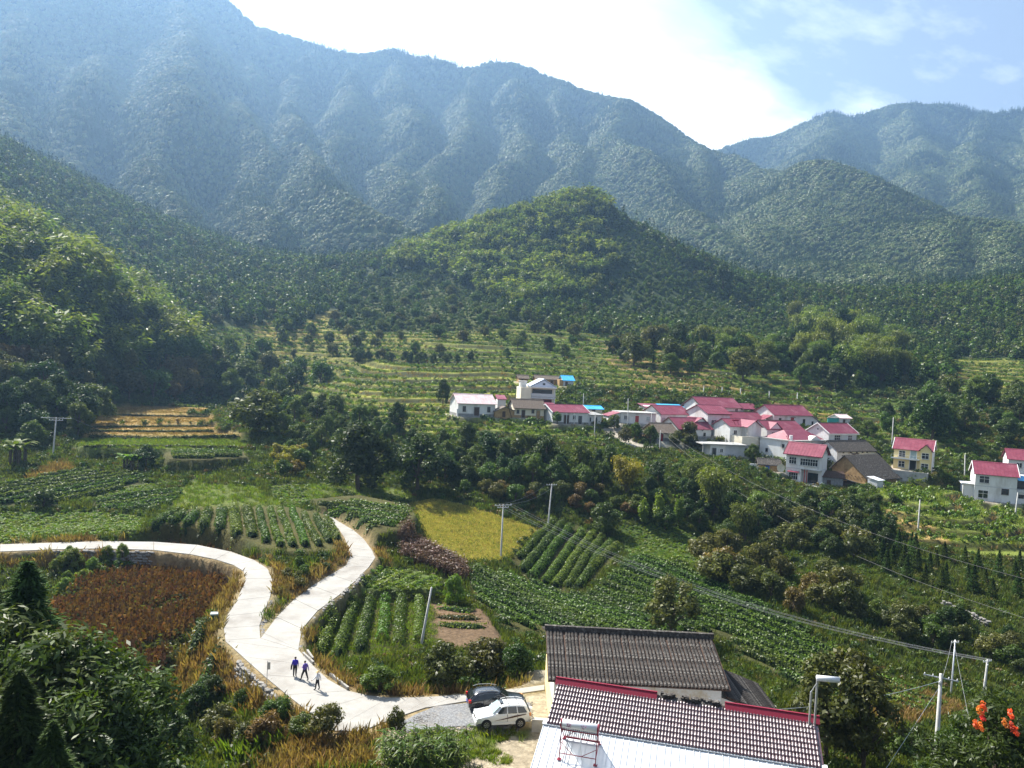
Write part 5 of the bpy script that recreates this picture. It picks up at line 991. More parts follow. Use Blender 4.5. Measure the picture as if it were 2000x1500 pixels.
h = House('H27', 'red roofed white house half hidden behind the large plain white house'); h.body(); h.roof(); h.window(h.W*.3, h.H*.6, 1.2, 1.2); h.window(h.W*.7, h.H*.6, 1.2, 1.2)
h = House('S1', 'tiny isolated mud hut with tiled roof on the upper terrace', 'hut', 'hut'); h.body('mud_wall'); h.roof('tile_brown', tiles=True); h.door(h.W*.4, .7, 1.0)
h = House('S2', 'long low mud shed with tiled roof on the upper terrace', 'shed', 'shed'); h.body('mud_wall'); h.roof('tile_brown', tiles=True); h.door(h.W*.35, .9, 1.6); h.door(h.W*.62, .8, 1.5); h.door(h.W*.85, .8, 1.5)
h = House('S3', 'small shed with a bright blue roof on the upper terrace', 'shed', 'shed'); h.body('grey_wall'); h.roof('blue_roof'); h.part('mud_side', 'mud_wall', lambda m: m.box(-1.3, -.02, 0, 4.5, -1.5, 2)); h.door(h.W*.3, .7, 1.4)
h = House('S4', 'open shed with a pale blue sheet roof behind the pink roofed house', 'shed', 'shed'); h.body('cream_wall'); h.roof('blue_roof'); h.door(h.W*.5, .9, 1.0)
h = House('S5', 'low shed with a roof half pink and half blue behind the cluster', 'shed', 'shed'); W, H = h.W, h.H; h.body(); h.part('roof', 'red_roof', lambda m: m.prism([(-.5,H-.1),(4.4,H+.9),(4.4,H+1.0),(-.5,H)], -.4, W*.43, axis='x')); h.part('blue_roof_half', 'blue_roof', lambda m: m.prism([(-.5,H-.1),(4.4,H+.95),(4.4,H+1.05),(-.5,H)], W*.43+.01, W+.4, axis='x')); h.door(W*.12, .8, 1.0)
print('houses', round(time.time()-T0, 1))
# ------------------------------------------------------------------ old tiled farmhouse in the foreground
xl, xr, ry, rz_, ey, ez, by_ = TH['xl'], TH['xr'], TH['ridge_y'], TH['ridge_z'], TH['eave_y'], TH['eave_z'], TH['back_y']
pmat('old_plaster', (.70,.68,.62), (.76,.75,.71), .8, .9, .15, .3, 10, c3=(.48,.34,.15), s3=.22)
oh = thing('farmhouse', (xl, ey, 0), 'old farmhouse with weathered dark tile roof and flaking ochre gable', 'house')
def oz(y): return ez + (rz_-ez)*(y-ey)/(ry-ey) if y <= ry else ez + (rz_-ez)*(by_-y)/(by_-ry)
g = []; LY = lambda y: y-ey
MB().prism([(LY(ey+.6),-1.5),(LY(by_-.6),-1.5),(LY(by_-.6),oz(by_-.6)-.15),(LY(ry),rz_-.15),(LY(ey+.6),oz(ey+.6)-.15)], .5, xr-xl-.5, axis='x').build('wall', 'old_plaster', oh)
MB().prism([(LY(ey+.7),-1.5),(LY(by_-.7),-1.5),(LY(by_-.7),2.3),(LY(ry+1),3.0),(LY(ry-1),2.2),(LY(ey+.7),2.6)], .44, .497, axis='x').build('bare_mud', 'yellow_wall', oh)
ln = math.hypot(ry-ey, rz_-ez); pitch = math.atan2(rz_-ez, ry-ey)
rf = MB().prism([(LY(ey),ez-.12),(LY(ry),rz_-.12),(LY(by_),ez-.12),(LY(by_),ez-.04),(LY(ry),rz_-.04),(LY(ey),ez-.04)], 0, xr-xl, axis='x').build('roof', 'dark_wood', oh)
def tile_column(seed, length):
    """one run of lapped half round tiles from eave to ridge, each tile a little askew"""
    r = np.random.default_rng(seed); mb = MB(); y = 0.0
    while y < length-.1:
        w = .105*(.92+.16*r.random()); dx = r.normal()*.008; lift = r.random()*.012; L = .21; V = []
        for (yy, zz) in ((y-.015, .045+lift), (y+L, .018+lift)):
            V += [(dx+w*math.cos(a), yy, zz+w*.8*math.sin(a)) for a in (math.pi, math.pi*.75, math.pi*.5, math.pi*.25, 0)]
        mb.add(V, [(i,i+1,i+6,i+5) for i in range(4)] + [(4,3,2,1,0)]); y += .165+r.random()*.01
    return mb.mesh('tile_column', ['tile_old'])
TC = [tile_column(i, ln) for i in range(6)]
nc = int((xr-xl)/.28)
for i in range(nc):
    o = link('tile_column', TC[int(rng.integers(6))], rf, (.14+i*(xr-xl-.1)/nc, 0, ez-.03)); o.rotation_euler = (pitch, 0, rng.normal()*.006)
MB().prism([(LY(ry)-.22,rz_-.05),(LY(ry)-.16,rz_+.34),(LY(ry)+.16,rz_+.34),(LY(ry)+.22,rz_-.05)], -.1, xr-xl+.1, axis='x').build('ridge', 'tile_old', rf)
for sy in (1,):
    MB().prism([(LY(ry),rz_-.02),(LY(by_),ez-.02),(LY(by_),ez+.08),(LY(ry),rz_+.08)], -.02, xr-xl+.02, axis='x').build('back_tiles', 'tile_old', rf)
# lower side wing
sw = MB(); sw.prism([(xr-xl-.49,-1.5),(xr-xl+3.6,-1.5),(xr-xl+3.6,2.1),(xr-xl-.49,3.4)], LY(ey+.9), LY(ey+6.5)); sw.build('side_wing', 'old_plaster', oh)
wr = MB().prism([(xr-xl-.2,3.62),(xr-xl+4.1,2.12),(xr-xl+4.1,2.2),(xr-xl-.2,3.7)], LY(ey+.3), LY(ey+7.0)).build('wing_roof', 'dark_wood', oh)
TW = [tile_column(20+i, 4.5) for i in range(3)]
for i in range(24):
    o = link('tile_column', TW[i % 3], wr, (xr-xl+4.1, LY(ey+.42)+i*.275, 2.19)); o.rotation_euler = (math.atan2(1.5,4.3), 0, math.pi/2)
MB().box(xr-xl-.1, xr-xl+.35, LY(ey+5.5), LY(ey+5.9), 2.8, 4.3).build('chimney', 'concrete', oh)
MB().box(-.9, .44, LY(ey+1.5), LY(ey+1.9), -.5, .75).build('gate_wall', 'concrete', oh)

# ------------------------------------------------------------------ long outhouse: glazed roll tiles above, white ribbed sheets below
YW = R(-14); ce, se = math.cos(YW), math.sin(YW)
L0 = at(1090, 1330, 55.0); LZ = float(L0[2])
lo, hi = 5., 40.
for _ in range(40):
    m_ = (lo+hi)/2
    if proj(L0+np.array([ce, se, 0])*m_)[0] < 1597: lo = m_
    else: hi = m_
CW = lo
ch = thing('outhouse', (L0[0], L0[1], 0), 'long outhouse with glossy maroon roll tiles over a white ribbed metal roof', 'house', rz=YW)
sl1, dr1 = 3.75, 1.35          # tiled part: run and drop
k1 = dr1/sl1
pit = math.atan(k1); len1 = math.hypot(sl1, dr1)
# back wall / front walls (local y: 0 at ridge, negative towards the eave)
MB().prism([(0.3,-1.5),(0.3,LZ-.25),(0,LZ-.15),(-sl1,LZ-dr1-.2),(-7.0,LZ-dr1-1.35),(-7.0,-1.5)], .25, CW-.25, axis='x').build('wall', 'grey_wall', ch)
tr_ = MB().prism([(.1,LZ-.10),(-sl1,LZ-dr1-.13),(-sl1,LZ-dr1-.06),(.1,LZ-.03)], 0, CW, axis='x').build('tiled_roof', 'glazed_tile', ch)
def roll_column(seed):
    r = np.random.default_rng(seed); mb = MB(); nseg = 9; Ls = len1/nseg
    for j in range(nseg):
        w = .098*(1+.04*r.normal()); V = []
        for (yy, zz) in ((j*Ls-.03, .03), (j*Ls+Ls*.5, .018), (j*Ls+Ls, .006)): V += [(w*math.cos(a), yy, zz+w*.85*math.sin(a)) for a in np.linspace(math.pi, 0, 7)]
        mb.add(V, [(i,i+1,i+8,i+7) for i in range(6)] + [(7+i,8+i,15+i,14+i) for i in range(6)] + [(6,5,4,3,2,1,0)])
    return mb.mesh('roll_tile_column', ['glazed_tile'], smooth=True)
RCM = [roll_column(i) for i in range(4)]; nr = int(CW/.205)
for i in range(nr):
    o = link('roll_tile_column', RCM[i % 4], tr_, (.1+i*(CW-.15)/nr, -sl1, LZ-dr1-.05)); o.rotation_euler = (pit, 0, 0)
for x0, x1 in ((-.15, CW*.40), (CW*.66, CW+.1)):
    mb = MB(); mb.prism([(-.38,LZ-.12),(-.1,LZ+.2),(.1,LZ+.2),(.3,LZ-.1)], x0, x1, axis='x'); mb.box(x0, x1, -.07, .07, LZ+.2, LZ+.3); mb.build('ridge_cap', 'red_steel', tr_)
mb = MB(); mb.prism([(-.3,LZ-.1),(-.1,LZ+.06),(.1,LZ+.06),(.3,LZ-.1)], CW*.40, CW*.66, axis='x')
for i in range(40): xx = CW*(.41+.25*rng.random()); mb.box(xx, xx+.2, -.3+.4*rng.random(), .1+.2*rng.random(), LZ+.0, LZ+.1+.2*rng.random())
mb.build('broken_ridge', 'tile_old', tr_)
wm = link('sheet_roof', None, ch)
y1_, z1_ = -sl1+.25, LZ-dr1-.10; y2_, z2_ = -7.7, LZ-dr1-1.42; npan = int(CW/.85)
for i in range(npan):
    xa = -.2+i*(CW+.35)/npan; xb = -.2+(i+1)*(CW+.35)/npan; mb = MB()
    mb.prism([(y1_,z1_),(y2_,z2_),(y2_,z2_+.04),(y1_,z1_+.04)], xa, xb-.004, axis='x')
    for q in (0, .42): mb.prism([(y1_,z1_+.04),(y2_,z2_+.04),(y2_,z2_+.085),(y1_,z1_+.085)], xa+q*(xb-xa)+.005, xa+q*(xb-xa)+.05, axis='x')
    mb.build('metal_sheet', 'white_metal', wm)
MB().prism([(y1_+.12,z1_+.10),(y1_-.35,z1_+.0),(y1_-.35,z1_+.06),(y1_+.12,z1_+.16)], -.25, CW+.2, axis='x').build('flashing', 'white_metal', wm)
MB().box(.2, CW-.2, -7.04, -7.01, 1.2, 1.7).build('window_strip', 'dark_window', ch)
def roofz(y): return z1_ + (z2_-z1_)*(y-y1_)/(y2_-y1_) + .09
CHM = Matrix.Translation((L0[0], L0[1], 0)) @ Matrix.Rotation(YW, 4, 'Z')
# straw mats leaning on the gable
sm = thing('straw_bundle', CHM @ Vector((-.25,-1.2,0)), 'bundles of golden straw leaning on the ochre gable', 'straw', rz=YW)
mb = MB()
for i in range(60):
    yy = -1.6+3.2*rng.random(); mb.bar((-.1-.7*rng.random(), yy, -.3), (.15, yy+rng.normal()*.3, 1.0+.9*rng.random()), .05)
mb.build('straw', 'straw', sm)
# solar water heater on the white roof, its tubes turned to the sun
def heater(name, M_, Lt, label, glyph, base_back, base_front, top, ry_=.26):
    t = link(name, None, None, label=label, category='water heater'); t.matrix_world = M_
    mb = MB(); mb.tube([(0,0,top),(Lt*.015,0,top),(Lt*.985,0,top),(Lt,0,top)], [ry_*.8,ry_,ry_,ry_*.8], 20); tk = mb.build('tank', 'white_metal', t, smooth=True)
    for x in (-.02, Lt-.06): MB().tube([(x,0,top),(x+.08,0,top)], ry_+.02, 20).build('end_cap', 'red_steel', tk)
    if glyph:
        for gx in (.22, .62):
            g_ = MB(); c = Lt*gx
            def st(x0, z0, x1, z1, w=.035):
                P = []
                for (x, z) in ((x0,z0),(x1,z1)):
                    a = -math.pi/2 - z/ry_*.95; P.append((c+x, math.sin(a)*(ry_+.012), top+math.cos(a)*(ry_+.012)))
                g_.bar(P[0], P[1], w, .01)
            st(0,.07,0,-.16); st(-.09,-.05,-.14,-.13); st(.09,-.05,.14,-.13); st(-.05,.02,-.08,-.15) if gx < .4 else st(0,-.16,-.04,-.13)
            st(-.15,.06,.15,.06) if gx < .4 else st(-.10,.02,-.03,.02); st(.05,.02,.07,-.14) if gx < .4 else None
            g_.build('lettering', 'magenta_print', tk)
    fr = MB()
    for x in (.04, Lt-.04):
        fr.bar((x,-.05,top-ry_),(x,-.35,base_front),.055); fr.bar((x,.05,top-ry_),(x,1.35,base_back),.05); fr.bar((x,-.3,base_front+.35),(x,1.2,base_back+.25),.035)
    fr.bar((0,-.33,base_front+.35),(Lt,-.33,base_front+.35),.04); fr.bar((0,-.05,top-ry_-.12),(Lt,-.05,top-ry_-.12),.06); fr.bar((.05,-.2,base_front+1.0),(Lt*.38,-.33,base_front+.35),.03); fr.bar((Lt-.05,-.2,base_front+.85),(Lt*.6,-.33,base_front+.35),.03); fr.bar((.04,-.15,base_front+1.1),(Lt*.35,-.06,top-ry_-.15),.03); fr.bar((0,1.3,base_back+.12),(Lt,1.3,base_back+.12),.09)
    fr.build('frame', 'red_steel', t)
    for x in (.04, Lt-.04): MB().box(x-.12, x+.12, -.5, -.2, base_front-.03, base_front).build('foot', 'red_steel', t); MB().box(x-.1, x+.1, 1.25, 1.45, base_back-.03, base_back).build('foot', 'red_steel', t)
    for i in range(18):
        x = .14+(Lt-.28)*i/17; MB().tube([(x,.08,top-ry_*.7),(x,1.28,base_back+.16)], .036, 8).build('glass_tube', 'car_black', t)
    return t
bx = 1.35; fy = -6.35; M_ = CHM @ Matrix.Translation((bx, fy+.35, 0))
heater('solar_water_heater', M_, 2.35, 'solar water heater with silver tank lettered in magenta on the white ribbed roof', True, roofz(fy+.35+1.35), roofz(fy), roofz(fy)+2.1)
MB().tube([(bx+1.2,fy+.6,roofz(fy)+1.8),(bx+1.3,fy+.2,roofz(fy)+.9),(bx+1.45,fy+.1,roofz(fy)+.1)], .03, 6).build('water_pipe', 'white_paint', bpy.data.objects['solar_water_heater']).matrix_parent_inverse = M_.inverted() @ CHM
# second heater on tall legs behind the far end
q = at(1592, 1400, 50.5); t = thing('solar_water_heater', (q[0], q[1], -3), 'white cylindrical water tank on two tall posts beside the dark trees', 'water heater'); hz = float(at(1592,1324,50.5)[2])+3
MB().tube([(-.05,0,hz),(1.35,-.1,hz-.02)], .19, 16).build('tank', 'white_metal', t, smooth=True)
for x, tp in ((-.35, hz-.9), (.0, hz-.1)): MB().bar((x,0,0),(x,0,tp),.11).build('post', 'galvanised', t)
MB().bar((-.35,0,hz-.9),(0,0,hz-.3),.04).build('pipe', 'galvanised', t)
print('near houses', round(time.time()-T0, 1))
# ------------------------------------------------------------------ tea and vegetable rows, each row a thing
def row(name, P0, P1, width, height, label, group, mat='leaf_tea', leaf=.17, dens=60, gap=.0, cat='tea row'):
    P0, P1 = np.array(P0[:2]), np.array(P1[:2]); L = np.linalg.norm(P1-P0)
    if L < 1.5: return
    d = (P1-P0)/L; nrm2 = np.array([-d[1], d[0]]); n = int(L*dens); t = rng.random(n)
    sd = int(rng.integers(1e6)); lump = 1 + .22*noise2(t*L, np.zeros(n), sd, 3, 1/1.3)
    if gap: t = t[noise2(t*L, np.zeros(n), sd+1, 2, 1/2.0) > -1+2*gap]; n = len(t); lump = 1 + .22*noise2(t*L, np.zeros(n), sd, 3, 1/1.3)
    th = rng.random(n)*math.pi; rr = lump*(.72+.28*rng.random(n)); wob = noise2(t*L, np.ones(n), sd+2, 2, 1/6.)*.18
    lat = np.cos(th)*width/2*rr + wob; up = np.abs(np.sin(th))**.75*height*rr
    c = P0 + d*(t*L)[:,None] + nrm2*lat[:,None]; z = Zg(c[:,0], c[:,1]) + up
    nr = np.stack([nrm2[0]*np.cos(th), nrm2[1]*np.cos(th), np.sin(th)+.25], 1) + rng.normal(size=(n,3))*.5; nr /= np.linalg.norm(nr, axis=1)[:,None]
    o = np.array([P0[0], P0[1], float(Zg(P0[0], P0[1]))])
    V, Fq = leaf_quads(np.concatenate([c, z[:,None]], 1)-o, nr, leaf*(.6+.8*rng.random(n)), .5, rng)
    parts = [(V, Fq, 0)]
    m = max(3, int(L/.8)); ts = np.linspace(.01, .99, m); K = []          # added dark core that blocks light and view through the row
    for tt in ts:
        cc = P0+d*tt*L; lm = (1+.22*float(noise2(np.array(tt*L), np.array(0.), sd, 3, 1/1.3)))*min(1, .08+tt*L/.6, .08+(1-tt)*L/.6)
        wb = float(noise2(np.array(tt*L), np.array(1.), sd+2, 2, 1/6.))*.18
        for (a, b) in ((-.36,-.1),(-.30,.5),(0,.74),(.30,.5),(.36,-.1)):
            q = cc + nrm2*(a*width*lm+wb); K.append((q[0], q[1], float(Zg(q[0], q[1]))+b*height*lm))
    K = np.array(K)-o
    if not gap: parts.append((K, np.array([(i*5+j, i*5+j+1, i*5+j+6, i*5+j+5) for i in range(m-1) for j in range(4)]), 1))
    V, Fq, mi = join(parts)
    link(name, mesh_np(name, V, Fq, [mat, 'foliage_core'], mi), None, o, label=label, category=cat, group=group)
def clip_line(P, d, poly, far=200):
    """stretches of the line P + t d inside a plan polygon"""
    ts = []; n = len(poly)
    for i in range(n):
        a, b = np.array(poly[i]), np.array(poly[(i+1) % n]); e = b-a; det = d[0]*-e[1] + e[0]*d[1]
        if abs(det) < 1e-9: continue
        w = a-P; t = (w[0]*-e[1] + e[0]*w[1])/det; s = (d[0]*w[1]-d[1]*w[0])/det
        if 0 <= s < 1: ts.append(t)
    ts.sort(); return [(ts[i], ts[i+1]) for i in range(0, len(ts)-1, 2)]
def rows_in(poly, d, spacing, **kw):
    d = np.array(d)/np.linalg.norm(d); nn = np.array([-d[1], d[0]]); P = np.array(poly); s = P@nn; v = s.min()+spacing*.4
    while v < s.max():
        for a, b in clip_line(nn*v, d, poly):
            row(kw.get('name', 'tea_row'), nn*v+d*(a+.2), nn*v+d*(b-.2), **{k: q for k, q in kw.items() if k != 'name'})
        v += spacing
g = 'tea rows in the walled plot by the fork'
for i, (a, b) in enumerate([((654,1205),(622,1288)),((692,1168),(658,1288)),((724,1172),(702,1277)),((753,1176),(746,1255)),((784,1170),(779,1266)),((819,1172),(815,1255))]):
    row('tea_row', hit(*a), hit(*b), 1.25, 1.15, 'bushy tea hedge row in the walled plot right of the fork', g, dens=130, leaf=.115, gap=0 if i < 3 else .22)
g = 'tea rows in the striped plot'
for a, b in [((1012,1092),(1084,1019)),((1020,1118),(1099,1022)),((1038,1130),(1114,1031)),((1062,1142),(1138,1038)),((1083,1148),(1159,1044)),((1107,1150),(1177,1052)),((1131,1150),(1195,1060)),((1152,1120),(1207,1070))]:
    row('tea_row', hit(*a), hit(*b), 1.7, 1.15, 'thick straight tea hedge row in the striped plot below the yellow field', g, dens=130, leaf=.13)
g = 'crop rows above the road loop'
for i, (a, b) in enumerate([((336,1006),(299,1043)),((360,1006),(334,1046)),((385,1004),(364,1049)),((407,1000),(396,1050)),((432,998),(429,1050)),((456,995),(462,1050)),((481,995),(493,1051)),((504,996),(520,1062)),((527,999),(547,1070)),((548,999),(572,1070)),((570,999),(598,1070)),((592,1006),(624,1069)),((615,1012),(645,1062)),((636,1018),(662,1056))]):
    row('crop_row', hit(*a), hit(*b), 1.7 if i < 7 else 1.1, 1.1, 'leafy green crop row on the raised plot above the road loop', g, dens=90, leaf=.14, mat='leaf_tea' if i < 11 else 'leaf_mid', cat='crop row')
PE = [tuple(hit(u, v)[:2]) for u, v in [(612,988),(700,982),(796,994),(804,1008),(775,1030),(722,1038),(676,1020)]]
rows_in(PE, np.array(hit(790,1015)[:2])-np.array(hit(650,1003)[:2]), 2.0, width=1.5, height=.9, label='dark low tea row on the oval plot beside the upper road', group='tea rows on the oval plot', dens=45, leaf=.2)
PC = [tuple(hit(u, v)[:2]) for u, v in [(908,1108),(1010,1128),(1128,1166),(1160,1152),(1235,1088),(1330,1102),(1400,1142),(1500,1192),(1600,1252),(1700,1312),(1865,1388),(1800,1402),(1640,1372),(1540,1330),(1440,1270),(1420,1236),(1080,1236),(985,1222),(925,1170)]]
rows_in(PC, np.array(hit(1100,1212)[:2])-np.array(hit(905,1108)[:2]), 2.2, width=1.2, height=1.1, label='tea hedge row in the big sloping plot behind the old farmhouse', group='tea rows in the big sloping plot', dens=80, leaf=.15)
for poly, dd, lb, gg in [([(-60,962),(60,938),(140,917),(282,927),(270,946),(100,986),(-60,988)], ((0,972),(250,932)), 'long dark tea row in the upper strip beyond the straight road', 'tea rows in the upper strip'), ([(182,978),(300,957),(364,959),(340,984),(240,1001),(186,997)], ((190,988),(350,968)), 'short dark tea row in the rounded strip above the low green plots', 'tea rows in the rounded strip'), ([(330,885),(400,883),(476,885),(474,892),(400,896),(334,895)], ((330,889),(474,889)), 'bright crop row on the lowest golden terrace', 'crop rows on the lowest terrace')]:
    rows_in([tuple(hit(u, v)[:2]) for u, v in poly], np.array(hit(*dd[1])[:2])-np.array(hit(*dd[0])[:2]), 2.0, width=1.5, height=.9, label=lb, group=gg, dens=60, leaf=.17)
for i, (a, b) in enumerate([((206,809),(412,808)),((150,830),(408,831)),((172,842),(420,843)),((170,852),(468,854)),((160,876),(484,876))]): row('grassy_bank', hit(*a), hit(*b), .9, .55, 'dark grassy bank edging a step of the golden terraces', 'banks of the golden terraces', mat='leaf_olive', dens=45, leaf=.16, cat='bank')
g = 'vegetable beds by the leaning pole'
for a, b, m in [((852,1188),(925,1196),'leaf_bright'),((856,1222),(950,1226),'leaf_bright'),((850,1205),(940,1210),'leaf_brown')]: row('vegetable_bed', hit(*a), hit(*b), 1.6, .45, 'low bright vegetable bed beside the leaning pole' if m == 'leaf_bright' else 'withered brown bed beside the leaning pole', g, mat=m, dens=40, leaf=.15, cat='crop row')
g = 'small beds above the walled plot'
for a, b in [((712,1145),(762,1116)),((740,1147),(790,1120)),((772,1147),(815,1124)),((805,1146),(845,1130))]: row('vegetable_bed', hit(*a), hit(*b), 1.3, .4, 'narrow vegetable bed on the little terrace above the walled plot', g, mat='leaf_bright', dens=45, leaf=.14, cat='crop row')
g = 'bushes on the dry bank'
for a, b in [((398,1225),(375,1290)),((425,1270),(398,1320)),((462,1275),(440,1320)),((408,1320),(385,1375))]: row('hedge', hit(*a), hit(*b), 1.3, 1.4, 'dark rounded hedge on the tawny bank under the road bend', g, mat='leaf_dark', dens=70, leaf=.16, cat='hedge')
print('rows', round(time.time()-T0, 1))
# ------------------------------------------------------------------ trees and bushes
pp = plant_px
pp('hornbeam', 1312, 1248, 125, 'airy round tree in the tea field right behind the tiled roof', wide=1.25, seed=1)
pp('dark', 700, 958, 132, 'largest dark round tree on the bank above the oval plot', wide=1.25, seed=1)
pp('dark', 815, 962, 118, 'dark round tree right of the largest one on the bank', wide=1.25, seed=2)
pp('dark', 775, 845, 62, 'egg shaped dark tree below the terrace steps', wide=.9, seed=3)
pp('olive', 505, 850, 85, 'brownish green tree right of the golden terraces', wide=1.3, seed=1)
pp('dark', 865, 790, 50, 'columnar dark tree left of the lone white house', wide=.7, seed=1)
pp('shrub', 1088, 828, 24, 'round dark bush against the pink roofed house', seed=2)
pp('goldbamboo', 1222, 962, 84, 'golden bamboo clump in the gully below the village', wide=1.25, seed=1)
pp('bamboo', 1395, 1010, 118, 'tall green bamboo clump on the bank below the village', wide=1.15, seed=1)
pp('bamboo', 1350, 960, 75, 'smaller green bamboo clump next to the tall one', wide=1.1, seed=2)
pp('bamboo', 1450, 1060, 90, 'yellowish bamboo clump below the tall bamboo', wide=1.0, seed=3)
pp('bamboo', 1480, 1012, 62, 'dense bamboo clump under the terrace of the two storey house', wide=1.2, seed=2)
for u, v, hh in [(1255,1025,60),(1285,1022,70),(1325,1025,65)]: pp('slender', u, v, hh, 'slim pale green young tree in the gully', 'slim young trees in the gully')
pp('dark', 1180, 1040, 62, 'round dark tree at the head of the striped plot', wide=1.3, seed=3)
pp('dark', 1603, 945, 34, 'dark tree in front of the porch of the two storey house', wide=.9, seed=1)
pp('dark', 1820, 862, 95, 'tall dark tree on the slope above the yellow house', wide=1.0, seed=2)
pp('bright', 1910, 790, 58, 'light green tree on the slope right of the terraces', wide=1.1, seed=1)
pp('dark', 1412, 575, 62, 'lone dark tree standing on the shoulder of the pointed hill', wide=.8, seed=1)
pp('olive', 775, 1443, 64, 'slender lollipop tree at the edge of the gravel yard', wide=.62, seed=2)
pp('olive', 632, 1440, 66, 'leafy bush at the corner of the concrete apron', wide=1.1, seed=2)
pp('shrub', 590, 1440, 45, 'low shrub next to the concrete apron corner', wide=1.2, seed=1)
pp('olive', 868, 1345, 88, 'brown leaved fruit tree below the leaning pole', wide=1.15, seed=1)
pp('olive', 950, 1330, 82, 'brown leaved fruit tree nearest the farmhouse gable', wide=1.2, seed=3)
pp('bright', 740, 1350, 50, 'bright rambling bush along the inner road edge', wide=1.7, seed=3)
pp('bright', 885, 1180, 62, 'bright green leafy bush at the corner of the big tea plot', wide=.8, seed=1)
pp('dark', 1010, 1320, 70, 'dark bush behind the farmhouse gable', wide=1.2, seed=2)
pp('banana', 30, 905, 62, 'clump of banana plants by the twin armed pole', seed=1)
pp('banana', 255, 918, 45, 'banana plants beside the dark bush on the terrace', seed=2)
pp('dark', 285, 915, 48, 'rounded dark bush beside the banana plants', wide=1.4, seed=2)
pp('shrub', 85, 990, 34, 'broad dark clump at the edge of the tea plots', wide=1.5, seed=3)
pp('olive', 1400, 1140, 60, 'olive fruit tree at the top of the big tea plot', wide=1.4, seed=1)
LB = {'dark':'dark leafy tree', 'broad':'green leafy tree', 'olive':'olive green fruit tree', 'brown':'browning fruit tree', 'shrub':'green shrub', 'conifer':'young conifer', 'bamboo':'bamboo clump', 'bright':'bright green tree', 'yellow':'yellowing shrub', 'slender':'slim young tree', 'goldbamboo':'golden bamboo clump'}
def lab(where): return {k: v+' '+where for k, v in LB.items()}
grove([(0,690),(300,700),(480,700),(470,780),(240,790),(0,780)], 34, ['olive','broad','olive','shrub','brown'], (34,58), lab('in the belt below the bamboo hill'), 'trees below the bamboo hill', 22)
grove([(0,770),(150,780),(210,800),(140,870),(0,880)], 14, ['dark','broad','dark'], (50,85), lab('left of the golden terraces'), 'trees beside the golden terraces', 26)
grove([(300,700),(560,690),(640,760),(600,840),(500,830),(440,780)], 20, ['broad','olive','shrub','dark'], (28,50), lab('between the golden terraces and the tea steps'), 'trees between the terraces', 24)
grove([(530,790),(680,800),(830,850),(860,900),(620,900),(540,860)], 26, ['dark','shrub','broad'], (26,48), lab('on the wooded bank left of the village'), 'trees on the wooded bank', 22)
grove([(500,880),(600,880),(610,950),(530,945)], 8, ['yellow','shrub','yellow'], (22,34), lab('beside the oval plot'), 'shrubs beside the oval plot', 20)
grove([(850,868),(1000,885),(1180,905),(1200,920),(1180,950),(1000,950),(870,950)], 36, ['dark','dark','broad','shrub'], (30,54), lab('on the steep bank under the white houses'), 'trees on the steep bank', 24)
grove([(900,960),(1060,965),(1180,960),(1240,1010),(1100,1000),(960,985)], 16, ['olive','brown','shrub'], (20,34), lab('in the dry gully behind the yellow field'), 'bushes in the dry gully', 22)
grove([(1240,925),(1360,935),(1500,985),(1560,1020),(1460,1060),(1340,1060),(1240,1010)], 24, ['dark','dark','broad'], (32,52), lab('in the gully below the village'), 'trees in the gully', 26)
grove([(1480,1005),(1640,1000),(1740,1030),(1760,1090),(1640,1110),(1500,1060)], 22, ['dark','olive','dark'], (40,58), lab('on the slope under the two storey house'), 'trees under the two storey house', 28)
grove([(1360,1095),(1480,1085),(1640,1150),(1680,1210),(1560,1210),(1420,1150)], 16, ['olive','olive','brown'], (45,66), lab('along the edge of the big tea plot'), 'fruit trees by the tea plot', 32)
grove([(1690,1070),(1800,1080),(2000,1110),(2000,1180),(1880,1170),(1720,1140)], 26, ['conifer'], (36,60), lab('in the plantation across the stream'), 'young conifers across the stream', 22, (.9,1.2))
grove([(1640,1190),(1780,1200),(1900,1230),(2000,1260),(2000,1330),(1900,1290),(1760,1260)], 18, ['dark','shrub','olive'], (30,50), lab('along the stony stream'), 'bushes along the stream', 26)
grove([(1680,860),(1760,850),(1900,850),(2000,880),(2000,780),(1880,760),(1760,800)], 26, ['dark','broad','shrub'], (26,52), lab('on the slope above the yellow house'), 'trees above the yellow house', 24)
grove([(1640,960),(1760,975),(1700,1000)], 5, ['shrub'], (14,22), lab('by the tiled barn'), 'shrubs by the barn', 18)
grove([(1180,690),(1300,670),(1500,690),(1560,730),(1500,745),(1250,730)], 26, ['dark','conifer','broad','olive'], (30,58), lab('at the foot of the pointed hill'), 'trees at the foot of the pointed hill', 18)
grove([(1360,680),(1540,690),(1560,720),(1400,715)], 12, ['bamboo'], (40,58), lab('at the foot of the pointed hill'), 'bamboo at the foot of the pointed hill', 18)
grove([(1550,640),(1640,650),(1760,700),(1790,745),(1620,745),(1560,700)], 34, ['bamboo','bamboo','dark'], (55,85), lab('in the rounded grove above the right terraces'), 'rounded bamboo grove', 15)
grove([(640,640),(700,565),(830,530),(960,590),(1000,640),(800,650)], 60, ['shrub','olive','shrub','broad'], (13,24), lab('in the hillside orchard above the tea steps'), 'orchard trees', 13)
grove([(560,700),(640,620),(1000,640),(1160,660),(1160,700),(900,700)], 36, ['shrub','olive','broad'], (16,28), lab('scattered over the upper tea steps'), 'bushes on the upper tea steps', 24)
grove([(690,700),(940,705),(940,712),(690,707)], 16, ['dark'], (16,22), lab('in the hedge line across the tea steps'), 'hedge line across the tea steps', 9)
grove([(1480,690),(1660,720),(1640,770),(1560,760)], 12, ['dark','broad'], (26,48), lab('above the golden terraces'), 'trees above the golden terraces', 20)
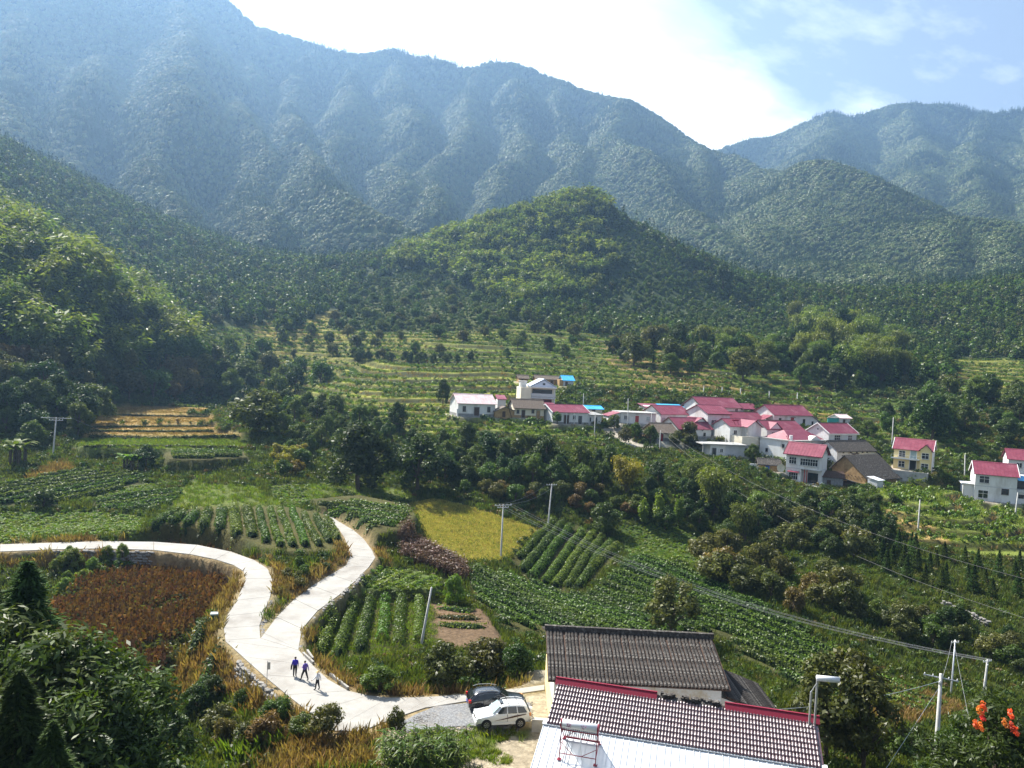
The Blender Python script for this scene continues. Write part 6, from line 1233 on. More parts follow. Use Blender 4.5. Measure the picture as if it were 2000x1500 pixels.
grove([(90,1100),(230,1085),(270,1095),(220,1150),(120,1170)], 12, ['shrub','bright'], (26,42), lab('in the hollow under the straight road'), 'bushes under the straight road', 22)
grove([(540,1130),(600,1100),(640,1115),(590,1150),(545,1180)], 8, ['olive','shrub','yellow'], (14,26), lab('on the wedge between the two roads'), 'bushes between the two roads', 16)
grove([(200,1380),(420,1360),(560,1420),(500,1480),(260,1480)], 16, ['olive','dark','shrub','brown'], (40,66), lab('in the hollow under the apron wall'), 'bushes in the hollow', 34)
grove([(1620,1440),(1700,1430),(1800,1470),(1760,1500),(1640,1500)], 6, ['dark','shrub'], (50,75), lab('in the shade right of the long outhouse'), 'bushes right of the outhouse', 30)
for i, (u, v) in enumerate([(1222,866),(1240,858),(1345,862),(1200,838),(1352,880),(1270,868),(1320,872),(1470,900)]): pp('broad' if i % 2 else 'olive', u, v, 30+4*(i % 3), 'small garden tree among the white village houses', 'village garden trees', seed=1+i % 3)
# shade trees beside the outhouse: bare lower stems
for (u, d, hgt, sd) in [(1620,57,8.2,1),(1660,60,8.6,2),(1690,56,7.0,3)]:
    p = at(u, 1400, d); plant('hornbeam', ground(p[0], p[1]), hgt, 'dark airy tree in the cluster beside the tank posts', 'trees beside the tank posts', 1.0, sd)
# tree with orange seed heads, right foreground
for (u, d, hgt, sd, wd) in [(1955,40,9.5,1,1.15),(1880,44,7.6,2,1.1)]:
    p = at(u, 1500, d); gp = ground(p[0], p[1]); top = at(u, 1345 if u > 1900 else 1395, d)[2]
    t = plant('neardark', gp, max(top-gp[2], 4), 'dark leafy tree with orange seed heads at the slope edge' if u > 1900 else 'dark leafy tree without seed heads beside the concrete pole', None, wd, sd)
    if u > 1900:
        for (fu, fv) in [(1912,1388),(1918,1400),(1905,1415),(1915,1420),(1973,1395),(1962,1412),(1975,1420),(1983,1428),(1920,1380)]:
            c = at(fu, fv, d-2.6); V, Fq = leaves([(0,0,0),(.05,.1,.12),(.1,0,-.12)], [.13,.11,.12], 90, .05, rng, aspect=.7)
            fo = link('seed_head', mesh_np('seed_head', V, Fq, ['flower_orange']), t, label='orange papery seed head')
            fo.matrix_parent_inverse = (Matrix.Translation(t.location) @ t.rotation_euler.to_matrix().to_4x4() @ Matrix.Diagonal((*t.scale, 1))).inverted(); fo.location = tuple(c)
# dark trees of the near slope, left foreground
for (u, vt, d, k, sd, wd) in [(40,1085,38,'nearconifer',1,1.5),(-60,1060,42,'nearconifer',2,1.5),(120,1230,34,'neardark',1,1.3),(30,1300,30,'nearconifer',1,1.6),(190,1380,33,'neardark',2,1.3),(-20,1180,34,'neardark',2,1.4),(100,1400,29,'nearconifer',2,1.4)]:
    p = at(u, 1500, d); gp = ground(p[0], p[1]); top = at(u, vt, d)[2]
    plant(k, gp, top-gp[2], 'deep shaded %s on the near slope below the dead maize' % ('conifer' if k == 'nearconifer' else 'leafy tree'), 'shaded trees of the near slope', wd, sd)
# tall maize in front of the gravel yard
for i in range(120):
    u, v = 745+165*rng.random(), 1478+42*rng.random(); p = hit(u, v); plant('corn', p, 2.0+.8*rng.random(), 'green maize plant in the dense patch in front of the gravel yard', 'maize in front of the yard')
for u, v, hh in [(480,1490,40),(455,1480,34),(510,1470,36),(540,1462,28)]:
    p = hit(u, v); V = tuft('grass_green', 40, 1.0, .035, .25, int(u)); link('grass_tussock', V, None, p, label='arching green grass tussock beside the stone path', category='grass', group='tussocks by the stone path').scale = (1.3,1.3,1.3)
print('trees', NPLANT[0], round(time.time()-T0, 1))
# ------------------------------------------------------------------ dry stone walls, stone by stone
def stone_mesh(seed):
    r = np.random.default_rng(seed); bm = bmesh.new(); bmesh.ops.create_icosphere(bm, subdivisions=1, radius=.5)
    for v in bm.verts:
        c = v.co; m = max(abs(c.x), abs(c.y), abs(c.z)); c *= (.5/m)*.8+.2; c *= 1+.10*r.normal()
    me = bpy.data.meshes.new('stone'); bm.to_mesh(me); bm.free(); me.materials.append(MATS['stone']); return me
ST = [stone_mesh(i) for i in range(6)]
def stone_wall(pts, ztop, zbot, label, group=None, sl=.52, sh=.34, side=1):
    """courses of stones along a plan line; ztop/zbot one height per point"""
    pts = [np.array(p[:2]) for p in pts]; o = np.array([pts[0][0], pts[0][1], zbot[0]])
    t = thing('stone_wall', o, label, 'wall', group); seg = np.array([np.linalg.norm(b-a) for a, b in zip(pts[:-1], pts[1:])]); cum = np.concatenate([[0], np.cumsum(seg)]); n = 0
    def P(s):
        i = int(np.clip(np.searchsorted(cum, s)-1, 0, len(seg)-1)); f = (s-cum[i])/seg[i]; return pts[i]+(pts[i+1]-pts[i])*f, ztop[i]+(ztop[i+1]-ztop[i])*f, zbot[i]+(zbot[i+1]-zbot[i])*f, (pts[i+1]-pts[i])/seg[i]
    c = 0
    while True:
        z_ = c*sh; s = rng.random()*.3; placed = False
        while s < cum[-1]-.1 and n < 295:
            L = sl*(.45+1.0*rng.random()); q, zt, zb, d = P(min(s+L/2, cum[-1])); nr = np.array([-d[1], d[0]])*side
            if zb+z_+sh*.6 < zt:
                placed = True; k = link('stone', ST[int(rng.integers(6))], t, (q[0]-o[0]+nr[0]*(rng.normal()*.05+.32-.05*c), q[1]-o[1]+nr[1]*(rng.normal()*.05+.32-.05*c), zb+z_+sh/2-o[2]+rng.normal()*.05)); k.scale = (L*1.06, .5, sh*(.75+.7*rng.random())); k.rotation_euler = (rng.normal()*.08, rng.normal()*.08, math.atan2(d[1], d[0])+rng.normal()*.25); n += 1
            s += L
        c += 1
        if not placed or n >= 295: break
E = lambda rd, i, s: rd[i][s]
stone_wall([RB[i][1] for i in range(0, 6)], [RB[i][1][2]+.0 for i in range(6)], [-2.15,-2.15,-2.1,-1.6,-.9,-.5], 'rough stone wall holding the road above the walled tea plot', side=-1, sl=.62, sh=.40)
stone_wall([RA[i][1] for i in range(9, 14)], [RA[i][1][2]+.05 for i in range(9, 14)], [RA[i][1][2]-1.1 for i in range(9, 14)], 'ragged stone wall along the wedge between the two roads', side=1)
stone_wall([RA[i][0]+np.array([0,-.3,0]) for i in (2, 3, 4)], [1.1]*3, [-.6]*3, 'stone wall under the straight stretch of road', side=-1, sl=.6)
stone_wall([RC[i][0]+np.array([-.2,-.2,0]) for i in (1, 2, 3, 4, 5)], [-.06]*5, [-1.5]*5, 'mossy stone wall under the outer edge of the apron', side=-1, sl=.6)
stone_wall([hit(1838,1180), hit(1880,1198), hit(1930,1222)], [hit(1838,1180)[2]+1.0, hit(1880,1198)[2]+1.0, hit(1930,1222)[2]+1.0], [hit(1838,1180)[2]-.2, hit(1880,1198)[2]-.2, hit(1930,1222)[2]-.2], 'pale stone bank of the stream across the big tea plot', side=-1)
# stone path in the near corner, kerb pieces of the ditch
t = thing('stone_path', hit(530, 1482), 'pale stone path at the edge of the dry slope', 'path')
for i in range(22):
    a = i/21; p = hit(500+62*a+rng.normal()*5, 1500-42*a+rng.normal()*3); s_ = link('paving_stone', ST[i % 6], t, p-np.array(t.location)); s_.scale = (.75,.65,.16); s_.rotation_euler = (0,0,rng.random()*3)
for (a, b, lb) in [((592,1277),(612,1296),'white concrete ditch kerb behind the walkers at the fork'),((645,1318),(680,1346),'white concrete ditch kerb along the inner road edge'),((600,1272),(611,1288),'short inner ditch kerb behind the walkers')]:
    p, q = on_z(*a, .0), on_z(*b, .0); o = thing('ditch_kerb', p, lb, 'kerb'); MB().bar((0,0,.06), tuple((q-p)[:2])+(.06,), .18, .24).build('kerb', 'concrete_road', o)
# gravel yard: loose stones
P = []
while len(P) < 2600:
    u, v = rng.uniform(770, 1040), rng.uniform(1366, 1436)
    if inpoly(np.array(u), np.array(v), [(770,1425),(850,1378),(935,1370),(1040,1372),(1045,1400),(1000,1430),(900,1425),(790,1432)]): q = on_z(u, v, 0); P.append((q[0], q[1], float(Zg(q[0], q[1]))+.01))
scatter('gravel', np.array(P), .05+.09*rng.random(len(P)), ST[0], 'loose grey gravel on the parking yard', 'gravel')
mb = MB(); gp = [on_z(u, v, 0) for u, v in [(768,1420),(812,1396),(850,1380),(935,1371),(1035,1372),(1040,1395),(990,1420),(900,1418),(800,1428)]]; zt = max(float(Zg(p[0], p[1])) for p in gp)+.03
mb.prism([(p[0], p[1]) for p in gp], zt-.3, zt, axis='z'); mb.build('gravel_yard', 'gravel', kind='structure', label='grey gravel parking yard beside the road')

# ------------------------------------------------------------------ cars
def loft(stations, name, mat, parent, sub=1):
    """closed hull through cross sections [(x, [(y, z), ... from sill to roof centre])]"""
    V, Fs = [], []; k = len(stations[0][1]); R_ = 2*k
    for x, pts in stations: V += [(x, y, z) for y, z in pts] + [(x, -y, z) for y, z in pts[::-1]]
    for i in range(len(stations)-1):
        for j in range(R_): Fs.append((i*R_+j, i*R_+(j+1) % R_, (i+1)*R_+(j+1) % R_, (i+1)*R_+j))
    Fs += [tuple(range(R_))[::-1], tuple(range((len(stations)-1)*R_, len(stations)*R_))]
    mb = MB(); mb.add(V, Fs); o = mb.build(name, mat, parent, smooth=True)
    if sub:
        md = o.modifiers.new('smooth', 'SUBSURF'); md.levels = sub; md.render_levels = sub
    return o
def wheel(parent, x, y, r, w, spokes=6):
    t = link('wheel', None, parent, (x, y, r)); s = 1 if y > 0 else -1; mb = MB()
    prof = [(r*.62,-w/2),(r*.92,-w/2),(r,-w*.32),(r,w*.32),(r*.92,w/2),(r*.62,w/2)]; n = 24; V = [(q*math.cos(2*math.pi*i/n), z, q*math.sin(2*math.pi*i/n)) for i in range(n) for q, z in prof]
    mb.add(V, [(i*6+j, i*6+j+1, ((i+1) % n)*6+j+1, ((i+1) % n)*6+j) for i in range(n) for j in range(5)]); mb.build('tyre', 'rubber', t, smooth=True)
    rm = MB(); rm.tube([(0,-w*.3,0),(0,w*.38*s,0)] if s > 0 else [(0,w*.3,0),(0,-w*.38,0)], r*.12, 10)
    for i in range(spokes): a = 2*math.pi*i/spokes; rm.bar((r*.1*math.cos(a), w*.36*s, r*.1*math.sin(a)), (r*.6*math.cos(a), w*.40*s, r*.6*math.sin(a)), .075, .03)
    V = [(q*math.cos(2*math.pi*i/n), z*s, q*math.sin(2*math.pi*i/n)) for i in range(n) for q, z in ((r*.64,w*.3),(r*.64,w*.46),(r*.55,w*.46),(r*.55,w*.3))]; rm.add(V, [(i*4+j, i*4+(j+1) % 4, ((i+1) % n)*4+(j+1) % 4, ((i+1) % n)*4+j) for i in range(n) for j in range(4)])
    rm.build('rim', 'alloy', t); MB().tube([(0,w*.05*s,0),(0,w*.12*s,0)], r*.6, 20).build('brake_disc', 'rubber', t)
def car(loc, heading, label, L, W, Hh, paint, lower, white):
    """x forward, y to the left"""
    t = thing('parked_car', loc, label, 'car', rz=heading); w = W/2; hl = L/2; zb = .30; zbelt = Hh*.615
    def sec(x, top, wf=1.0, roof=None): 
        ws = w*wf
        if roof is None: return (x, [(ws*.86,zb),(ws*.985,zb+.13),(ws,zbelt*.72),(ws*.95,min(top,zbelt)-.03),(ws*.80,top-.01),(ws*.4,top+.015)])
        return (x, [(ws*.86,zb),(ws*.985,zb+.13),(ws,zbelt*.72),(ws*.955,zbelt),(ws*.73,roof-.06),(ws*.42,roof)])
    hood = zbelt*.93 if white else zbelt*.90
    S = [sec(hl, .60, .74), sec(hl-.06, hood*.82, .86), sec(hl-.28, hood*.93, .95), sec(hl*.62, hood*.985), sec(hl*.42, zbelt+.01)]
    if white: S += [sec(hl*.36, 0, 1, zbelt+.09), sec(hl*.10, 0, 1, Hh*.955), sec(-hl*.12, 0, 1, Hh), sec(-hl*.55, 0, 1, Hh*.99), sec(-hl*.84, 0, .985, Hh*.955), sec(-hl*.93, 0, .97, zbelt+.18), sec(-hl*.97, zbelt-.02, .94), sec(-hl, .66, .86)]
    else: S += [sec(hl*.34, 0, 1, zbelt+.08), sec(hl*.06, 0, 1, Hh*.96), sec(-hl*.14, 0, 1, Hh), sec(-hl*.52, 0, 1, Hh*.965), sec(-hl*.76, 0, .98, Hh*.90), sec(-hl*.90, 0, .96, zbelt+.12), sec(-hl*.97, zbelt-.04, .92), sec(-hl, .66, .84)]
    b = loft(S, 'body', paint, t, 2)
    def side_y(x, z): q = np.clip((z-zbelt)/(Hh*.94-zbelt), 0, 1); return w*(.957-.215*q)
    def pane(name, poly, mat='glass_dark', off=.012, par=None):
        for s in (1, -1):
            V = [(x, s*(side_y(x, z)+off), z) for x, z in poly]; V2 = [(x, s*(side_y(x, z)-.03), z) for x, z in poly]; n = len(V); m = MB(); m.add(V+V2, [tuple(range(n)), tuple(range(n, 2*n))[::-1]]+[(i, n+i, n+(i+1) % n, (i+1) % n) for i in range(n)]); m.build(name, mat, par or t)
    zt_, zl = Hh*.90, zbelt+.05
    if white:
        pane('side_window', [(hl*.26,zl),(hl*.05,zt_),(-hl*.10,zt_+.02),(-hl*.10,zl)]); pane('side_window', [(-hl*.14,zl),(-hl*.14,zt_+.02),(-hl*.44,zt_+.02),(-hl*.48,zl)]); pane('side_window', [(-hl*.52,zl),(-hl*.48,zt_+.01),(-hl*.74,zt_-.04),(-hl*.84,zl+.03)])
        wx0, wz0, wx1, wz1 = hl*.40, zbelt+.045, hl*.115, Hh*.925
    else:
        pane('side_window', [(hl*.24,zl),(hl*.02,zt_),(-hl*.12,zt_+.01),(-hl*.12,zl)]); pane('side_window', [(-hl*.15,zl),(-hl*.15,zt_+.01),(-hl*.44,zt_-.01),(-hl*.50,zl)]); pane('side_window', [(-hl*.53,zl),(-hl*.47,zt_-.02),(-hl*.66,zt_-.10),(-hl*.70,zl+.04)])
        wx0, wz0, wx1, wz1 = hl*.385, zbelt+.04, hl*.075, Hh*.925
    def slab(name, P, mat, dx, dz): m = MB(); V = [(x+dx, y, z+dz) for x, y, z in P]+[(x-dx, y, z-dz*2) for x, y, z in P]; m.add(V, [(0,1,2,3),(7,6,5,4),(0,4,5,1),(1,5,6,2),(2,6,7,3),(3,7,4,0)]); return m.build(name, mat, t)
    slab('windscreen', [(wx0,w*.80,wz0),(wx0,-w*.80,wz0),(wx1,-w*.64,wz1),(wx1,w*.64,wz1)], 'glass_pale' if white else 'glass_dark', .018, .025)
    rx0, rx1 = (-hl*.955, -hl*.885) if white else (-hl*.945, -hl*.80)
    slab('rear_window', [(rx0-.01,w*.72,zbelt+.06),(rx0-.01,-w*.72,zbelt+.06),(rx1-.03,-w*.60,Hh*.86),(rx1-.03,w*.60,Hh*.86)], 'glass_dark', -.03, .02)
    r = Hh*.195
    for x in (hl*.63, -hl*.60):
        for s in (1, -1):
            wheel(t, x, s*(w-.085), r, .22); MB().tube([(x, s*(w-.20), r+.03),(x, s*(w+.004), r+.03)], r*1.17, 20).build('wheel_arch', 'rubber', t)
    if lower:
        for s in (1, -1): MB().box(-hl*.42, hl*.45, s*w*.985-.02, s*w*.985+.02, zb+.01, zb+.16).build('sill_trim', lower, t)
        MB().box(hl-.16, hl+.03, -w*.78, w*.78, zb+.02, zb+.20).build('front_bumper', lower, t); MB().box(-hl-.03, -hl+.14, -w*.80, w*.80, zb+.05, zb+.24).build('rear_bumper', lower, t)
    for s in (1, -1):
        MB().box(hl*.80, hl*.955, s*w*.80-.13, s*w*.80+.13, hood*.70, hood*.86).build('headlight', 'lamp_clear' if white else 'lamp_amber', t)
        MB().box(-hl*1.0, -hl*.92, s*w*.86-.09, s*w*.86+.07, zbelt*.80, zbelt*1.02).build('tail_light', 'tail_red' if not white else 'lamp_amber', t)
        MB().box(hl*.24, hl*.31, s*(w*.98)-.02+s*.06, s*(w*.98)+.06+s*.06, zbelt-.02, zbelt+.14).build('wing_mirror', paint, t)
        MB().tube([(hl*.02,s*w*.66,Hh*.975),(-hl*.2,s*w*.66,Hh+.06),(-hl*.6,s*w*.66,Hh+.05),(-hl*.78,s*w*.66,Hh*.96)], .022, 6).build('roof_rail', 'car_grey' if not white else paint, t)
        for x in (hl*.02, -hl*.3): MB().box(x-.09, x+.09, s*w*.99-.02, s*w*.99+.025, zbelt-.10, zbelt-.06).build('door_handle', paint, t)
        MB().box(-hl*.125, -hl*.115, s*w*.985-.02, s*w*.985+.012, zb+.2, zbelt).build('door_seam', 'rubber', t); MB().box(-hl*.50, -hl*.49, s*w*.985-.02, s*w*.985+.012, zb+.35, zbelt).build('door_seam', 'rubber', t)
    MB().box(hl-.03, hl+.006, -w*.40, w*.40, hood*.62, hood*.76).build('grille', 'rubber', t); MB().box(-hl-.045, -hl-.03, -.26, .26, zb+.27, zb+.40).build('number_plate', 'cloth_blue', t)
    if white:
        for s in (1, -1):
            m = MB(); V = []
            for (x, z0, z1) in ((hl*.36,.60,.61),(hl*.0,.68,.76),(-hl*.35,.80,.92),(-hl*.80,.98,1.03)): V += [(x, s*(w*1.002), z0),(x, s*(w*1.002), z1)]
            V2 = [(x, y-s*.03, z) for x, y, z in V]; m.add(V+V2, [(0,2,3,1),(2,4,5,3),(4,6,7,5),(8,9,11,10),(10,11,13,12),(12,13,15,14)]); m.build('side_stripe', 'stripe', t)
        sp = MB(); sp.tube([(-hl-.02,.05,.88),(-hl-.20,.05,.88)], [.34,.30], 20); sp.build('spare_wheel_cover', paint, t)
        MB().box(-hl*.02, hl*.0+.22, -w*.33, w*.33, Hh*.965, Hh*1.002+.004).build('sunroof', 'glass_dark', t)
        for x in (-hl*.16, -hl*.52): MB().box(x-.02, x+.02, -w*.68, w*.68, Hh+.05, Hh+.08).build('roof_bar', 'rubber', t)
    return t
def wheels_to(uF, vF, uR, vR, L):
    a, b = on_z(uF, vF, .0), on_z(uR, vR, .0); d = a-b; return (a+b)/2, math.atan2(d[1], d[0])
c, hd = wheels_to(951, 1425.5, 1016, 1422, 4.2); zc = float(Zg(c[0], c[1])); n_ = np.array([-math.sin(hd), math.cos(hd)])
sgn = 1 if n_[1] > 0 else -1
CARZ = zt
car((c[0]+n_[0]*sgn*.85, c[1]+n_[1]*sgn*.85, CARZ), hd, 'white off-road car with dark side stripe and spare wheel on its tailgate', 4.15, 1.74, 1.68, 'car_white', 'car_white', True)
d2 = np.array([math.cos(hd), math.sin(hd)])
car((c[0]+n_[0]*sgn*3.55-d2[0]*.15, c[1]+n_[1]*sgn*3.55-d2[1]*.15, CARZ), hd+math.pi-.04, 'black estate car with red tail lamps parked behind the white car', 4.6, 1.85, 1.58, 'car_black', None, False)

# ------------------------------------------------------------------ people
def person(u, v, H, heading, pose, cols, label):
    """one continuous figure grown over a posed skeleton; local x forward, y left"""
    base = on_z(u, v, 0.0); t = thing('person', (base[0], base[1], .005), label, 'person', rz=heading)
    s = H/1.72; J, Ed, Rd, Mt = [], [], [], []
    def j(x, y, z, r, m, par=None):
        J.append((x*s, y*s, z*s)); Rd.append(r*s*(1.18 if r > .04 and z < 1.5 else 1)); Mt.append(m)
        if par is not None: Ed.append((par, len(J)-1))
        return len(J)-1
    top, leg, sk, hr, sh = 0, 1, 2, 3, 4
    pel = j(0,0,.95,.135,leg); wst = j(0,0,1.08,.13,top,pel); ch_ = j(.01,0,1.28,.155,top,wst); nk = j(.0,0,1.45,.07,top,ch_); n2 = j(.015,0,1.52,.052,sk,nk); hd1 = j(.03,0,1.60,.085,sk,n2); hd2 = j(.02,0,1.68,.075,hr,hd1)
    st = pose.get('stride', 0)
    for sd in (1, -1):
        a = st*sd
        hp = j(0,.09*sd,.90,.10,leg,pel); kn = j(.23*a+.02,.10*sd,.50,.070,leg,hp); an = j(.42*a-.02,.10*sd,.09 + (.05 if a < 0 else 0),.048,leg,kn); ft = j(.42*a+.10,.11*sd,.04,.042,sh,an); j(.42*a+.17,.115*sd,.032,.03,sh,ft)
        ar = pose['arm'][0 if sd > 0 else 1]
        so_ = j(0,.19*sd,1.40,.068,top,ch_); el = j(ar[0],ar[1]*sd,ar[2],.052,top,so_); wr = j(ar[3],ar[4]*sd,ar[5],.036,top if cols[0] != 'x' else sk,el); dv = np.array([ar[3]-ar[0],(ar[4]-ar[1])*sd,ar[5]-ar[2]]); dv /= np.linalg.norm(dv)
        pm = np.array(J[wr])/s + dv*.07; pa = j(*pm,.034,sk,wr); side = np.array([1.,0,0])-dv*dv[0]; side /= np.linalg.norm(side)
        for q, ln_ in ((-.027,.075),(-.009,.088),(.009,.084),(.027,.066)): f1 = pm+dv*.035+side*q; a1 = j(*f1,.010,sk,pa); f2 = f1+dv*ln_*.9+np.array([.012,0,0]); j(*f2,.008,sk,a1)
        th_ = pm+side*.045+dv*.0; j(*th_,.011,sk,pa)
    me = bpy.data.meshes.new('body'); me.from_pydata(J, Ed, []); tmp = bpy.data.objects.new('tmp', me); COL.objects.link(tmp)
    md = tmp.modifiers.new('skin', 'SKIN'); md.use_smooth_shade = True
    for i, d in enumerate(me.skin_vertices[0].data): d.radius = (Rd[i]*(.8 if Mt[i] == top and i < 4 else 1), Rd[i]*(1.12 if Mt[i] == top and i < 4 else 1)); d.use_root = (i == 0)
    sb = tmp.modifiers.new('sub', 'SUBSURF'); sb.levels = 1; sb.render_levels = 1
    dg = bpy.context.evaluated_depsgraph_get(); m2 = bpy.data.meshes.new_from_object(tmp.evaluated_get(dg)); bpy.data.objects.remove(tmp)
    m2.name = 'body'; m2.materials.clear()
    for cname in cols: m2.materials.append(MATS[cname])
    JA = np.array(J)
    for p in m2.polygons: d = np.linalg.norm(JA-np.array(p.center), axis=1)-np.array(Rd); p.material_index = Mt[int(np.argmin(d))]; p.use_smooth = True
    link('body', m2, t)
    for q in (.03, -.03): MB().tube([(.105*s,q*s,1.605*s),(.118*s,q*s,1.605*s)], .012*s, 6).build('eye', 'hair', t)
    MB().tube([(.10*s,0,1.59*s),(.135*s,0,1.572*s)], [.008*s,.015*s], 6).build('nose', 'skin', t); MB().box(.09*s,.112*s,-.022*s,.022*s,1.538*s,1.548*s).build('mouth', 'red_door', t)
    for q in (.085,-.085): MB().box(.005*s,.045*s,(q-.01)*s,(q+.01)*s,1.575*s,1.63*s).build('ear', 'skin', t)
    hc = MB(); n = 12
    V = [(.02*s+.098*s*math.cos(a)*math.cos(b)-.01*s, .094*s*math.sin(a)*math.cos(b), 1.635*s+.095*s*math.sin(b)) for b in (-.35,.1,.6,1.1) for a in np.linspace(0, 2*math.pi, n, endpoint=False)] + [(.01*s,0,1.735*s)]
    hc.add(V, [(r_*n+i, r_*n+(i+1) % n, (r_+1)*n+(i+1) % n, (r_+1)*n+i) for r_ in range(3) for i in range(n)] + [(3*n+i, 3*n+(i+1) % n, 4*n) for i in range(n)]); hc.build('hair', 'hair', t, smooth=True)
    return t
down = (.02,.235,1.15,.05,.25,.92); fwd_ = (-.02,.22,1.15,.20,.20,1.02); back_ = (-.12,.24,1.16,-.16,.26,.95); out_ = (.10,.30,1.18,.30,.36,1.0); bent = (.0,.22,1.15,.24,.10,1.14)
p1 = person(575.5, 1321.5, 1.66, R(100), {'stride': .12, 'arm': (down, down)}, ['cloth_blue','cloth_black','skin','hair','shoe'], 'person in a bright blue jacket and black trousers walking away with a dark bag')
p2 = person(594.5, 1329, 1.64, R(150), {'stride': .75, 'arm': (bent, back_)}, ['cloth_violet','cloth_black','skin','hair','shoe'], 'person in a violet vest and black trousers striding with a hand raised')
p3 = person(619.5, 1347.5, 1.52, R(165), {'stride': .35, 'arm': (out_, back_)}, ['cloth_pale','cloth_black','skin','hair','shoe'], 'person in a pale shirt and dark trousers with one arm held out')
def at_person(p, x, y, z): return p.matrix_basis @ Vector((x, y, z))
t = thing('bag', at_person(p1, .06, .30, .62), 'dark cloth bag carried by the walker in the blue jacket', 'bag', rz=R(100)); MB().prism([(-.16,0),(.16,0),(.13,.32),(-.13,.32)], -.05, .05).build('bag_body', 'cloth_black', t); MB().tube([(-.1,0,.30),(-.06,0,.42),(.06,0,.42),(.1,0,.30)], .014, 6).build('strap', 'cloth_black', t)
t = thing('straw_hat', at_person(p3, .01, 0, 1.44), 'straw hat worn by the walker in the pale shirt', 'hat', rz=R(165)); MB().tube([(0,0,0),(0,0,.02),(0,0,.09),(0,0,.12)], [.19,.17,.09,.05], 14).build('hat_body', 'straw', t)

# ------------------------------------------------------------------ poles, wires, small things
def pole(ut, vt, ub, vb, label, arms=(), r=.13, depth=None, name='utility_pole', mat='concrete_pole'):
    b = hit(ub, vb) if depth is None else at(ub, vb, depth); tp = at(ut, vt, b[1]); o = thing(name, b, label, 'pole'); d = tp-b
    MB().tube([(0,0,-.5), tuple(d*.0), tuple(d)], [r*1.25, r*1.2, r*.75], 10).build('post', mat, o, smooth=True)
    ends = []
    for (fz, half, ang) in arms:
        c = d*(1-fz/max(np.linalg.norm(d), .1)); e = np.array([math.cos(ang), math.sin(ang), 0]); MB().bar(tuple(c-e*half), tuple(c+e*half), .09, .09).build('crossarm', 'galvanised', o)
        for q in (-.92, -.45, .45, .92): p = c+e*half*q; MB().tube([tuple(p), tuple(p+np.array([0,0,.12])), tuple(p+np.array([0,0,.2]))], [.03,.05,.035], 8).build('insulator', 'white_paint', o); ends.append(b+p+np.array([0,0,.2]))
    return b+d, ends
def wire(a, b, sag, label, r=.014, group=None, mat='wire'):
    a, b = np.array(a), np.array(b); o = thing('power_line', a, label, 'wire', group); pts = [tuple((b-a)*t - np.array([0,0,4*sag*t*(1-t)])) for t in np.linspace(0, 1, 17)]; MB().tube(pts, r, 4).build('cable', mat, o)
T1, E1 = pole(983, 985, 978, 1090, 'grey pole with broad crossarm at the corner of the yellow field', [(.15,1.5,.5),(.5,1.0,.5)])
T2, E2 = pole(1078, 945, 1070, 1030, 'grey pole at the top of the striped tea plot', [(.2,1.0,.3)])
T3, _ = pole(843, 1147, 823, 1258, 'leaning bare pole in the walled tea plot', r=.12)
T4, E4 = pole(110, 815, 103, 893, 'pole with long twin crossarm beside the banana plants', [(.15,2.6,.25),(.55,1.2,.25)])
T5, E5 = pole(1838, 1316, 1827, 1492, 'stout grey pole with two crossarms in front of the dark tree', [(.35,1.3,-.5),(.7,.6,.9)], r=.17)
T6, E6 = pole(1866, 1250, 1857, 1357, 'tall thin pole at the end of the big tea plot', r=.09, mat='galvanised', arms=[(.3,.5,.2)])
T7, E7 = pole(1929, 1288, 1922, 1350, 'short pole with insulators near the seed head tree', [(.25,.7,.4),(.6,.5,1.2)])
T8, _ = pole(1797, 976, 1793, 1036, 'bare pole on the grassy terrace below the barn')
T9, _ = pole(1745, 815, 1742, 868, 'bare pole behind the yellow house'); T10, _ = pole(1885, 888, 1884, 934, 'bare pole between the yellow and the large white house'); T11, _ = pole(1988, 962, 1983, 1006, 'bare pole in front of the large white house')
for i, (a, b, c_, d_, lb) in enumerate([(1227,778,1226,830,'village pole in front of the low flat roofed house'),(1273,806,1271,852,'village pole beside the brown tiled cottage'),(1290,840,1288,882,'village pole below the brown tiled cottage'),(1163,808,1161,850,'village pole by the village lane'),(1140,768,1139,796,'village pole behind the pink roofed house'),(1418,848,1416,888,'thin pole beside the grey outbuilding'),(1491,790,1490,818,'village pole between the back red roofs')]): pole(a, b, c_, d_, lb, r=.11)
for i, (u, v) in enumerate([(1374,766),(1410,768),(1446,770),(1502,776),(1557,779)]):
    p = hit(u, v); o = thing('fence_post', p, 'white concrete post in the row above the golden terrace', 'post', 'white fence posts'); MB().bar((0,0,-.3),(0,0,1.9),.22).build('post', 'white_paint', o); MB().box(-.2,.2,-.2,.2,1.9,2.0).build('cap', 'white_paint', o)
for k in range(4): wire(E1[k], np.array(E7[min(k, 3)]), 3.0, 'pale power line over the striped tea plot', group='power lines over the striped plot')
for k in (0, 3): wire(E2[k], np.array(E1[k]), .8, 'short power line between the two field poles', group='power lines between field poles')
wire(T5-np.array([0,0,.6]), CHM @ Vector((CW*.75, .3, LZ-.2)), .5, 'white cable from the stout pole to the outhouse ridge', .018, mat='white_paint')
wire(T5-np.array([0,0,1.0]), ground(*at(1690,1500,50)[:2]), .05, 'stay wire slanting down from the stout pole', .014, mat='galvanised')
wire(T5-np.array([0,0,.8]), np.array(E6[0]), .5, 'dark cable from the stout pole to the thin pole', .014)
wire(np.array(E6[1]), ground(*at(1925,1440,60)[:2]), .05, 'stay wire of the tall thin pole', .012, mat='galvanised')
wire(at(1290,842,200), at(2060,1225,96), 5.0, 'long dark power line falling across the wooded gully', .022, mat='wire_dark')
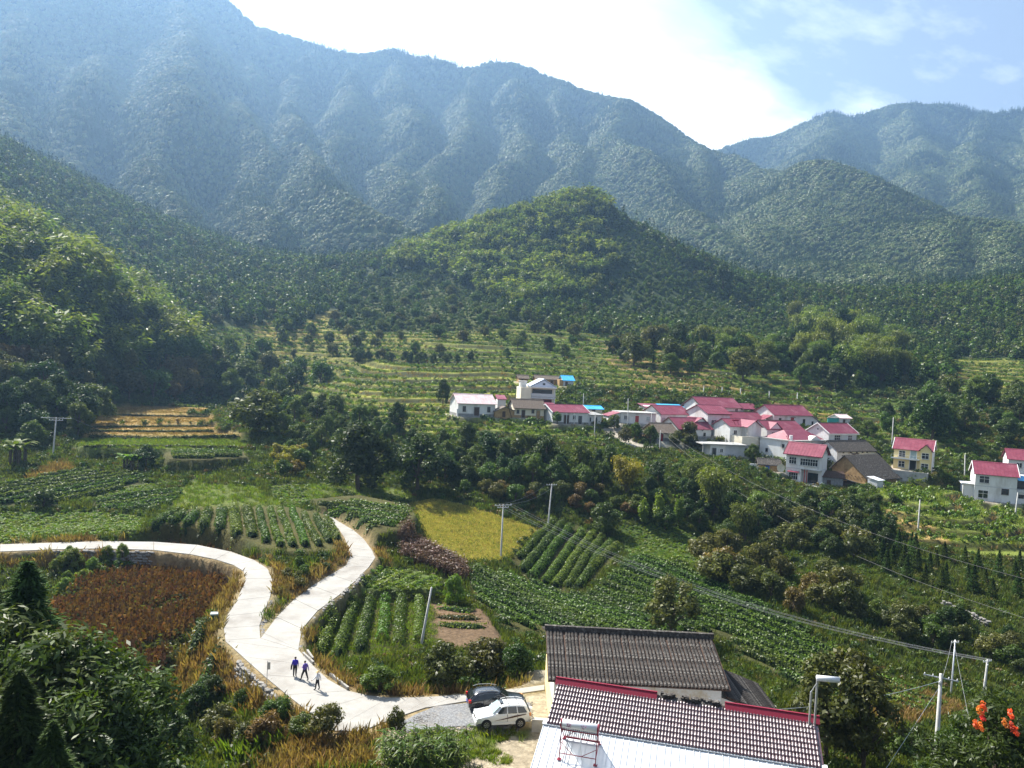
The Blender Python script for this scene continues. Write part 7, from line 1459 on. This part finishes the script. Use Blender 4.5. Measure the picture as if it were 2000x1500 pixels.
wire(at(1290,842,200)+np.array([0,0,.8]), at(2080,1150,100), 4.0, 'long dark power line above the first one over the gully', .02, mat='wire_dark')
wire(np.array(E4[3]), at(600, 880, 170), 4, 'power line from the twin crossarm pole', .016)
# bin, sign, dish, tank
p = hit(418, 1216); o = thing('litter_bin', p, 'green litter bin with pale lid on the road bank', 'bin', rz=.3); MB().add([(-.28,-.25,0),(.28,-.25,0),(.28,.25,0),(-.28,.25,0),(-.36,-.32,.85),(.36,-.32,.85),(.36,.32,.85),(-.36,.32,.85)], [(3,2,1,0),(4,5,6,7),(0,1,5,4),(1,2,6,5),(2,3,7,6),(3,0,4,7)]).build('bin_body', 'bin_green', o); MB().prism([(-.40,.85),(.40,.85),(.34,.98),(-.34,.98)], -.36, .36).build('lid', 'bin_lid', o)
p = on_z(521, 1335, -.1); o = thing('road_sign', p, 'small blank sign on a thin post at the road edge', 'sign', rz=.4); MB().tube([(0,0,-.4),(0,0,1.9)], .025, 6).build('post', 'galvanised', o); MB().box(-.03,.22,-.015,.015,1.15,1.75).build('sign_plate', 'galvanised', o)
p = on_z(619, 1393, -.05); 
b = HS['H21']; q = at(1524, 922, 184.5); o = thing('satellite_dish', q, 'pale round satellite dish beside the blue doored shed', 'dish'); dm = MB(); V = [(r_*math.cos(a), -.0+(r_/1.0)**2*-.25, r_*math.sin(a)+1.0) for r_ in (.01,.5,.95) for a in np.linspace(0, 2*math.pi, 16, endpoint=False)]; dm.add(V, [(k*16+i, k*16+(i+1) % 16, (k+1)*16+(i+1) % 16, (k+1)*16+i) for k in range(2) for i in range(16)]); d_ = dm.build('dish', 'cream_wall', o); MB().tube([(0,.02,-.4),(0,.02,1.0)], .05, 8).build('mast', 'galvanised', o); MB().bar((0,-.02,1.0),(0,-.8,1.15),.04).build('feed_arm', 'galvanised', o)
q = at(1596, 942, 181); o = thing('white_sack', (q[0]+1.2, q[1], float(Zg(q[0]+1.2, q[1]))), 'white plastic sack beside the porch of the two storey house', 'sack'); s_ = link('sack', ST[2], o, (0,0,.5)); s_.scale = (1.0,.8,1.1); s_.data = ST[2].copy(); s_.data.materials[0] = MATS['white_paint']
print('things', round(time.time()-T0, 1))
# ------------------------------------------------------------------ haze: one closed box of thin pale air round the valley
hm, ht = new_mat('valley_haze'); ho = N(ht, 'ShaderNodeOutputMaterial'); pv = N(ht, 'ShaderNodeVolumePrincipled')
pv.inputs['Color'].default_value = (.37, .63, 1.0, 1); pv.inputs['Density'].default_value = HAZE; pv.inputs['Anisotropy'].default_value = .5
ht.links.new(pv.outputs[0], ho.inputs['Volume'])
mb = MB(); mb.box(-1600, 2400, -110, 2780, -46, max(float(MZ.max()), 300)+40); MATS['valley_haze'] = hm
mb.build('haze', 'valley_haze', kind='stuff', label='thin blue haze filling the valley air', category='haze')
print('done', NPLANT[0], round(time.time()-T0, 1))
